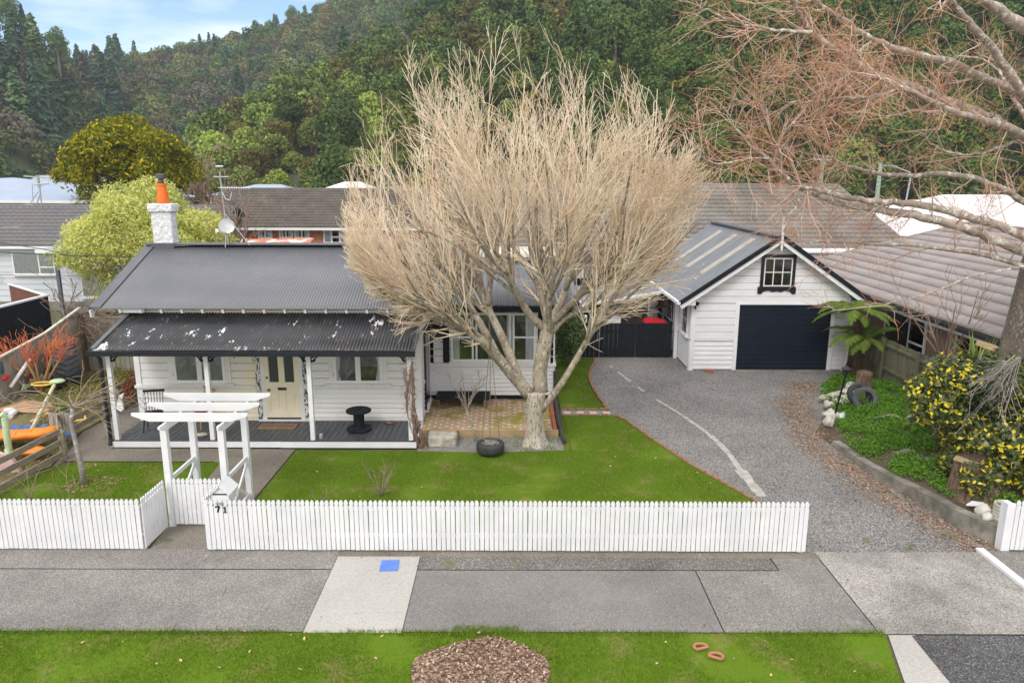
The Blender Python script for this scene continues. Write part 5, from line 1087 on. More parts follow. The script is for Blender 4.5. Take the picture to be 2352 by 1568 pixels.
# ------------------------------------------------------------------ patio, edging, garden walls
pt = thing('brick_patio', 'mossy basket-weave brick patio with timber edge in front of the wing', 'patio', (-.5, 18.5, 0))
MB().box(-2.26, 1.02, 17.30, 19.92, -.02, .17).build('bricks', brickm('mossy_brick_paving', (.44, .20, .10), (.36, .20, .09), (.58, .52, .42), 1.9, (.27, .24, .04), .05, bw=.55, rh=.27), pt)
b = MB(); b.box(-2.26, -.92, 17.25, 17.298, .0, .185); b.box(-.915, .36, 17.248, 17.296, .0, .182); b.box(.365, 1.16, 17.25, 17.298, .0, .185); b.build('timber_edge', M['timber'], pt)
b = MB()
for i in range(12): b.box(1.03, 1.13, 17.31 + i * .215, 17.31 + i * .215 + .205, .02, .20 + .004 * (i % 3))
b.build('brick_edge', M['brick_red'], pt)
def brick_line(name, lab, pts, seg=.22, w=.08, m='brick_old', z=.035):
    t = thing(name, lab, 'brick edging', (pts[0][0], pts[0][1], 0)); b = MB(); rs = random.Random(4); acc = 0; P = [Vector((*p, 0)) for p in pts]; fine = []
    for i in range(len(P) - 1):
        n = max(1, int((P[i + 1] - P[i]).length / .03)); fine += [P[i].lerp(P[i + 1], j / n) for j in range(n)]
    fine.append(P[-1]); step = int(seg / .03)
    for i in range(0, len(fine) - step, step):
        a, c = fine[i], fine[i + step - 1 if step > 1 else i + 1]; zz = z + rs.uniform(-.008, .010); off = Vector((rs.uniform(-.01, .01), rs.uniform(-.01, .01), 0))
        b.bar(a + Vector((0, 0, zz - .03)) + off, c.lerp(a, .04) + Vector((0, 0, zz - .03)) + off, w, .07)
    b.build('bricks', M[m], t); return t
def smooth_path(p, n=8):
    P = [Vector((*q, 0)) for q in p]; out = []
    for i in range(len(P) - 1):
        a, b_, c, d = P[max(i - 1, 0)], P[i], P[i + 1], P[min(i + 2, len(P) - 1)]
        for k in range(n):
            t = k / n; out.append(tuple((.5 * ((2 * b_) + (c - a) * t + (2 * a - 5 * b_ + 4 * c - d) * t * t + (3 * b_ - a - 3 * c + d) * t ** 3))[:2]))
    return out + [tuple(P[-1][:2])]
brick_line('brick_edging', 'curved brick edging round the small side lawn, back to the black fence', smooth_path([(2.68, 19.5)] + CURVE[2:]))
brick_line('brick_edging', 'long curved brick edging between the front lawn and the driveway', smooth_path(CURVE2))
brick_line('brick_edging', 'straight brick row on the black fence side of the stepping path', [(1.38, 19.46), (2.72, 19.46)])
brick_line('brick_edging', 'straight brick row on the front lawn side of the stepping path', [(1.38, 18.96), (2.74, 18.96)], w=.07)
for i, lab in enumerate(('beside the patio corner', 'second from the patio corner', 'third from the patio corner', 'nearest the driveway')):
    x = 1.42 + i * .36; t = thing('stepping_paver', 'pink square stepping paver ' + lab, 'paver', (x, 19.2, 0), 'pink pavers between the brick rows'); MB().box(x, x + .19, 19.1, 19.28, -.02, .022).build('paver', M['pink_paver'], t)
ws = smooth_path([(3.36, 24.37), (4.0, 21.22), (4.59, 19.14), (4.98, 17.4), (5.08, 16.2), (5.06, 15.16), (5.08, 13.8)], 6)
t = thing('concrete_strip', 'narrow broken concrete strip curving along the gravel driveway', 'kerb', (5, 17, 0)); b = MB(); rs = random.Random(9)
for i in range(len(ws) - 1):
    a, c = Vector((*ws[i], 0)), Vector((*ws[i + 1], 0)); y = a.y
    if y > 20.2 and rs.random() < .4: continue
    w_ = .10 if y > 17.5 else (.15 if y > 15.2 else .24); b.bar(a + Vector((0, 0, -.005)), c.lerp(a, .04) + Vector((0, 0, -.005)), w_ * rs.uniform(.8, 1.15), .04)
b.build('strip', simple('pale_old_concrete', (.45, .45, .42), .9, (.30, .29, .26), 5), t)
t = thing('garden_kerb', 'curved grey concrete garden edge beside the driveway', 'kerb', (8, 14, 0)); WS = smooth_path(WALL[1:], 8); b = MB(); vs, fs = [], []
for i, (x, y) in enumerate(WS):
    q = Vector((*WS[min(i + 1, len(WS) - 1)], 0)) - Vector((*WS[max(i - 1, 0)], 0)); nrm = Vector((q.y, -q.x, 0)).normalized(); nrm = -nrm if nrm.x < 0 else nrm
    h = float(np.interp(y, [11.5, 13, 15, 17], [.36, .30, .18, .08])) + .012 * mnoise.noise(Vector((x * 3, y * 3, 0))); wd = .17
    for (o_, z) in ((-.02, -.03), (0, h), (wd, h + .01), (wd, -.03)): vs.append((x + nrm.x * o_, y + nrm.y * o_, z))
for i in range(len(WS) - 1):
    for k in range(3): q = i * 4 + k; fs.append((q, q + 4, q + 5, q + 1))
fs += [(0, 1, 2, 3)]; b.add(vs, fs); b.build('kerb_wall', M['kerb'], t)
t = thing('black_drain_pipe', 'black corrugated drain pipe lying along the patio edge', 'pipe', (1.2, 18.5, 0)); b = MB(); b.tube([(1.22, 19.9, 1.0), (1.23, 19.85, .3), (1.22, 19.5, .09), (1.20, 18.3, .08), (1.24, 17.3, .07), (1.27, 16.75, .06)], .055, 10); b.build('pipe', M['rubber'], t)
t = thing('stone_block', 'rough pale stone block with a timber slab on top beside the verandah corner', 'stone', (-1.67, 16.75, 0)); b = MB(); o = MB().box(-2.02, -1.33, 16.55, 17.0, -.03, .26).build('block', M['stone'], t); m1 = o.modifiers.new('b', 'BEVEL'); m1.width = .05; m1.segments = 2; m2 = o.modifiers.new('s', 'SUBSURF'); m2.subdivision_type = 'SIMPLE'; m2.levels = m2.render_levels = 4; tx = bpy.data.textures.new('st', 'CLOUDS'); tx.noise_scale = .25; m3 = o.modifiers.new('d', 'DISPLACE'); m3.texture = tx; m3.strength = .09
MB().bar((-2.02, 17.12, .215), (-1.36, 17.1, .215), .18, .04).build('timber_slab', M['timber'], t)
t = thing('black_bench', 'low black slatted bench against the wing wall', 'bench', (-1.5, 19.5, .17)); b = MB(); [b.box(-2.1, -.62, 19.08 + i * .13, 19.19 + i * .13, .40, .43) for i in range(6)]; b.build('seat', M['black'], t)
for x in (-2.0, -1.36, -.74): MB().box(x - .03, x + .03, 19.12, 19.82, .17, .40).build('leg', M['stump'], t)
# spool table, mat, chairs, stones on the deck
t = thing('spool_table', 'black wooden cable reel used as a table on the verandah', 'table', (-3.78, 17.2, .2)); c = (-3.78, 17.2, .2)
MB().lathe([(0, .02), (.30, .02), (.31, .035), (.31, .06), (.30, .07), (0, .07)], c, 28).build('base', M['black'], t); MB().lathe([(.135, .07), (.135, .48)], c, 16).build('drum', M['black'], t)
MB().lathe([(0, .48), (.30, .48), (.31, .49), (.31, .52), (.30, .53), (.04, .53), (.035, .50), (0, .50)], c, 28).build('top', M['black'], t)
t = thing('doormat', 'brown coir doormat in front of the cream front door', 'doormat', (-5.85, 17.45, .2)); MB().box(-6.33, -5.40, 17.24, 17.62, .201, .216).build('mat', M['mat'], t)
fc = bpy.data.curves.new('tmp', 'FONT'); fc.body = 'WELCOME'; fc.size = .17; fc.align_x = 'CENTER'; fo = bpy.data.objects.new('tmp', fc); COL.objects.link(fo)
bpy.context.view_layer.update(); me = bpy.data.meshes.new_from_object(fo.evaluated_get(bpy.context.evaluated_depsgraph_get())); bpy.data.objects.remove(fo)
o = link_mesh('lettering', me, simple('mat_lettering', (.07, .045, .03), .95), t); o.matrix_local = Matrix.Translation((-.015, -.07, .019))
def spindle_chair(loc, rz, col, lab, seatcol=None, grp='chairs on the verandah'):
    t = thing('spindle_chair', lab, 'chair', loc, grp); A = Matrix.Translation(loc) @ Matrix.Rotation(rz, 4, 'Z')
    MB(A).box(-.21, .21, -.2, .2, .42, .45).build('seat', seatcol or col, t)
    for sx in (-1, 1):
        for sy in (-1, 1): MB(A).tube([(sx * .16, sy * .15, .43), (sx * .21, sy * .20, 0)], [.018, .013], 8).build('leg', col, t)
    b = MB(A); [b.tube([(-.19 + i * .063, .18, .45), (-.21 + i * .070, .25, .92)], .009, 6) for i in range(7)]; b.build('spindles', col, t)
    MB(A).bar((-.25, .25, .93), (.25, .25, .93), .025, .055).build('top_rail', col, t)
spindle_chair((-8.85, 17.2, .2), math.radians(12), M['black'], 'black spindle-back chair at the end of the verandah')
spindle_chair((-7.75, 17.45, .2), math.radians(-35), simple('varnished_leg', (.45, .25, .08), .5), 'wooden-legged chair with a dark red seat behind the pergola', simple('dark_red_seat', (.22, .02, .02), .5))
for (x, y, s, lab) in ((-7.52, 16.78, .11, 'flat grey stone near the edge of the deck'), (-3.10, 17.72, .10, 'dark leafy stone against the wall behind the reel table')):
    t = thing('deck_stone', lab, 'stone', (x, y, .2)); MB().rock((x, y, .225), s, 4, sq=(1.5, .9, .35)).build('stone', M['stone'] if x < -5 else M['stump'], t, True)
t = thing('glass_jar', 'small grey jar by the foot of the verandah post', 'jar', (-4.5, 16.6, .2)); MB().lathe([(0, .2), (.05, .2), (.05, .3), (.042, .31), (.042, .29), (0, .22)], (-4.58, 16.62, 0), 14).build('jar', M['galv'], t)
t = thing('post_sign', 'small white curled bracket ornament on the end verandah post', 'ornament', (-9.3, 16.5, .9)); b = MB(wf(-9.34, 16.5)); b.prism([(0, .98), (.10, 1.30), (.22, 1.36), (.16, 1.2), (.17, .95), (.1, .9)], -.03, .03, 'xz'); b.build('ornament', M['white'], t)
# ------------------------------------------------------------------ street side: water lid, shapes on the verge
t = thing('water_meter_lid', 'blue plastic water meter lid in the pale footpath patch', 'lid', (-2.03, 11.05, 0)); b = MB(Matrix.Translation((-2.03, 11.05, 0)) @ Matrix.Rotation(.06, 4, 'Z')); b.box(-.15, .15, -.17, .17, -.01, .018); b.build('lid', M['blue_lid'], t)
b = MB(Matrix.Translation((-2.03, 11.05, 0)) @ Matrix.Rotation(.06, 4, 'Z')); [b.box(-.12 + i * .05, -.10 + i * .05, -.13, .13, .018, .023) for i in range(5)]; b.build('lid_rib', M['blue_lid'], t)
for (x, y, a, lab) in ((2.60, 8.86, .4, 'terracotta D-shaped clay ring on the verge, nearer the footpath'), (2.75, 8.66, -.6, 'terracotta D-shaped clay ring on the verge, nearer the road')):
    t = thing('clay_ring', lab, 'clay ring', (x, y, 0), 'clay rings on the verge'); pts = [(x + .095 * math.cos(q + a), y + .075 * math.sin(q + a), .04) for q in [i * math.pi / 8 for i in range(-1, 10)]]; MB().tube(pts, .022, 6, closed=True).build('ring', M['terracotta'], t)

# ------------------------------------------------------------------ left yard
t = thing('paling_fence', 'tall grey paling fence behind the giant tyre', 'fence', (-11.5, 23.6, 0)); b = MB(wf(0, 23.6)); planks(b, -14.1, -9.4, 0, 1.80, .155, .016, R); b.build('palings', M['paling'], t); b = MB(wf(0, 23.6)); b.box(-14.2, -9.4, -.05, .04, 1.80, 1.835); b.box(-14.2, -9.4, 0, .05, .4, .48); b.build('cap_rail', M['paling'], t)
MB().box(-14.22, -14.06, 23.4, 23.56, 0, 1.95).build('corner_post', M['stump'], t)
t = thing('stepped_panel_fence', 'grey board fence with a pale capping dropping towards the street', 'fence', (-14.4, 21.5, 0)); FA, FB, FC, FD = Vector((-14.12, 23.5, 0)), Vector((-14.3, 21.85, 0)), Vector((-14.42, 21.0, 0)), Vector((-14.75, 18.5, 0))
b = MB(); tops = [(FA, 2.12), (FB, 1.62), (FC, 1.45), (FD, 1.0)]
for (p, z1), (q, z2) in zip(tops, tops[1:]):
    n = max(2, int((q - p).length / .15))
    for i in range(n):
        a, c = p.lerp(q, i / n), p.lerp(q, (i + .93) / n); za, zc = z1 + (z2 - z1) * i / n, z1 + (z2 - z1) * (i + .93) / n
        b.add([(a.x, a.y, 0), (c.x, c.y, 0), (c.x, c.y, zc), (a.x, a.y, za), (a.x - .02, a.y, 0), (c.x - .02, c.y, 0), (c.x - .02, c.y, zc), (a.x - .02, a.y, za)], [(0, 1, 2, 3), (4, 7, 6, 5), (0, 4, 5, 1), (3, 2, 6, 7), (0, 3, 7, 4), (1, 5, 6, 2)])
b.build('boards', M['paling'], t); b = MB(); [b.bar(p + Vector((0, 0, z1 + .02)), q + Vector((0, 0, z2 + .02)), .09, .045) for (p, z1), (q, z2) in zip(tops, tops[1:])]; b.build('capping', simple('pale_capping', (.62, .58, .50), .8), t)
t = thing('black_panel_fence', 'tall black panel fence with white capping on the neighbouring side', 'fence', (-16.1, 24, 0)); MB().box(-16.2, -16.12, 18, 25.1, 0, 2.27).build('panel', M['black'], t); MB().box(-16.24, -16.08, 18, 25.14, 2.275, 2.33).build('capping', M['white'], t)
b = MB(); b.bar((-16.2, 25.1, 2.3), (-19.3, 27.8, 2.3), .09, .05); b.build('rear_capping', M['white'], t); b = MB(); b.bar((-16.2, 25.15, 1.1), (-19.3, 27.85, 1.1), .05, 2.3); b.build('rear_panel', simple('brown_panel', (.16, .06, .035), .8), t)
t = thing('giant_tyre', 'huge worn black tractor tyre standing against the board fence', 'tyre', (-13.1, 22.3, 0)); TM = Matrix.Translation((-13.72, 21.7, .64)) @ Matrix.Rotation(math.radians(-52), 4, 'Z')
b = MB(TM); prof = [(.33, -.30), (.45, -.36), (.60, -.34), (.68, -.27), (.70, 0), (.68, .27), (.60, .34), (.45, .36), (.33, .30), (.40, .22), (.55, .0), (.40, -.22), (.33, -.30)]; b.lathe(prof, (0, 0, 0), 40, 'y'); b.build('tyre_body', M['rubber_grey'], t, True)
b = MB(TM)
for i in range(26):
    a = 2 * math.pi * i / 26
    for s in (-1, 1):
        p, q = Vector((.70 * math.cos(a), s * .03, .70 * math.sin(a))), Vector((.69 * math.cos(a + .22), s * .33, .69 * math.sin(a + .22))); b.bar(p, q, .05, .06, up=(math.cos(a), 0, math.sin(a)))
b.build('tread', M['rubber'], t)
def rails(lab, p, q, n_posts, hs=(.16, .40, .62), lo=0):
    t = thing('rail_fence', lab, 'rail fence', p, 'low rail fences round the play yard'); p, q = Vector((*p[:2], 0)), Vector((*q[:2], 0))
    for h in hs: MB().bar(p + Vector((0, 0, h)), q + Vector((0, 0, h)), .03, .13).build('rail', M['rail'], t)
    for i in range(n_posts): c = p.lerp(q, i / (n_posts - 1)); d = (q - p).normalized(); s = Vector((-d.y, d.x, 0)) * .055; MB().box(c.x + s.x - .045, c.x + s.x + .045, c.y + s.y - .045, c.y + s.y + .045, 0, .68).build('post', M['rail'], t)
rails('low three-rail timber fence running back beside the cottage', (-11.0, 17.1, 0), (-10.85, 22.4, 0), 4)
rails('low three-rail timber fence in front of the pink play climber', (-10.26, 15.72, 0), (-10.45, 13.0, 0), 2, (.14, .42, .68))
rails('short open timber gate section joining the two low rail fences', (-11.08, 16.95, 0), (-10.34, 15.78, 0), 2, (.3, .62))
b = MB(); t = thing('paling_stub', 'short grey paling bundle at the join of the low rail fence', 'fence', (-10.9, 17.0, 0)); planks(b, -11.25, -10.7, 0, .68, .13, .02); b.M = wf(0, 17.0); b2 = MB(wf(0, 17.0)); planks(b2, -11.3, -10.72, 0, .70, .13, .02, R); b2.build('palings', M['paling'], t)
t = thing('toy_spade', 'oversized pale yellow toy spade lying across the yard, green at both ends', 'toy', (-12.6, 18.9, 0)); a, c = Vector((-13.25, 20.35, .42)), Vector((-11.98, 17.25, .12))
MB().tube([a, c], .05, 10).build('shaft', M['paleyellow'], t); b = MB(); b.rock(a + Vector((-.05, .25, .06)), .22, 2, sq=(1, .9, .3), amp=.05); b.build('scoop', M['mint'], t, True); b = MB(); b.rock(c + Vector((.02, -.1, 0)), .24, 3, sq=(1.1, .9, .4), amp=.15); b.build('scoop', M['mint'], t, True)
b = MB(); b.tube([a + Vector((-.35, .0, .05)) + Vector((.28 * math.cos(q), .18 * math.sin(q), 0)) for q in [i * math.pi / 5 for i in range(10)]], .028, 6, closed=True); b.build('handle', M['yellow'], t)
t = thing('yellow_toy_frame', 'tangled yellow plastic frame beside the toy spade', 'toy', (-11.7, 18.0, 0)); b = MB(); b.tube([(-12.6, 18.2, .05), (-12.3, 18.5, .2), (-11.9, 18.3, .12), (-11.5, 18.7, .3), (-11.2, 18.3, .05)], .028, 6); b.tube([(-11.9, 17.7, .05), (-11.5, 18.1, .1), (-11.0, 18.3, .1)], .03, 6); b.tube([(-11.75, 18.0, .05), (-11.65, 18.4, .35), (-11.5, 18.1, .05)], .028, 6); b.build('frame', M['yellow'], t)
t = thing('plywood_sheet', 'brown plywood sheet lying flat by the board fence', 'board', (-13.4, 19.5, 0)); MB().prism([(-14.3, 19.1), (-13.95, 20.05), (-12.85, 19.85), (-12.7, 18.95)], .04, .055, 'xy').build('sheet', M['plywood'], t)
t = thing('pipe_elbow', 'short white plastic pipe elbow on the grass', 'pipe', (-13.5, 18.8, 0)); MB().tube([(-13.75, 18.95, .1), (-13.55, 18.95, .12), (-13.42, 18.8, .12), (-13.38, 18.55, .08)], .08, 12).build('pipe', M['white'], t)
t = thing('tarpaulin', 'crumpled blue tarpaulin on the ground', 'tarpaulin', (-12.8, 17.6, 0)); xs, ys = np.meshgrid(np.linspace(-14.2, -12.0, 40), np.linspace(17.0, 18.0, 24)); zs = .03 + .14 * np.array([max(0, mnoise.noise(Vector((a * 2.2, c_ * 3.5, 1)))) for a, c_ in zip(xs.ravel(), ys.ravel())]) + .03 * np.array([mnoise.noise(Vector((a * 8, c_ * 9, 4))) for a, c_ in zip(xs.ravel(), ys.ravel())])
i, j = np.meshgrid(np.arange(39), np.arange(23)); q = (j * 40 + i).ravel(); F4 = np.stack([q, q + 1, q + 41, q + 40], 1); P2 = np.stack([xs.ravel(), ys.ravel()], 1)[F4].mean(1); keep = np.array([mnoise.noise(Vector((a * 1.2, c_ * 1.6, 7))) > -.22 for a, c_ in P2]); np_mesh('sheet', np.stack([xs.ravel(), ys.ravel(), zs], 1), F4[keep], M['tarp'], t, smooth=True)
t = thing('toy_climber', 'faded pink and orange plastic climber with a mint post behind the low rails', 'climbing toy', (-11.6, 15.4, 0))
b = MB(); vs, fs = [], []
for i in range(9):
    f = i / 8; x = -13.0 + 2.2 * f; z = .42 - .10 * math.sin(f * 3.2); y = 16.25
    for (o_, dz) in ((-.28, .10), (-.22, 0), (.22, 0), (.28, .10)): vs.append((x, y + o_, z + dz))
for i in range(8):
    for k in range(3): q = i * 4 + k; fs.append((q, q + 4, q + 5, q + 1))
o = b.add(vs, fs).build('slide', M['orange'], t, True); o.modifiers.new('t', 'SOLIDIFY').thickness = .05
MB().rock((-10.95, 15.7, .22), .26, 5, sq=(1.5, .8, .35), amp=.08).build('slide_end', M['orange'], t, True)
b = MB(); b.prism([(-12.3, .0), (-10.75, .0), (-10.9, .35), (-11.3, .50), (-11.5, .66), (-12.2, .50)], 14.95, 15.05, 'xz'); b.prism([(-12.4, .0), (-11.2, .0), (-11.4, .3), (-12.4, .35)], 14.3, 14.42, 'xz'); b.build('side_panel', M['pinkp'], t)
b = MB(); b.tube([(-11.42, 15.65, 0), (-11.42, 15.65, .55), (-11.40, 15.65, 1.05), (-11.44, 15.6, 1.12)], .07, 10); b.tube([(-10.95, 15.0, 0), (-11.05, 15.1, .5)], .06, 10); b.build('post', M['mint'], t)
MB().rock((-11.9, 14.92, .30), .07, 1, amp=0).build('button', M['red'], t, True)
t = thing('pink_ring', 'flat pale pink plastic ring beside the climber', 'ring', (-11.3, 16.7, .1)); MB().tube([(-11.35 + .22 * math.cos(q), 16.75 + .14 * math.sin(q), .14) for q in [i * math.pi / 8 for i in range(16)]], .03, 8, closed=True).build('ring', M['pinkp'], t)
t = thing('grey_board', 'weathered board resting behind the orange slide', 'board', (-12.2, 16.6, 0)); MB().bar((-13.4, 16.9, .18), (-11.2, 16.55, .2), .3, .04).build('board', M['paling'], t); MB().bar((-11.2, 16.5, .25), (-10.6, 16.75, .25), .12, .05).build('blue_end', M['blue_lid'], t)
t = thing('white_gutter_length', 'white length of guttering leaning on the board fence', 'gutter', (-14.3, 20.8, 0)); MB().tube([(-14.38, 20.15, .42), (-14.18, 20.85, 1.08)], .05, 8).build('gutter', M['white'], t)
t = thing('wall_ornament', 'faded dark figure ornament with red base hung on the board fence', 'ornament', (-14.5, 20.0, 1)); b = MB(); b.rock((-14.42, 19.98, 1.05), .10, 2, sq=(.3, .7, 2.1)); b.build('figure', simple('faded_teal', (.05, .09, .12), .7), t, True); MB().rock((-14.40, 20.06, .72), .13, 6, sq=(.3, 1.1, .6)).build('base', M['red'], t, True)
t = thing('garden_trough', 'green and maroon painted cut-out board along the foot of the fence', 'ornament', (-14.2, 21, .3)); b = MB(); b.M = wf(-14.26, 20.4, 0, 83); b.prism([(0, .25), (1.3, .35), (1.3, .62), (1.1, .50), (.9, .56), (.7, .42), (.5, .48), (.3, .36), (.1, .42)], -.03, 0, 'xz'); b.build('cut_out', M['mint'], t); b = MB(wf(-14.25, 20.4, 0, 83)); [b.rock((x, -.02, .56), .11, i, sq=(1, .3, 1)) for i, x in enumerate((.35, .95, 1.2))]; b.build('painted_hills', simple('maroon', (.12, .03, .04), .7), t, True)
t = thing('fence_lamp', 'small silver solar lamp on the board fence', 'lamp', (-14.6, 19.2, .3)); MB().rock((-14.5, 19.3, .42), .07, 3, sq=(1, 1.3, .5), amp=0).build('lamp', M['galv'], t, True)
t = thing('blue_cover', 'bright blue plastic cover beside the cottage corner', 'cover', (-9.8, 19.5, 0)); MB().rock((-10.0, 20.3, .62), .32, 7, sq=(.8, .9, 1.35), amp=.3).build('cover', M['cyan'], t, True)

# ------------------------------------------------------------------ right garden hard things
t = thing('garden_lamp', 'black lantern on a leaning pole at the garden edge', 'lamp post', (8.29, 18.0, .1)); a, c = Vector((8.29, 18.0, .05)), Vector((8.48, 17.95, 1.38))
MB().tube([a, c], [.028, .022], 8).build('pole', M['black'], t); MB().lathe([(.03, 0), (.10, .20), (.13, .21), (.02, .30), (.01, .36), (0, .36)], c, 6).build('lantern', M['iron'], t)
b = MB(); b.tube([a + Vector((-.02, -.03, 0)), a + Vector((.04, -.02, .36))], .035, 8); b.build('white_base', M['white_stone'], t)
for i, (u, v, s, sq, m) in enumerate(((1905, 930, .16, (1, 1, .7), 'white_stone'), (1920, 912, .2, (1.3, 1, .6), 'white_stone'), (1942, 905, .2, (1.2, 1, .6), 'white_stone'), (1955, 890, .16, (1.2, 1, .7), 'white_stone'), (1972, 885, .13, (1, 1, .7), 'stone'), (1935, 925, .2, (1.4, 1, .5), 'white_stone'),
                                    (1950, 915, .16, (1.4, 1, .6), 'white_stone'), (1908, 955, .20, (1, 1.2, .6), 'white_stone'), (1904, 970, .13, (1, 1, .9), 'white_stone'), (1893, 915, .13, (1.2, .8, .6), 'stone'))):
    p = gr(u, v, .12); t = thing('white_rock', 'rough white rock in the heap between the lantern pole and the leaning tyres', 'rock', (p.x, p.y, .05), 'white rocks heaped by the lantern pole'); MB().rock((p.x, p.y, .14), s, i + 3, sq=sq, amp=.6).build('rock', M[m], t, True)
t = thing('clear_bottle', 'clear plastic bottle lying by the lantern pole', 'bottle', (8.75, 18.2, .1)); MB().tube([(8.62, 18.3, .12), (8.72, 18.42, .2), (8.80, 18.5, .24)], [.08, .085, .04], 10).build('bottle', simple('clear_plastic', (.55, .62, .64), .15), t)
def car_tyre(name, lab, Mx, m, R_=.31, W_=.18, grp=None):
    t = thing(name, lab, 'tyre', Mx.translation, grp); b = MB(Mx); b.lathe([(R_ * .62, -W_ * .42), (R_ * .80, -W_ * .5), (R_ * .95, -W_ * .42), (R_, -W_ * .28), (R_, W_ * .28), (R_ * .95, W_ * .42), (R_ * .80, W_ * .5), (R_ * .62, W_ * .42), (R_ * .66, W_ * .3), (R_ * .84, 0), (R_ * .66, -W_ * .3), (R_ * .62, -W_ * .42)], (0, 0, 0), 36, 'y'); b.build('rubber', m, t, True); return t
car_tyre('old_tyre', 'old car tyre leaning at the front of the pair in the green weeds', Matrix.Translation((9.55, 18.95, .50)) @ Matrix.Rotation(math.radians(-12), 4, 'Z') @ Matrix.Rotation(math.radians(-22), 4, 'X'), M['rubber_grey'], .32, .17, 'old tyres in the weeds')
car_tyre('old_tyre', 'old car tyre leaning behind the front one in the green weeds', Matrix.Translation((9.52, 19.22, .55)) @ Matrix.Rotation(math.radians(-4), 4, 'Z') @ Matrix.Rotation(math.radians(-26), 4, 'X'), M['rubber'], .32, .17, 'old tyres in the weeds')
def stump(name, lab, x, y, r, h, seed, z=0):
    t = thing(name, lab, 'tree stump', (x, y, z)); n, k = 22, 8; rs = random.Random(seed); vs, fs = [], []
    for j in range(k + 1):
        f = j / k; rr = r * (1.25 - .35 * f ** .5)
        for i in range(n):
            a = 2 * math.pi * i / n; q = rr * (1 + .12 * mnoise.noise(Vector((math.cos(a) * 1.8, math.sin(a) * 1.8, seed))) + .07 * mnoise.noise(Vector((math.cos(a) * 6, math.sin(a) * 6, seed + f)))); vs.append((x + q * math.cos(a), y + q * math.sin(a), z + h * f + (.12 * h * mnoise.noise(Vector((math.cos(a) * 2, math.sin(a) * 2, 9 + seed))) if j == k else 0)))
    for j in range(k):
        for i in range(n): fs.append((j * n + i, j * n + (i + 1) % n, (j + 1) * n + (i + 1) % n, (j + 1) * n + i))
    fs.append(tuple(k * n + i for i in range(n))); MB().add(vs, fs).build('wood', M['stump'], t, True); return t
stump('tree_stump', 'small split brown stump behind the leaning tyres', 10.35, 20.7, .23, .78, 3, .0)
stump('broad_stump', 'large brown stump under the yellow variegated shrub', 9.08, 13.25, .48, .85, 7, .15)
MB().bar((8.7, 13.05, .98), (9.0, 12.75, .93), .2, .04)
t = thing('timber_offcut', 'pale plank resting on the large stump', 'plank', (8.8, 13, 1)); MB().bar((8.60, 13.35, 1.03), (8.98, 12.95, .97), .20, .04).build('plank', M['timber'], t)
t = thing('painted_drum', 'white ribbed drum planter at the end of the short picket fence', 'planter', (8.78, 12.1, .3)); c = (8.80, 12.08, .30)
MB().lathe([(.17, 0)] + [(.17 + (.008 if i % 2 else 0), .03 * i) for i in range(1, 12)] + [(.17, .36), (.15, .36), (.15, .30), (0, .30)], c, 24).build('drum', M['white_stone'], t); MB().lathe([(0, .31), (.15, .31)], c, 16).build('soil', M['stump'], t)
for i, (x, y, s, m, lab) in enumerate(((8.62, 12.35, .13, 'white_stone', 'pale rock beside the painted drum, further from the road'), (8.55, 12.12, .09, 'white_stone', 'small pale rock between the painted drum and the garden edge'), (8.95, 12.42, .1, 'stone', 'grey rock behind the painted drum'))):
    t = thing('garden_rock', lab, 'rock', (x, y, .3)); MB().rock((x, y, .38), s, i + 20, amp=.5).build('rock', M[m], t, True)
t = thing('white_tile_piece', 'broken white tile in the greenery near the painted drum', 'tile', (8.7, 12.7, .3)); MB().prism([(8.42, 12.55), (8.72, 12.5), (8.80, 12.62), (8.62, 12.70)], .40, .43, 'xy').build('tile', M['white'], t)
for i, (x, y, a, lab) in enumerate(((8.85, 15.5, .5, 'flat grey concrete block in the weeds, nearer the driveway'), (9.05, 15.1, -.3, 'flat grey concrete block in the weeds, nearer the stump'))):
    t = thing('concrete_block', lab, 'block', (x, y, .2)); b = MB(Matrix.Translation((x, y, .30)) @ Matrix.Rotation(a, 4, 'Z')); b.box(-.22, .22, -.09, .09, -.05, .03); b.build('block', M['concrete'], t)
rs = random.Random(3)
for i in range(9):
    x, y = rs.uniform(9.6, 11.2), rs.uniform(16.2, 17.9); a = rs.uniform(-.6, .6); L = rs.uniform(.6, 1.4); z = float(bankz(x, y)) + .08
    t = thing('fallen_branch', 'dead stick in the brush pile between the weeds and the yellow shrub', 'stick', (x, y, z), 'sticks of the brush pile'); b = MB(); b.tube([(x - L * .5 * math.cos(a), y - L * .5 * math.sin(a), z), (x, y + rs.uniform(-.1, .1), z + rs.uniform(.02, .15)), (x + L * .5 * math.cos(a), y + L * .5 * math.sin(a), z + .03)], [.02, .028, .012], 6); b.build('stick', M['silver_bark'] if i % 3 else M['timber'], t)
t = thing('red_brick', 'loose red brick by the foot of the garage wall', 'brick', (6.6, 23.5, 0)); MB().box(6.45, 6.70, 23.50, 23.62, 0, .09).build('brick', M['brick_red'], t)
t = thing('side_fence', 'mossy timber paling fence between the garden and the mauve-roofed house', 'fence', (11.6, 20, 0)); FM = wf(11.75, 24.3, 0, -90)
b = MB(FM); planks(b, 0, 8.2, .0, 1.42, .13, .012, R, .016); b.build('palings', M['paling_moss'], t)
b = MB(FM); b.box(0, 8.2, -.07, -.02, .45, .53); b.box(0, 8.2, -.07, -.02, 1.2, 1.27); b.build('rail', M['paling_moss'], t)
for x in (.1, 1.9, 3.9, 5.9, 7.9): MB(FM).box(x, x + .1, -.14, -.07, 0, 1.45).build('post', M['paling_moss'], t)
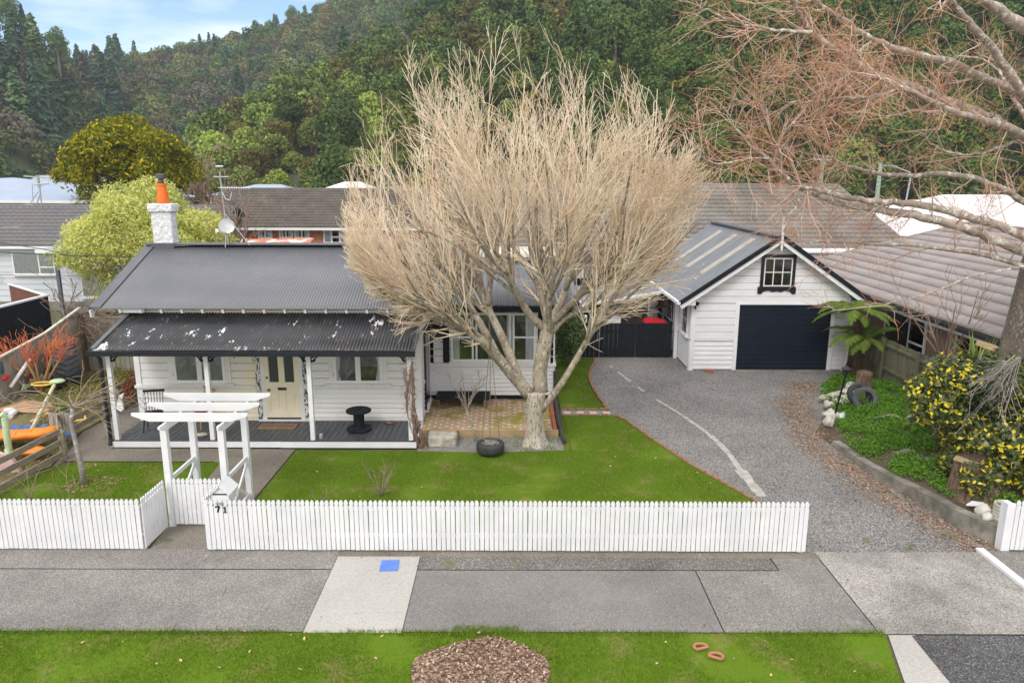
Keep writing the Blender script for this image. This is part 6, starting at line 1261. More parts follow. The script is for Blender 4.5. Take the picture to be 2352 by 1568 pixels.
t = thing('bird_feeder_plank', 'short pale plank tied to the trunk of the roadside tree', 'plank', (9.5, 14, 3)); p, q = at(2243, 786, 14.6), at(2287, 800, 14.6); MB().bar(p, q, .03, .12).build('plank', M['timber'], t)
p, q = at(2262, 795, 14.6), at(2240, 850, 14.6); MB().tube([p, q], .012, 6).build('stake', M['silver_bark'], t)
# ------------------------------------------------------------------ roof gear, poles, wires
def yagi(b, p, L, n, w, d=(1, 0, 0)):
    d = Vector(d).normalized(); s = Vector((-d.y, d.x, 0)); p = Vector(p); b.tube([p, p + d * L], .012, 6)
    for i in range(n): c = p + d * L * (i + .5) / n; b.tube([c - s * w + Vector((0, 0, 0)), c + s * w], .010, 5); b.tube([c - Vector((0, 0, w * .4)), c + Vector((0, 0, w * .4))], .006, 4)
t = thing('tv_antenna', 'television aerial mast on the cottage ridge', 'antenna', (-8.0, 20.7, 4.4)); b = MB(); b.tube([(-8.0, 20.7, 4.42), (-8.07, 20.7, 6.05), (-8.08, 20.7, 6.45)], .018, 8); b.tube([(-8.06, 20.7, 5.35), (-7.35, 20.55, 4.45)], .014, 6); b.tube([(-8.03, 20.7, 4.9), (-7.98, 20.4, 4.40)], .012, 6); b.build('mast', M['galv'], t)
b = MB(); yagi(b, (-8.12, 20.7, 6.02), 1.0, 13, .10, (1, -.35, 0)); b.tube([(-8.3, 20.8, 6.32), (-7.8, 20.6, 6.32)], .010, 5); b.tube([(-8.2, 20.76, 6.6), (-7.95, 20.64, 6.6)], .02, 5); b.tube([(-8.05, 20.7, 5.9), (-7.98, 20.7, 5.72), (-7.85, 20.68, 5.68), (-7.78, 20.66, 5.9)], .010, 5); b.build('elements', M['white'], t)
t = thing('satellite_dish', 'grey satellite dish on the cottage ridge mast', 'satellite dish', (-7.98, 20.6, 5)); b = MB(Matrix.Translation((-7.98, 20.62, 4.98)) @ Matrix.Rotation(math.radians(28), 4, 'Z') @ Matrix.Rotation(math.radians(-18), 4, 'X')); b.lathe([(0, .04), (.12, .03), (.21, -.0), (.215, -.005), (.21, .012), (0, .052)], (0, 0, 0), 24, 'y'); b.build('dish', simple('dish_grey', (.58, .60, .62), .5), t, True); b = MB(); b.bar((-7.98, 20.6, 4.8), (-8.1, 20.25, 4.86), .02, .03); b.box(-8.14, -8.06, 20.2, 20.28, 4.84, 4.92); b.build('feed_arm', M['white'], t)
t = thing('tv_antenna', 'folded aerial frame on the weatherboard house ridge', 'antenna', (-24, 38, 4.8)); b = MB(); P_ = lambda u, v: at(u, v, 38.2)
b.tube([P_(96, 476), P_(90, 424)], .04, 6); b.tube([P_(78, 424), P_(112, 421)], .03, 5); b.tube([P_(64, 475), P_(88, 440)], .02, 5); b.tube([P_(82, 475), P_(92, 446)], .03, 5); b.tube([P_(74, 424), P_(76, 470)], .02, 5); b.tube([P_(58, 470), P_(78, 470)], .02, 5); b.build('frame', M['galv'], t)
for (u0, v0, u1, Y, n, lab) in ((86, 436, 86, 60, 0, 'utility pole with cross arm beyond the blue-roofed house'), (141, 436, 141, 66, 0, 'second utility pole near the golden round tree')):
    t = thing('utility_pole', lab, 'utility pole', (at(u0, 440, Y).x, Y, 0)); b = MB(); p = at(u0, 403 if n == 0 and u0 < 100 else 412, Y); b.tube([(p.x, Y, 0), p], .12, 8); b.build('pole', M['poleg'], t); b = MB(); b.bar(p + Vector((-1.1, 0, -.05)), p + Vector((1.3, 0, -.25)), .08, .1); b.build('cross_arm', M['poleg'], t)
for (u, v, Y, lab) in ((1890, 362, 70, 'green-grey power pole carrying insulators beyond the long roof'), (2023, 374, 74, 'green-grey power pole with a short side arm beyond the long roof')):
    p = at(u, v, Y); t = thing('power_pole', lab, 'power pole', (p.x, Y, 0)); MB().tube([(p.x, Y, 0), p], [.26, .19], 8).build('pole', M['poleg'], t); b = MB()
    if u < 1900: b.bar(p + Vector((-.9, 0, -.2)), p + Vector((.9, 0, -.2)), .1, .1); [b.tube([p + Vector((-.8 + .4 * i, 0, -.15)), p + Vector((-.8 + .4 * i, 0, .25))], .06, 6) for i in range(5)]
    else: b.bar(p + Vector((-.1, 0, -.25)), p + Vector((1.6, 0, -.3)), .1, .1)
    b.build('cross_arm', M['galv'], t)
p = at(2092, 405, 60); t = thing('street_light', 'grey street light pole beyond the long tiled roof', 'street light', (p.x, 60, 0)); MB().tube([(p.x - .5, 60, 0), p + Vector((0, 0, 0)), p + Vector((-.1, 0, .3)), p + Vector((-1.0, 0, .62))], [.09, .07, .06, .05], 8).build('pole', M['galv'], t); MB().bar(p + Vector((-1.0, 0, .62)), p + Vector((-1.7, 0, .85)), .25, .12).build('lamp_head', M['lampglass'], t)
p = at(2103, 463, 52); t = thing('yellow_sign', 'small yellow board on a green box beyond the long roof', 'sign', (p.x, 52, 0)); MB().box(p.x - .45, p.x + .5, 52, 52.1, p.z - .1, p.z + .12).build('board', M['yellow'], t); MB().box(p.x - .55, p.x + .4, 52.1, 52.4, 0, p.z - .15).build('box', simple('dull_green', (.12, .22, .15), .7), t)
for i, (a, m_, c, lab) in enumerate(((at(-60, 548, 30), at(110, 574, 27), at(292, 622, 20.0), 'power line sagging to the corner of the cottage roof'), (at(-60, 576, 31), at(110, 585, 28), at(332, 590, 20.6), 'upper service cable crossing in front of the weatherboard house'), (at(-60, 630, 33), at(60, 632, 32.5), at(215, 634, 31), 'thin cable low across the weatherboard house wall'))):
    t = thing('overhead_wire', lab, 'wire', a); MB().tube([a.lerp(m_, f / 6) for f in range(6)] + [m_.lerp(c, f / 6) for f in range(7)], .016 if i < 2 else .010, 6).build('cable', M['iron'], t)
for i in range(3):
    a, c = at(1500, 405 + i * 9, 75), at(2352, 392 + i * 10, 62); t = thing('overhead_wire', 'thin power line running between the distant power poles', 'wire', a, 'power lines beyond the long roof'); MB().tube([a.lerp(c, f / 8) + Vector((0, 0, -.5 * math.sin(f / 8 * math.pi))) for f in range(9)], .022, 4).build('cable', M['iron'], t)
# tyre swing
SX, SY = -.50, 16.10
t = car_tyre('tyre_swing', 'tyre swing full of sticks hanging over the lawn edge', Matrix.Translation((SX, SY, .13 + .06)) @ Matrix.Rotation(math.radians(90), 4, 'X'), M['rubber'], .33, .25)
b = MB(); rs = random.Random(2)
for i in range(90):
    a, q = rs.uniform(0, 6.28), rs.uniform(0, .22); x, y = SX + q * math.cos(a), SY + q * math.sin(a); e = rs.uniform(0, 3.14); L = rs.uniform(.08, .2); b.bar((x - L * math.cos(e) * .5, y - L * math.sin(e) * .5, .27 + rs.uniform(-.02, .03)), (x + L * math.cos(e) * .5, y + L * math.sin(e) * .5, .28 + rs.uniform(-.02, .03)), .012, .012)
b.build('sticks', M['silver_bark'], t)
b = MB(); KN = (SX - .0, 16.42, 2.72)
for dx, dy in ((-.2, .1), (.22, .08), (0, -.24)): b.tube([(SX + dx, SY + dy, .28), KN], .008, 5)
b.tube([KN, (SX - .03, 16.5, 3.1)], .012, 5); b.rock(KN, .05, 3); b.build('rope', simple('rope', (.16, .12, .08), .9), t)
# ------------------------------------------------------------------ bare trees
def tree_thing(name, lab, cat, loc): return thing(name, lab, cat, loc)
def seg_obj(name, segs, m, parent, sides=3): V, F = seg_mesh(segs, sides); return np_mesh(name, V, F, m, parent, smooth=True)
def thick_obj(name, th, m, parent, n=9):
    b = MB()
    for pts, rad in th: b.tube(pts, rad, n if max(rad) > .06 else 6, cap=True)
    return b.build(name, m, parent, True)
BX, BY = .56, 16.8
t = tree_thing('bare_birch_tree', 'big round-crowned leafless tree with pale twigs in front of the cottage', 'tree', (BX, BY, 0))
rs = random.Random(21)
def inside(p):
    dx, dy = p.x - .10, p.y - 16.9; r = math.hypot(dx, dy)
    if p.z < 2.2 + .22 * max(0, r - .6) and r > .8: return False
    e = (dx / (4.15 if dx > 0 else 4.05)) ** 2 + (dy / 3.6) ** 2 + ((p.z - 5.7) / (3.55 if p.z > 5.7 else 3.7)) ** 2
    return e < 1.02 + .45 * mnoise.noise(Vector((p.x * 2.3, p.y * 2.3, p.z * .6)))
T = []; segs = []; thick = []
# trunk with flare and roots
def trunk(pts, rad, n=26, flare=0, seed=0):
    P = []; RR = []; m = len(pts)
    for i in range(m - 1):
        for k in range(6): f = k / 6; P.append(Vector(pts[i]).lerp(Vector(pts[i + 1]), f)); RR.append(rad[i] + (rad[i + 1] - rad[i]) * f)
    P.append(Vector(pts[-1])); RR.append(rad[-1]); vs, fs = [], []
    for i, (p, r) in enumerate(zip(P, RR)):
        for k in range(n):
            a = 2 * math.pi * k / n; z0 = p.z - P[0].z; fl = flare * math.exp(-z0 * 4.2); q = r * (1 + .10 * mnoise.noise(Vector((math.cos(a) * 2, math.sin(a) * 2, p.z * 1.1 + seed))) + .05 * mnoise.noise(Vector((math.cos(a) * 6, math.sin(a) * 6, p.z * 2 + seed)))) + fl * (1 + .5 * math.sin(a * 5 + seed))
            vs.append((p.x + q * math.cos(a), p.y + q * math.sin(a), p.z))
    for i in range(len(P) - 1):
        for k in range(n): fs.append((i * n + k, i * n + (k + 1) % n, (i + 1) * n + (k + 1) % n, (i + 1) * n + k))
    fs.append(tuple((len(P) - 1) * n + k for k in range(n))); return MB().add(vs, fs)
trunk([(BX, BY, -.05), (BX - .01, BY, .5), (BX, BY, 1.0), (BX + .01, BY, 1.32)], [.225, .195, .215, .25], flare=.11, seed=2).build('trunk', M['bark_base'], t, True)
F0 = Vector((BX, BY, 1.15))
limbs = [ # traced main limbs: (photo u, v, depth), radius
    ([(1215, 905, 16.8), (1168, 850, 16.7), (1120, 795, 16.5), (1080, 760, 16.3), (1030, 722, 16.1), (985, 695, 15.8), (930, 662, 15.5)], .19, .035),
    ([(1150, 832, 16.75), (1118, 770, 16.8), (1085, 712, 16.9), (1052, 660, 17.0), (1020, 600, 17.2), (990, 520, 17.4)], .13, .03),
    ([(1195, 880, 16.85), (1160, 790, 17.1), (1122, 710, 17.3), (1095, 650, 17.5), (1070, 570, 17.7), (1048, 470, 17.9)], .155, .03),
    ([(1120, 700, 17.2), (1128, 640, 17.4), (1142, 590, 17.6), (1138, 520, 17.8)], .085, .03),
    ([(1242, 900, 16.85), (1240, 850, 16.9), (1252, 785, 16.95), (1258, 745, 17.0)], .215, .16),
    ([(1258, 760, 17.0), (1215, 720, 16.8), (1180, 660, 16.5), (1160, 600, 16.3), (1150, 520, 16.1), (1120, 440, 16.0)], .13, .03),
    ([(1258, 750, 17.0), (1250, 700, 17.3), (1242, 640, 17.6), (1235, 560, 17.9), (1230, 470, 18.2)], .12, .03),
    ([(1258, 750, 17.0), (1290, 690, 17.0), (1312, 620, 17.1), (1330, 550, 17.2), (1350, 460, 17.4)], .14, .03),
    ([(1262, 745, 17.0), (1320, 690, 16.7), (1370, 640, 16.4), (1420, 570, 16.2), (1460, 490, 16.0)], .11, .03),
    ([(1245, 940, 16.8), (1290, 880, 16.6), (1335, 805, 16.4), (1375, 735, 16.2), (1415, 670, 16.0), (1450, 600, 15.9), (1480, 520, 15.8)], .105, .035),
    ([(1040, 728, 16.15), (985, 712, 15.9), (930, 700, 15.6), (880, 672, 15.4), (845, 635, 15.2)], .06, .02),
    ([(1060, 745, 16.2), (1000, 680, 16.6), (940, 625, 17.0), (885, 570, 17.3), (840, 510, 17.6)], .07, .022),
    ([(1090, 650, 17.5), (1020, 610, 18.0), (950, 570, 18.5), (880, 520, 19.0)], .07, .022),
    ([(1400, 690, 16.1), (1460, 655, 16.0), (1515, 620, 15.9), (1560, 575, 15.8)], .05, .02),
    ([(1320, 600, 17.1), (1400, 590, 17.4), (1470, 560, 17.8), (1530, 510, 18.2)], .07, .02),
    ([(1262, 770, 17.0), (1262, 690, 16.2), (1280, 600, 15.6), (1290, 500, 15.2)], .10, .03),
    ([(1262, 770, 17.05), (1300, 730, 16.9), (1350, 705, 17.0), (1400, 665, 17.4), (1450, 620, 17.9)], .08, .03)]
for pts, r0, r1 in limbs:
    r0 *= .86; P = [at(*q) for q in pts]; n = len(P); fine = []
    for i in range(n - 1):
        a, b_, c, d = P[max(i - 1, 0)], P[i], P[i + 1], P[min(i + 2, n - 1)]
        for k in range(4): q = k / 4; fine.append(.5 * ((2 * b_) + (c - a) * q + (2 * a - 5 * b_ + 4 * c - d) * q * q + (3 * b_ - a - 3 * c + d) * q ** 3))
    fine.append(P[-1]); m = len(fine); rad = [r0 + (r1 - r0) * (i / (m - 1)) ** .85 for i in range(m)]; thick.append((fine, rad))
    for i in range(max(2, m // 3), m):
        d = (fine[i] - fine[i - 1]).normalized(); out = Vector((fine[i].x - BX, fine[i].y - BY, .0)); out = out.normalized() if out.length > .1 else Vector((0, 0, 1)); cnt = (1 if rs.random() < .3 else 2) if r1 < .1 else 0
        if i == m - 1: cnt = 4
        for k in range(cnt):
            a = math.radians(rs.uniform(18, 42)); ax = d.orthogonal().normalized(); ax.rotate(Matrix.Rotation(rs.uniform(0, 6.28), 3, d)); nd = (d * math.cos(a) + ax * math.sin(a) + out * .12 + Vector((0, 0, .12))).normalized()
            whips(fine[i], nd, rs.uniform(1.9, 3.4), rad[i] * rs.uniform(.4, .7), 2, segs, rs, up=.05, jit=.075, seg=.28, inside=inside, ang=(15, 40), kids=(5, 7), shrink=.44, thick=thick, rmin=.0046, rsh=.5)
thick_obj('branches', thick, M['bark'], t)
SG = [s for s in segs]; print('birch segs', len(SG))
seg_obj('twigs', SG, M['twig'], t)
V, F = lobes_cloud([((.56 + .5 * math.cos(a), 16.8 + .5 * math.sin(a), .05), (.10, .10, .09)) for a in (2.6, 3.6, 4.4, 5.5, .3)], 2200, .05, np.random.default_rng(2), .8)
o = np_mesh('root_weeds', V, F, M['green'], None); tag(o, label='small green weeds around the foot of the big bare tree', cat='weeds', kind='stuff')

# ---- roadside tree with rust-coloured twigs
RX, RY = 12.15, 17.0
t = tree_thing('bare_roadside_tree', 'huge leafless tree with lichen-grey limbs and rust twigs reaching in over the driveway', 'tree', (RX, RY, 0)); rs = random.Random(8)
trunk([(12.45, RY, -.1), (12.45, RY, 1.5), (12.5, RY, 3.2), (12.6, RY, 5.0), (12.7, RY, 7), (12.8, RY, 10)], [.85, .72, .62, .56, .50, .42], 30, .3, 4).build('trunk', M['bark_big'], t, True)
cp = lambda cx, cy: (1531 + cx / 2.56, cy / 2.56)
L2 = [([(2130, 1490), (2000, 1440), (1800, 1360), (1600, 1300), (1400, 1255), (1200, 1225), (1000, 1185), (850, 1130), (740, 1080), (680, 1005), (640, 930), (655, 860)], 16.4, 13.4, .15, .035),
      ([(2130, 1400), (1960, 1325), (1760, 1270), (1560, 1215), (1380, 1195), (1180, 1180), (1000, 1150), (880, 1110), (790, 1095)], 16.5, 13.8, .13, .04),
      ([(2140, 830), (2000, 755), (1900, 700), (1700, 620), (1560, 560), (1400, 500), (1200, 430), (1080, 360), (960, 280), (850, 190), (780, 90), (725, -20), (690, -120)], 16.6, 13.2, .16, .04),
      ([(2120, 800), (1960, 735), (1800, 690), (1650, 640), (1500, 570), (1340, 500), (1250, 450)], 16.2, 13.6, .11, .04),
      ([(2150, 620), (2060, 560), (1950, 495), (1800, 430), (1640, 360), (1450, 320), (1300, 270), (1180, 220), (1080, 150), (960, 70), (870, 0), (800, -90)], 16.2, 14.0, .12, .035),
      ([(2180, 620), (2100, 545), (1980, 380), (1900, 270), (1800, 150), (1700, 40), (1620, -90)], 15.8, 14.2, .13, .05),
      ([(2250, 260), (2110, 160), (1980, 80), (1830, -20), (1700, -120)], 15.4, 14.4, .17, .08),
      ([(2150, 720), (2050, 600), (2000, 500), (1950, 420), (1860, 350), (1700, 330)], 17.0, 17.4, .07, .02),
      ([(2140, 810), (1990, 850), (1850, 900), (1700, 905), (1580, 860), (1500, 780)], 16.6, 15.2, .055, .015),
      ([(2140, 1210), (2040, 1150), (1900, 1080), (1700, 1025), (1400, 1030), (1200, 1010), (1060, 975), (970, 920), (930, 790)], 16.8, 15.0, .10, .022),
      ([(2150, 1590), (1960, 1520), (1700, 1470), (1400, 1440), (1100, 1430), (900, 1420), (800, 1440)], 16.6, 14.6, .085, .018),
      ([(850, 190), (720, 185), (560, 165), (430, 140), (300, 95), (200, 40)], 13.3, 13.0, .045, .012),
      ([(740, 1080), (620, 960), (530, 880), (420, 780), (355, 680)], 13.6, 13.2, .05, .012),
      ([(1195, 245), (1120, 320), (1060, 390), (1010, 450), (860, 455), (760, 380)], 14.4, 13.8, .035, .01),
      ([(1340, 535), (1180, 570), (1000, 580), (850, 600), (700, 600)], 14.0, 13.4, .045, .012),
      ([(1620, 660), (1480, 655), (1280, 685), (1160, 650), (1135, 590)], 15.2, 14.4, .04, .012),
      ([(780, 1090), (770, 1200), (700, 1290), (690, 1360)], 13.9, 13.6, .022, .008),
      ([(680, 780), (740, 730), (800, 700), (900, 640), (960, 580)], 13.4, 13.4, .025, .008),
      ([(640, 940), (560, 930), (420, 945), (300, 960), (180, 900)], 13.5, 13.2, .03, .008),
      ([(600, 740), (590, 650), (560, 560), (570, 450)], 13.4, 13.2, .025, .007),
      ([(2130, 1560), (1800, 1620), (1500, 1740), (1200, 1800), (960, 1830)], 15.5, 13.4, .03, .008)]
segs, fine_s, thick = [], [], []
for li, (pts, y0, y1, r0, r1) in enumerate(L2):
    r0 *= .8; r1 *= .85
    n = len(pts); P = [at(*cp(*q), y0 + (y1 - y0) * i / (n - 1)) for i, q in enumerate(pts)]; fine = []
    for i in range(n - 1):
        a, b_, c, d = P[max(i - 1, 0)], P[i], P[i + 1], P[min(i + 2, n - 1)]
        for k in range(4): q = k / 4; fine.append(.5 * ((2 * b_) + (c - a) * q + (2 * a - 5 * b_ + 4 * c - d) * q * q + (3 * b_ - a - 3 * c + d) * q ** 3) + Vector([rs.gauss(0, .012) for _ in range(3)]))
    fine.append(P[-1]); m = len(fine); rad = [max(.006, r0 + (r1 - r0) * (i / (m - 1)) ** .9) for i in range(m)]; thick.append((fine, rad))
    for i in range(3, m):
        d = (fine[i] - fine[i - 1]).normalized()
        for k in range((1 if rs.random() < .62 else 2) if i < m - 1 else 4):
            if rs.random() < (.85 if li in (5, 6, 16, 20) else .55 if fine[i].x > 8.2 else .30): continue
            a = math.radians(rs.uniform(30, 75)); ax = d.orthogonal().normalized(); ax.rotate(Matrix.Rotation(rs.uniform(0, 6.28), 3, d)); nd = (d * math.cos(a) + ax * math.sin(a)).normalized()
            whips(fine[i], nd, rs.uniform(.4, 1.15), min(.016, rad[i] * .5), 1, segs, rs, up=.03, jit=.27, seg=.12, ang=(25, 65), kids=(3, 5), shrink=.6, thick=None, rmin=.0045, rsh=.5)
thick_obj('limbs', thick, M['branch_big'], t)
tw = []
for s in list(segs):
    if rs.random() < .62:
        d = Vector(s[3:6]) - Vector(s[:3]); a = math.radians(rs.uniform(25, 70)); ax = d.normalized().orthogonal().normalized(); ax.rotate(Matrix.Rotation(rs.uniform(0, 6.28), 3, d.normalized()))
        whips(Vector(s[3:6]), d.normalized() * math.cos(a) + ax * math.sin(a), rs.uniform(.15, .42), .0042, 0, tw, rs, up=-.02, jit=.2, seg=.09, rmin=.0032)
print('road tree segs', len(segs), len(tw))
seg_obj('branchlets', segs, simple('pinkish_branchlets', (.66, .52, .44), .8, (.48, .30, .21), 1.6), t); seg_obj('twigs', tw, M['twig_red'], t)
# drooping dead branch over the shrub
t = tree_thing('hanging_branches', 'pale leafless branches drooping over the yellow variegated shrub', 'branch', tuple(at(2330, 850, 12.8))); S = []
for i in range(16):
    p = at(2352 - rs.uniform(0, 30), 815 + rs.uniform(0, 20), 12.9); whips(p, Vector((-rs.uniform(.2, 1), -.2 + rs.uniform(-.3, .3), -.2 - rs.uniform(0, .8))), rs.uniform(.6, 1.25), .012, 1, S, rs, up=-.10, jit=.10, seg=.12, kids=(3, 5), shrink=.55, ang=(20, 45), rmin=.0045)
seg_obj('stems', S, M['silver_bark'], t)
S = []; t = tree_thing('rusty_twig_bush', 'orange-brown bare twiggy bush against the mauve roof', 'bush', (11, 17.5, 0))
for i in range(11):
    x, y = rs.uniform(11.0, 12.4), rs.uniform(16.5, 19.0); whips((x, y, rs.uniform(.2, .5)), Vector((rs.uniform(-.3, .3), rs.uniform(-.3, .3), 1)), rs.uniform(1.0, 1.9), .014, 2, S, rs, up=.02, jit=.13, seg=.17, kids=(3, 4), shrink=.5, ang=(20, 50), rmin=.005)
seg_obj('stems', S, M['twig_red'], t)
def small_bare(name, lab, loc, n, L, r, mat, rsd, spread=.35, up=.06, lev=2, jit=.1, kids=(3, 5), shrink=.6, ang=(20, 45), rmin=.004, seg=.14, z0=0, trunk_=None, tm=None, cat='tree'):
    t = tree_thing(name, lab, cat, loc); q = random.Random(rsd); S = []; th = []; base = Vector(loc)
    if trunk_: top = Vector(trunk_[0]); MB().tube([base + Vector((0, 0, -.05)), base.lerp(top, .35) + Vector((.02, 0, 0)), base.lerp(top, .7) + Vector((-.015, 0, 0)), top], [trunk_[1] * 1.25, trunk_[1], trunk_[1] * .9, trunk_[1] * .8], 10).build('trunk', M[tm or mat], t, True); base = top
    for i in range(n):
        a = 2 * math.pi * i / n + q.uniform(-.4, .4); whips(base, Vector((math.cos(a) * spread, math.sin(a) * spread, 1)) if spread < 3 else Vector((math.cos(a), math.sin(a), .55)), L * q.uniform(.75, 1.15), r, lev, S, q, up=up, jit=jit, seg=seg, kids=kids, shrink=shrink, ang=ang, rmin=rmin)
    seg_obj('branches', S, M[mat], t, 4); return t
small_bare('coral_bark_maple', 'small maple with vivid coral-orange twigs in the play yard', (-14.0, 20.85, 0), 6, .62, .03, 'ochre_bark', 3, .6, .05, 0, trunk_=None)
mp_ = COL.objects[-1].parent; S = []; q = random.Random(6); stems = []
base = Vector((-13.98, 20.85, 0))
for i in range(7):
    a = 2 * math.pi * i / 7 + .3; tip = base + Vector((.80 * math.cos(a), .55 * math.sin(a), 1.05 + .3 * q.random())); mid = base + Vector((.30 * math.cos(a), .2 * math.sin(a), .55)); stems.append(([base, mid, tip], [.05, .035, .02]))
    for k in range(9): whips(mid.lerp(tip, .4 + .6 * k / 9), (tip - mid).normalized() + Vector((q.uniform(-.5, .5), q.uniform(-.5, .5), .25)), .62 * q.uniform(.6, 1.1), .010, 2, S, q, up=.03, jit=.10, seg=.11, kids=(3, 4), shrink=.6, ang=(15, 40), rmin=.005)
thick_obj('stems', stems, M['ochre_bark'], mp_); seg_obj('twigs', S, M['coral'], mp_)
# weeping tree in the small lawn
WT = at(168, 935, 14.35); t = tree_thing('weeping_tree', 'small leafless weeping tree with silver trunk in the small lawn', 'tree', (-9.0, 14.33, 0)); q = random.Random(4); S = []
MB().tube([(-8.98, 14.33, -.05), (-9.0, 14.33, .4), (-9.05, 14.34, .9), (-9.1, 14.35, 1.4), WT], [.070, .055, .048, .042, .045], 12).build('trunk', M['silver_bark'], t, True)
for i in range(11):
    a = 2 * math.pi * i / 11 + q.uniform(-.3, .3); d0 = Vector((math.cos(a), math.sin(a), .25 if i % 3 else .9)); whips(WT, d0, q.uniform(1.0, 1.6), .014, 2, S, q, up=-.20, jit=.16, seg=.11, kids=(3, 5), shrink=.5, ang=(20, 60), rmin=.0042)
seg_obj('branches', S, M['twig_brown'], t, 4)
small_bare('young_fruit_tree', 'young leafless tree with upright stems in front of the patio', (-.88, 16.98, 0), 6, .95, .016, 'bark', 12, .55, .07, 2, .06, (2, 4), .5, (20, 40), .005, .15, trunk_=((-1.10, 17.02, .78), .028), tm='bark')
for i, (u, v, lab, h, n, sd) in enumerate(((875, 1140, 'bare thorny rose bush just behind the long picket fence', .75, 8, 4), (600 / 3.84 * .0 + 160, 1160, 'tiny bare sapling in the small lawn behind the corner fence', .7, 3, 9), (70, 1150, 'dark bare shrub beside the low rail fence', 1.0, 5, 13), (735, 1165, 'single bare rose cane behind the picket fence near the path side', .42, 2, 15))):
    p = gr(u, v, 0); p = Vector((p.x, max(p.y, 12.0), 0)); small_bare('rose_bush' if i in (0, 3) else 'bare_shrub', lab, tuple(p), n, h, .011, 'twig_brown', sd, .5, .03, 1, .10, (2, 4), .45, (25, 60), .005, .11, cat='shrub')
small_bare('bare_pruned_shrub', 'pruned leafless shrub against the weatherboard house wall', (at(145, 690, 33.5).x, 33.5, 0), 4, 1.5, .05, 'silver_bark', 8, .45, .03, 1, .1, (2, 3), .45, (25, 45), .02, .3, cat='shrub')
small_bare('bare_hedge_tree', 'pale leafless tree in front of the brick house roof', (at(545, 560, 32).x, 32, 0), 8, 2.6, .05, 'twig_brown', 5, .42, .05, 3, .08, (3, 4), .5, (18, 40), .010, .3, trunk_=((at(545, 560, 32).x, 32, 2.6), .12))
small_bare('bare_grey_tree', 'soft grey leafless tree between the golden tree and the hill', (at(450, 440, 75).x, 75, 0), 9, 5.0, .12, 'twig_brown', 6, .5, .05, 3, .1, (3, 5), .55, (20, 45), .028, .7, trunk_=((at(450, 440, 75).x, 75, 3), .3))
small_bare('bare_purple_tree', 'low purplish leafless tree beside the golden tree', (at(485, 440, 62).x, 62, 0), 9, 3.6, .10, 'vine', 7, .6, .03, 3, .1, (3, 5), .55, (20, 50), .022, .5, trunk_=((at(485, 440, 62).x, 62, 2), .2))
small_bare('bare_garden_tree', 'leafless upright tree in front of the mauve roof beside the fern', (12.2, 19.6, 0), 7, 2.1, .03, 'twig_brown', 9, .5, .05, 2, .09, (3, 4), .55, (18, 40), .006, .2, trunk_=((12.0, 19.6, 1.2), .06))
# ------------------------------------------------------------------ leafy trees and shrubs
def round_tree(name, lab, cat, c, r, mat, seed, nl, per, size, base, trunk_r=.2, lr=(.22, .34), asp=.5, rough=.6, cone=0):
    t = tree_thing(name, lab, cat, base); q = np.random.default_rng(seed); L = []; r = np.array(r, float); c = np.array(c, float)
    for i in range(nl):
        d = q.normal(size=3); d /= np.linalg.norm(d); d[2] = abs(d[2]) if q.random() < .72 else d[2]; k = q.uniform(*lr); f = q.uniform(.62, .92); pz = d[2] * f
        L.append((tuple(c + d * r * f), (r[0] * k, r[1] * k, r[2] * k * .75)))
    L.append((tuple(c), tuple(r * .72))); V, F = lobes_cloud(L, per, size, q, rough, asp, .12, -.7); np_mesh('crown', V, F, M[mat], t)
    b = MB(); b.tube([base, (base[0], base[1], c[2] - r[2] * .5)], [trunk_r, trunk_r * .7], 8)
    for i in range(5): a = i * 1.25; b.tube([(base[0], base[1], c[2] - r[2] * .7), (c[0] + r[0] * .5 * math.cos(a), c[1] + r[1] * .5 * math.sin(a), c[2] + r[2] * .1)], [trunk_r * .5, trunk_r * .15], 6)
    b.build('trunk', M['stump'], t); return t
p0 = at(294, 372, 56); ytop = at(294, 262, 56).z; round_tree('golden_green_tree', 'large rounded golden-green conifer beyond the lime shrub', 'tree', (p0.x, 56, 6.2), (4.7, 4.4, ytop - 6.2 - .2), 'totara', 3, 95, 420, .36, (p0.x, 56, 0), .4, (.16, .28), .35, .8)
p0 = at(325, 545, 28.5); round_tree('lime_shrub', 'dome-shaped lime-yellow shrub behind the chimney', 'shrub', (p0.x + .0, 28.8, 3.2), (2.95, 2.3, 2.75), 'lime', 5, 75, 2300, .15, (p0.x, 28.8, 0), .12, (.20, .32), .30, .9)
round_tree('camellia_bush', 'glossy dark green bush at the corner of the wing beside the black fence', 'shrub', (1.95, 24.4, 1.0), (.75, .7, .95), 'camellia', 7, 26, 4000, .10, (1.95, 24.4, 0), .04, (.3, .42), .5, .7)
# variegated shrub by the road
t = tree_thing('variegated_shrub', 'large dark green shrub splashed with yellow leaves beside the stump', 'shrub', (9.9, 13.6, 0)); q = np.random.default_rng(9); L = []
for i in range(64):
    u, v = q.uniform(2130, 2420), q.uniform(845, 1150); 
    if u < 2195 + max(0, v - 1060) * .5 and v > 960: continue
    if u < 2170 and v < 880: continue
    p = at(u, v, 13.3 + q.uniform(0, 1.6) + (1150 - v) * .0035); s = q.uniform(.26, .48); L.append((tuple(p), (s, s, s * .85)))
for i in range(22):
    u, v = q.uniform(2228, 2400), q.uniform(1010, 1120); p = at(u, v, 12.75 + q.uniform(0, .35)); s = q.uniform(.20, .30); L.append((tuple(p), (s, s, s * .85)))
V, F = lobes_cloud(L, 3000, .105, q, .8, .6, .2, -.8); np_mesh('leaves', V, F, M['hedge'], t)
Ly = [(c_, r_) for c_, r_ in L if mnoise.noise(Vector((c_[0] * 1.3, c_[2] * 1.5, 3))) > -.02 or c_[2] < 1.3]
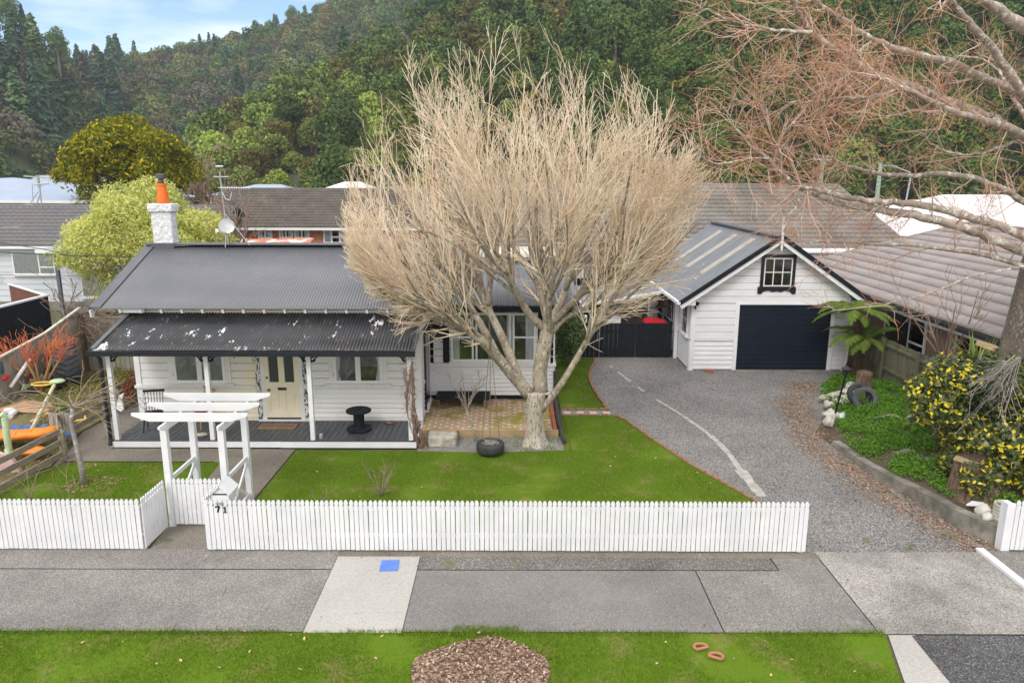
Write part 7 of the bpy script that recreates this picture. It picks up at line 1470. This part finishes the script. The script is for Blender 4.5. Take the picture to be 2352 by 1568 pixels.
V, F = lobes_cloud([(c_, tuple(np.array(r_) * 1.06)) for c_, r_ in Ly], 650, .115, q, .7, .5, .1, -.6); np_mesh('yellow_leaves', V, F, M['yellowleaf'], t)
b = MB(); [b.tube([(9.6 + .2 * i, 13.9, .1), (9.3 + .35 * i, 13.7, 1.6)], [.04, .02], 6) for i in range(4)]; b.build('stems', M['stump'], t)
# flax
t = tree_thing('flax_clump', 'spiky green flax clump beside the roadside tree trunk', 'flax', tuple(at(2215, 880, 15.6))); b = MB(); rs = random.Random(3); c = at(2240, 868, 15.4)
for i in range(34):
    a = rs.uniform(0, 6.28); l = rs.uniform(.7, 1.25); o_ = rs.uniform(.15, .8); tip = c + Vector((math.cos(a) * l * o_, math.sin(a) * l * o_, l * (1 - .45 * o_))); mid = c.lerp(tip, .55) + Vector((0, 0, .14 * o_)); s = Vector((-math.sin(a), math.cos(a), 0)) * .025; b.add([c - s, c + s, mid + s, mid - s, tip], [(0, 1, 2, 3), (3, 2, 4)])
b.build('blades', M['fern'], t)
# ferns
def fern_plant(name, lab, cat, tops, base, L, n, sd, trunk_r=0, droop=.9, width=.22, mat='fern'):
    t = tree_thing(name, lab, cat, base); rs = random.Random(sd)
    if trunk_r: MB().tube([(base[0], base[1], -.1), (base[0] + .03, base[1], tops[0][2] * .5), tops[0]], [trunk_r * 1.4, trunk_r, trunk_r * .9], 12).build('trunk', simple('fern_trunk', (.06, .035, .025), .95, (.12, .07, .05), 12, bsc=30, bst=1, bd=.04), t)
    for k, tp in enumerate(tops):
        b = MB()
        for i in range(n if k == 0 else n - 3):
            a = 2 * math.pi * i / n + rs.uniform(-.2, .2); e = rs.uniform(.15, .7); frond(b, tp, (math.cos(a), math.sin(a), e), L * rs.uniform(.8, 1.15), rs, droop, width)
        b.build('fronds', M[mat], t)
    return t
fern_plant('tree_fern', 'tree fern with arching fronds beside the roller door', 'tree fern', [(10.95, 22.9, 2.15), (11.25, 22.75, 1.35)], (11.15, 22.9, 0), 1.3, 17, 3, .13, 1.0, .21)
fern_plant('ground_fern', 'large green fern between the giant tyre and the verandah', 'fern', [(-11.7, 22.9, .95)], (-11.7, 22.9, 0), 1.45, 14, 5, .08, .9, .2)
fern_plant('ground_fern', 'green fern half hidden behind the verandah post', 'fern', [(-10.6, 22.3, .75)], (-10.6, 22.3, 0), 1.15, 13, 7, .06, .9, .2)
fern_plant('small_fern', 'small dark fern at the foot of the large stump', 'fern', [(9.35, 12.75, .35)], (9.35, 12.75, .3), .55, 8, 8, 0, .9, .2)
# vine on the end verandah post
t = tree_thing('dead_vine', 'leafless vine tangled up the verandah post beside the patio', 'vine', (-2.4, 16.5, 0)); S = []; rs = random.Random(31)
for i in range(26):
    a = rs.uniform(0, 6.28); z = 0.02; p = Vector((-2.12 + rs.uniform(-.1, .1), 16.45, 0)); w = rs.uniform(.05, .13); f0 = rs.uniform(1.0, 4)
    while z < 2.2 + rs.uniform(-.5, .15):
        z += .085; e = min(1, z / .9); q_ = Vector((-2.12 - .28 * e + w * math.cos(a + z * f0) + rs.gauss(0, .012), 16.49 + w * .9 * math.sin(a + z * f0), z)); S.append((*p, *q_, .009, .008)); p = q_
for i in range(80):
    z = rs.uniform(.9, 2.25); p = Vector((-2.40 + rs.uniform(-.12, .12), 16.45 + rs.uniform(-.1, .1), z)); whips(p, Vector((rs.uniform(-1, 1), rs.uniform(-1, .3), rs.uniform(-.6, .6))), .17, .004, 0, S, rs, up=-.05, jit=.5, seg=.06, rmin=.004)
seg_obj('stems', S, M['vine'], t)
V, F = lobes_cloud([((-2.42, 16.42, 1.4), (.14, .12, .75)), ((-2.6, 16.45, 2.22), (.2, .08, .1))], 330, .045, np.random.default_rng(5), 1, .6, .25, -1); np_mesh('dry_leaves', V, F, M['deadleaf'], t)
t = tree_thing('climbing_rose', 'thin trailing creeper hanging beside the front window', 'creeper', (-7.0, 17.8, 2.3)); S = []
for x in (-6.98, -6.6, -5.2, -5.9): 
    p = Vector((x, 17.82, 2.42)); whips(p, Vector((rs.uniform(-.3, .3), 0, -1)), rs.uniform(.3, .75), .006, 1, S, rs, up=-.05, jit=.15, seg=.07, kids=(2, 3), shrink=.3, rmin=.005)
seg_obj('stems', S, M['vine'], t); V, F = lobes_cloud([((-6.98, 17.8, 2.1), (.05, .03, .3))], 900, .05, np.random.default_rng(6), 1, .5, .3, -1); np_mesh('leaves', V, F, M['hedge'], t)
t = tree_thing('tangled_creeper', 'brown leafless creeper sprawling over the paling fence', 'creeper', (-13.6, 23.5, 1.8)); S = []
for i in range(60):
    p = Vector((-14.15 + rs.uniform(-.1, .35), 23.45 + rs.uniform(-.2, .2), rs.uniform(.9, 2.1))); whips(p, Vector((rs.uniform(-.3, 1), rs.uniform(-.5, .4), rs.uniform(-.2, .6))), rs.uniform(.6, 2.0), .014, 1, S, rs, up=-.02, jit=.16, seg=.14, kids=(2, 3), shrink=.5, rmin=.007)
seg_obj('stems', S, M['twig_brown'], t)
# ground cover and litter
zb = lambda x, y: bankz(x, y)
leaf_clumps('groundcover', [[(8.05, 16.9), (8.1, 15), (8.35, 13.7), (8.75, 12.6), (9.3, 12.6), (9.0, 14.2), (9.6, 15.6), (10.3, 17.2), (11.4, 18.3), (11.5, 22.4), (10.9, 23.2), (9.8, 22.2), (8.9, 19.4)]], 17, .17, 5500, .055, M['green'], 3, zf=zb, label='low bright green weeds covering the garden bank beside the driveway', cat='weeds', hz=.75)
leaf_clumps('yard_weeds', [[(-13.9, 20.6), (-11.3, 19.2), (-11.1, 22.6), (-13.0, 23.2)]], 13, .16, 4500, .06, M['grass_dry'], 4, label='yellowish weeds in front of the giant tyre and ferns', cat='weeds', hz=.9)
leaf_clumps('leafy_weeds', [[(-11.9, 20.6), (-11.1, 20.4), (-9.75, 22.6), (-10.6, 22.8)], [(-12.6, 18.9), (-12.2, 18.9), (-12.2, 19.3), (-12.6, 19.3)]], 16, .19, 4500, .06, M['green'], 6, label='bright green leafy weeds between the low rail fence and the cottage corner', cat='weeds', hz=1.2)
leaf_clumps('red_shrub', [[(-10.9, 19.4), (-10.3, 19.4), (-10.3, 20.3), (-10.9, 20.3)]], 22, .2, 4000, .06, M['redleaf'], 8, kind=None, label='reddish leafy shrub behind the black spindle chair', cat='shrub', hz=2.4, z=.2)
t = COL.objects[-1]
leaf_clumps('hedge_plants', [[(-18.5, 31.0), (-13.5, 29.5), (-11.6, 27.2), (-14.0, 25.2)]], 1.2, .5, 900, .14, M['oliveleaf'], 12, label='mixed low bushes between the paling fence and the weatherboard house', cat='bushes', hz=.9)
leaf_clumps('roadside_scrub', [[(11.9, 18.8), (12.4, 18.8), (12.6, 14.2), (11.2, 14.6), (10.6, 16.6)]], 5, .33, 1300, .08, M['oliveleaf'], 14, label='olive brown scrub along the side fence under the roadside tree', cat='scrub', hz=1.9, z=.55)
ALLG = [VERGE, LAWN, UPPER]
print('grass')
grass('lawn_grass', [LAWN, UPPER], 3300, .030, .0042, M['grass'], 2, z=.004, label='short mown green grass of the lawns')
grass('verge_grass', [[(-9.5, 6.9), (4.85, 6.9), (5.0, 8.2), (5.28, 9.22), (-9.5, 9.22)]], 3800, .036, .0045, M['grass'], 3, z=.004, holes=[mul], label='green grass of the roadside verge')
grass('verge_edge_tufts', [[(-9.5, 9.15), (5.3, 9.15), (5.32, 9.27), (-9.5, 9.27)], [(-.9, 9.1), (.1, 9.1), (.1, 9.36), (-.8, 9.38)], [(x_ * 1, y_) for x_, y_ in ((1.38, 16.3), (1.42, 16.3), (1.42, 18.9), (1.38, 18.9))]], 2600, .06, .005, M['grass'], 33, z=.002, label='longer grass tufts along the footpath edge')
grass('small_lawn_grass', [LEFTL], 2800, .032, .0045, M['grass'], 4, z=.004, label='patchy grass of the small lawn beside the path')
grass('yard_grass', [[(-14.6, 18), (-11.4, 13.5), (-10.3, 15.3), (-10.95, 17.6), (-10.8, 20), (-10.75, 23.4), (-14.1, 23.4)]], 1300, .045, .007, M['grass_dry'], 5, z=.002, label='mossy uneven grass of the play yard')
wl = lambda x, y: np.clip(1.25 - np.abs(x - (np.interp(y, [11.6, 13.6, 16.8, 20, 23.5], [8.5, 7.95, 7.55, 8.3, 10.2]) - .25)) / .55, 0.01, 1) * np.clip((24 - y) / 2.0, .1, 1)
litter('fallen_leaves', [[(6.9, 11.6), (8.6, 11.6), (8.1, 13.6), (7.95, 17), (8.6, 19), (10.8, 22.6), (8.0, 22.4), (6.6, 17.5)]], 620, .055, M['deadleaf'], 1, weight=wl, label='brown fallen leaves drifted along the driveway edge')
litter('scattered_leaves', [[(5.3, 11.6), (8.3, 11.6), (7.8, 14), (7.7, 17.5), (9.2, 20), (11, 23.6), (6, 23.6), (3.2, 25), (3.2, 21), (5.3, 15)]], 9, .045, M['stump'], 2, label='dark leaves and seed pods scattered over the gravel')
litter('chips', [mul], 650, .038, M['deadleaf'], 3, z=.025, label='wood chips and bark in the round verge bed', cat='wood chips', flat=.35)
litter('pale_chips', [mul], 90, .05, simple('pale_chip', (.55, .42, .30), .9), 13, z=.03, label='pale splintered wood chips on the verge bed', cat='wood chips', flat=.8)
litter('path_debris', [[(-9.5, 9.3), (8, 9.3), (8, 11.4), (-9.5, 11.4)]], 2.2, .035, M['stump'], 44, z=.006, label='small dark bits of debris on the footpath')
litter('path_leaves', [[(-9.5, 9.27), (8, 9.27), (8, 9.5), (-9.5, 9.5)], [(-9.5, 11.2), (8, 11.2), (8, 11.5), (-9.5, 11.5)], [(4.0, 11.0), (8.4, 11.2), (8.2, 11.9), (4.9, 11.9)]], 9, .045, M['deadleaf'], 45, z=.006, label='dry leaves gathered along the footpath edges')
litter('lawn_leaves', [VERGE, LAWN, LEFTL], 1.3, .05, simple('tan_leaf', (.62, .42, .24), .8), 4, z=.035, label='a few tan leaves lying on the grass')
litter('mulch_leaves', [[(-9.4, 13.9), (-8.4, 13.8), (-8.2, 14.6), (-9.3, 14.8)]], 260, .05, M['deadleaf'], 5, z=.03, label='dead leaves around the weeping tree')
litter('bank_litter', [[(8.6, 12.2), (9.7, 13), (11, 16.8), (11.3, 18.2), (10.2, 17.4), (9.5, 15.6), (9.0, 14.0)]], 420, .07, M['deadleaf'], 6, zf=lambda x, y: bankz(x, y) + .02, label='brown bark and leaf litter under the yellow shrub', flat=.6)
litter('bed_litter', [[(-2.2, 16.2), (1.3, 16.3), (1.3, 17.2), (-2.2, 17.2)], [(-10.4, 17.2), (-9.65, 17.0), (-9.65, 18.6), (-10.3, 18.6)]], 60, .05, M['deadleaf'], 7, z=.01, label='dry leaves on the gravel bed and path edge')
for i, (x, y) in enumerate(((6.95, 11.68), (7.85, 12.1), (6.3, 11.9), (5.9, 12.6), (9.7, 23.4), (10.2, 23.35), (5.1, 23.0), (5.2, 22.1), (1.45, 16.4), (-6.2, 16.3), (-9.9, 17.0))):
    leaf_clumps('weed_tuft', [[(x - .1, y - .05), (x + .1, y - .05), (x + .1, y + .05), (x - .1, y + .05)]], 420 if i < 2 else 200, .05, 2600, .03, M['green'], 50 + i, kind='stuff', label='small green weed tufts growing in the gravel and paving', cat='weeds')
# ------------------------------------------------------------------ air
hz_m = bpy.data.materials.new('haze_air'); hz_m.use_nodes = True; ht = hz_m.node_tree; ht.nodes.clear()
hv_ = ht.nodes.new('ShaderNodeVolumePrincipled'); ho = ht.nodes.new('ShaderNodeOutputMaterial'); hv_.inputs['Color'].default_value = (.78, .88, 1, 1); hv_.inputs['Density'].default_value = .00036; hv_.inputs['Anisotropy'].default_value = .2
ht.links.new(hv_.outputs[0], ho.inputs['Volume'])
hzo = MB().box(-760, 760, -30, 760, -2.0, 190).build('haze', hz_m); tag(hzo, kind='stuff', label='thin blue-grey air between the street and the hills', cat='haze')
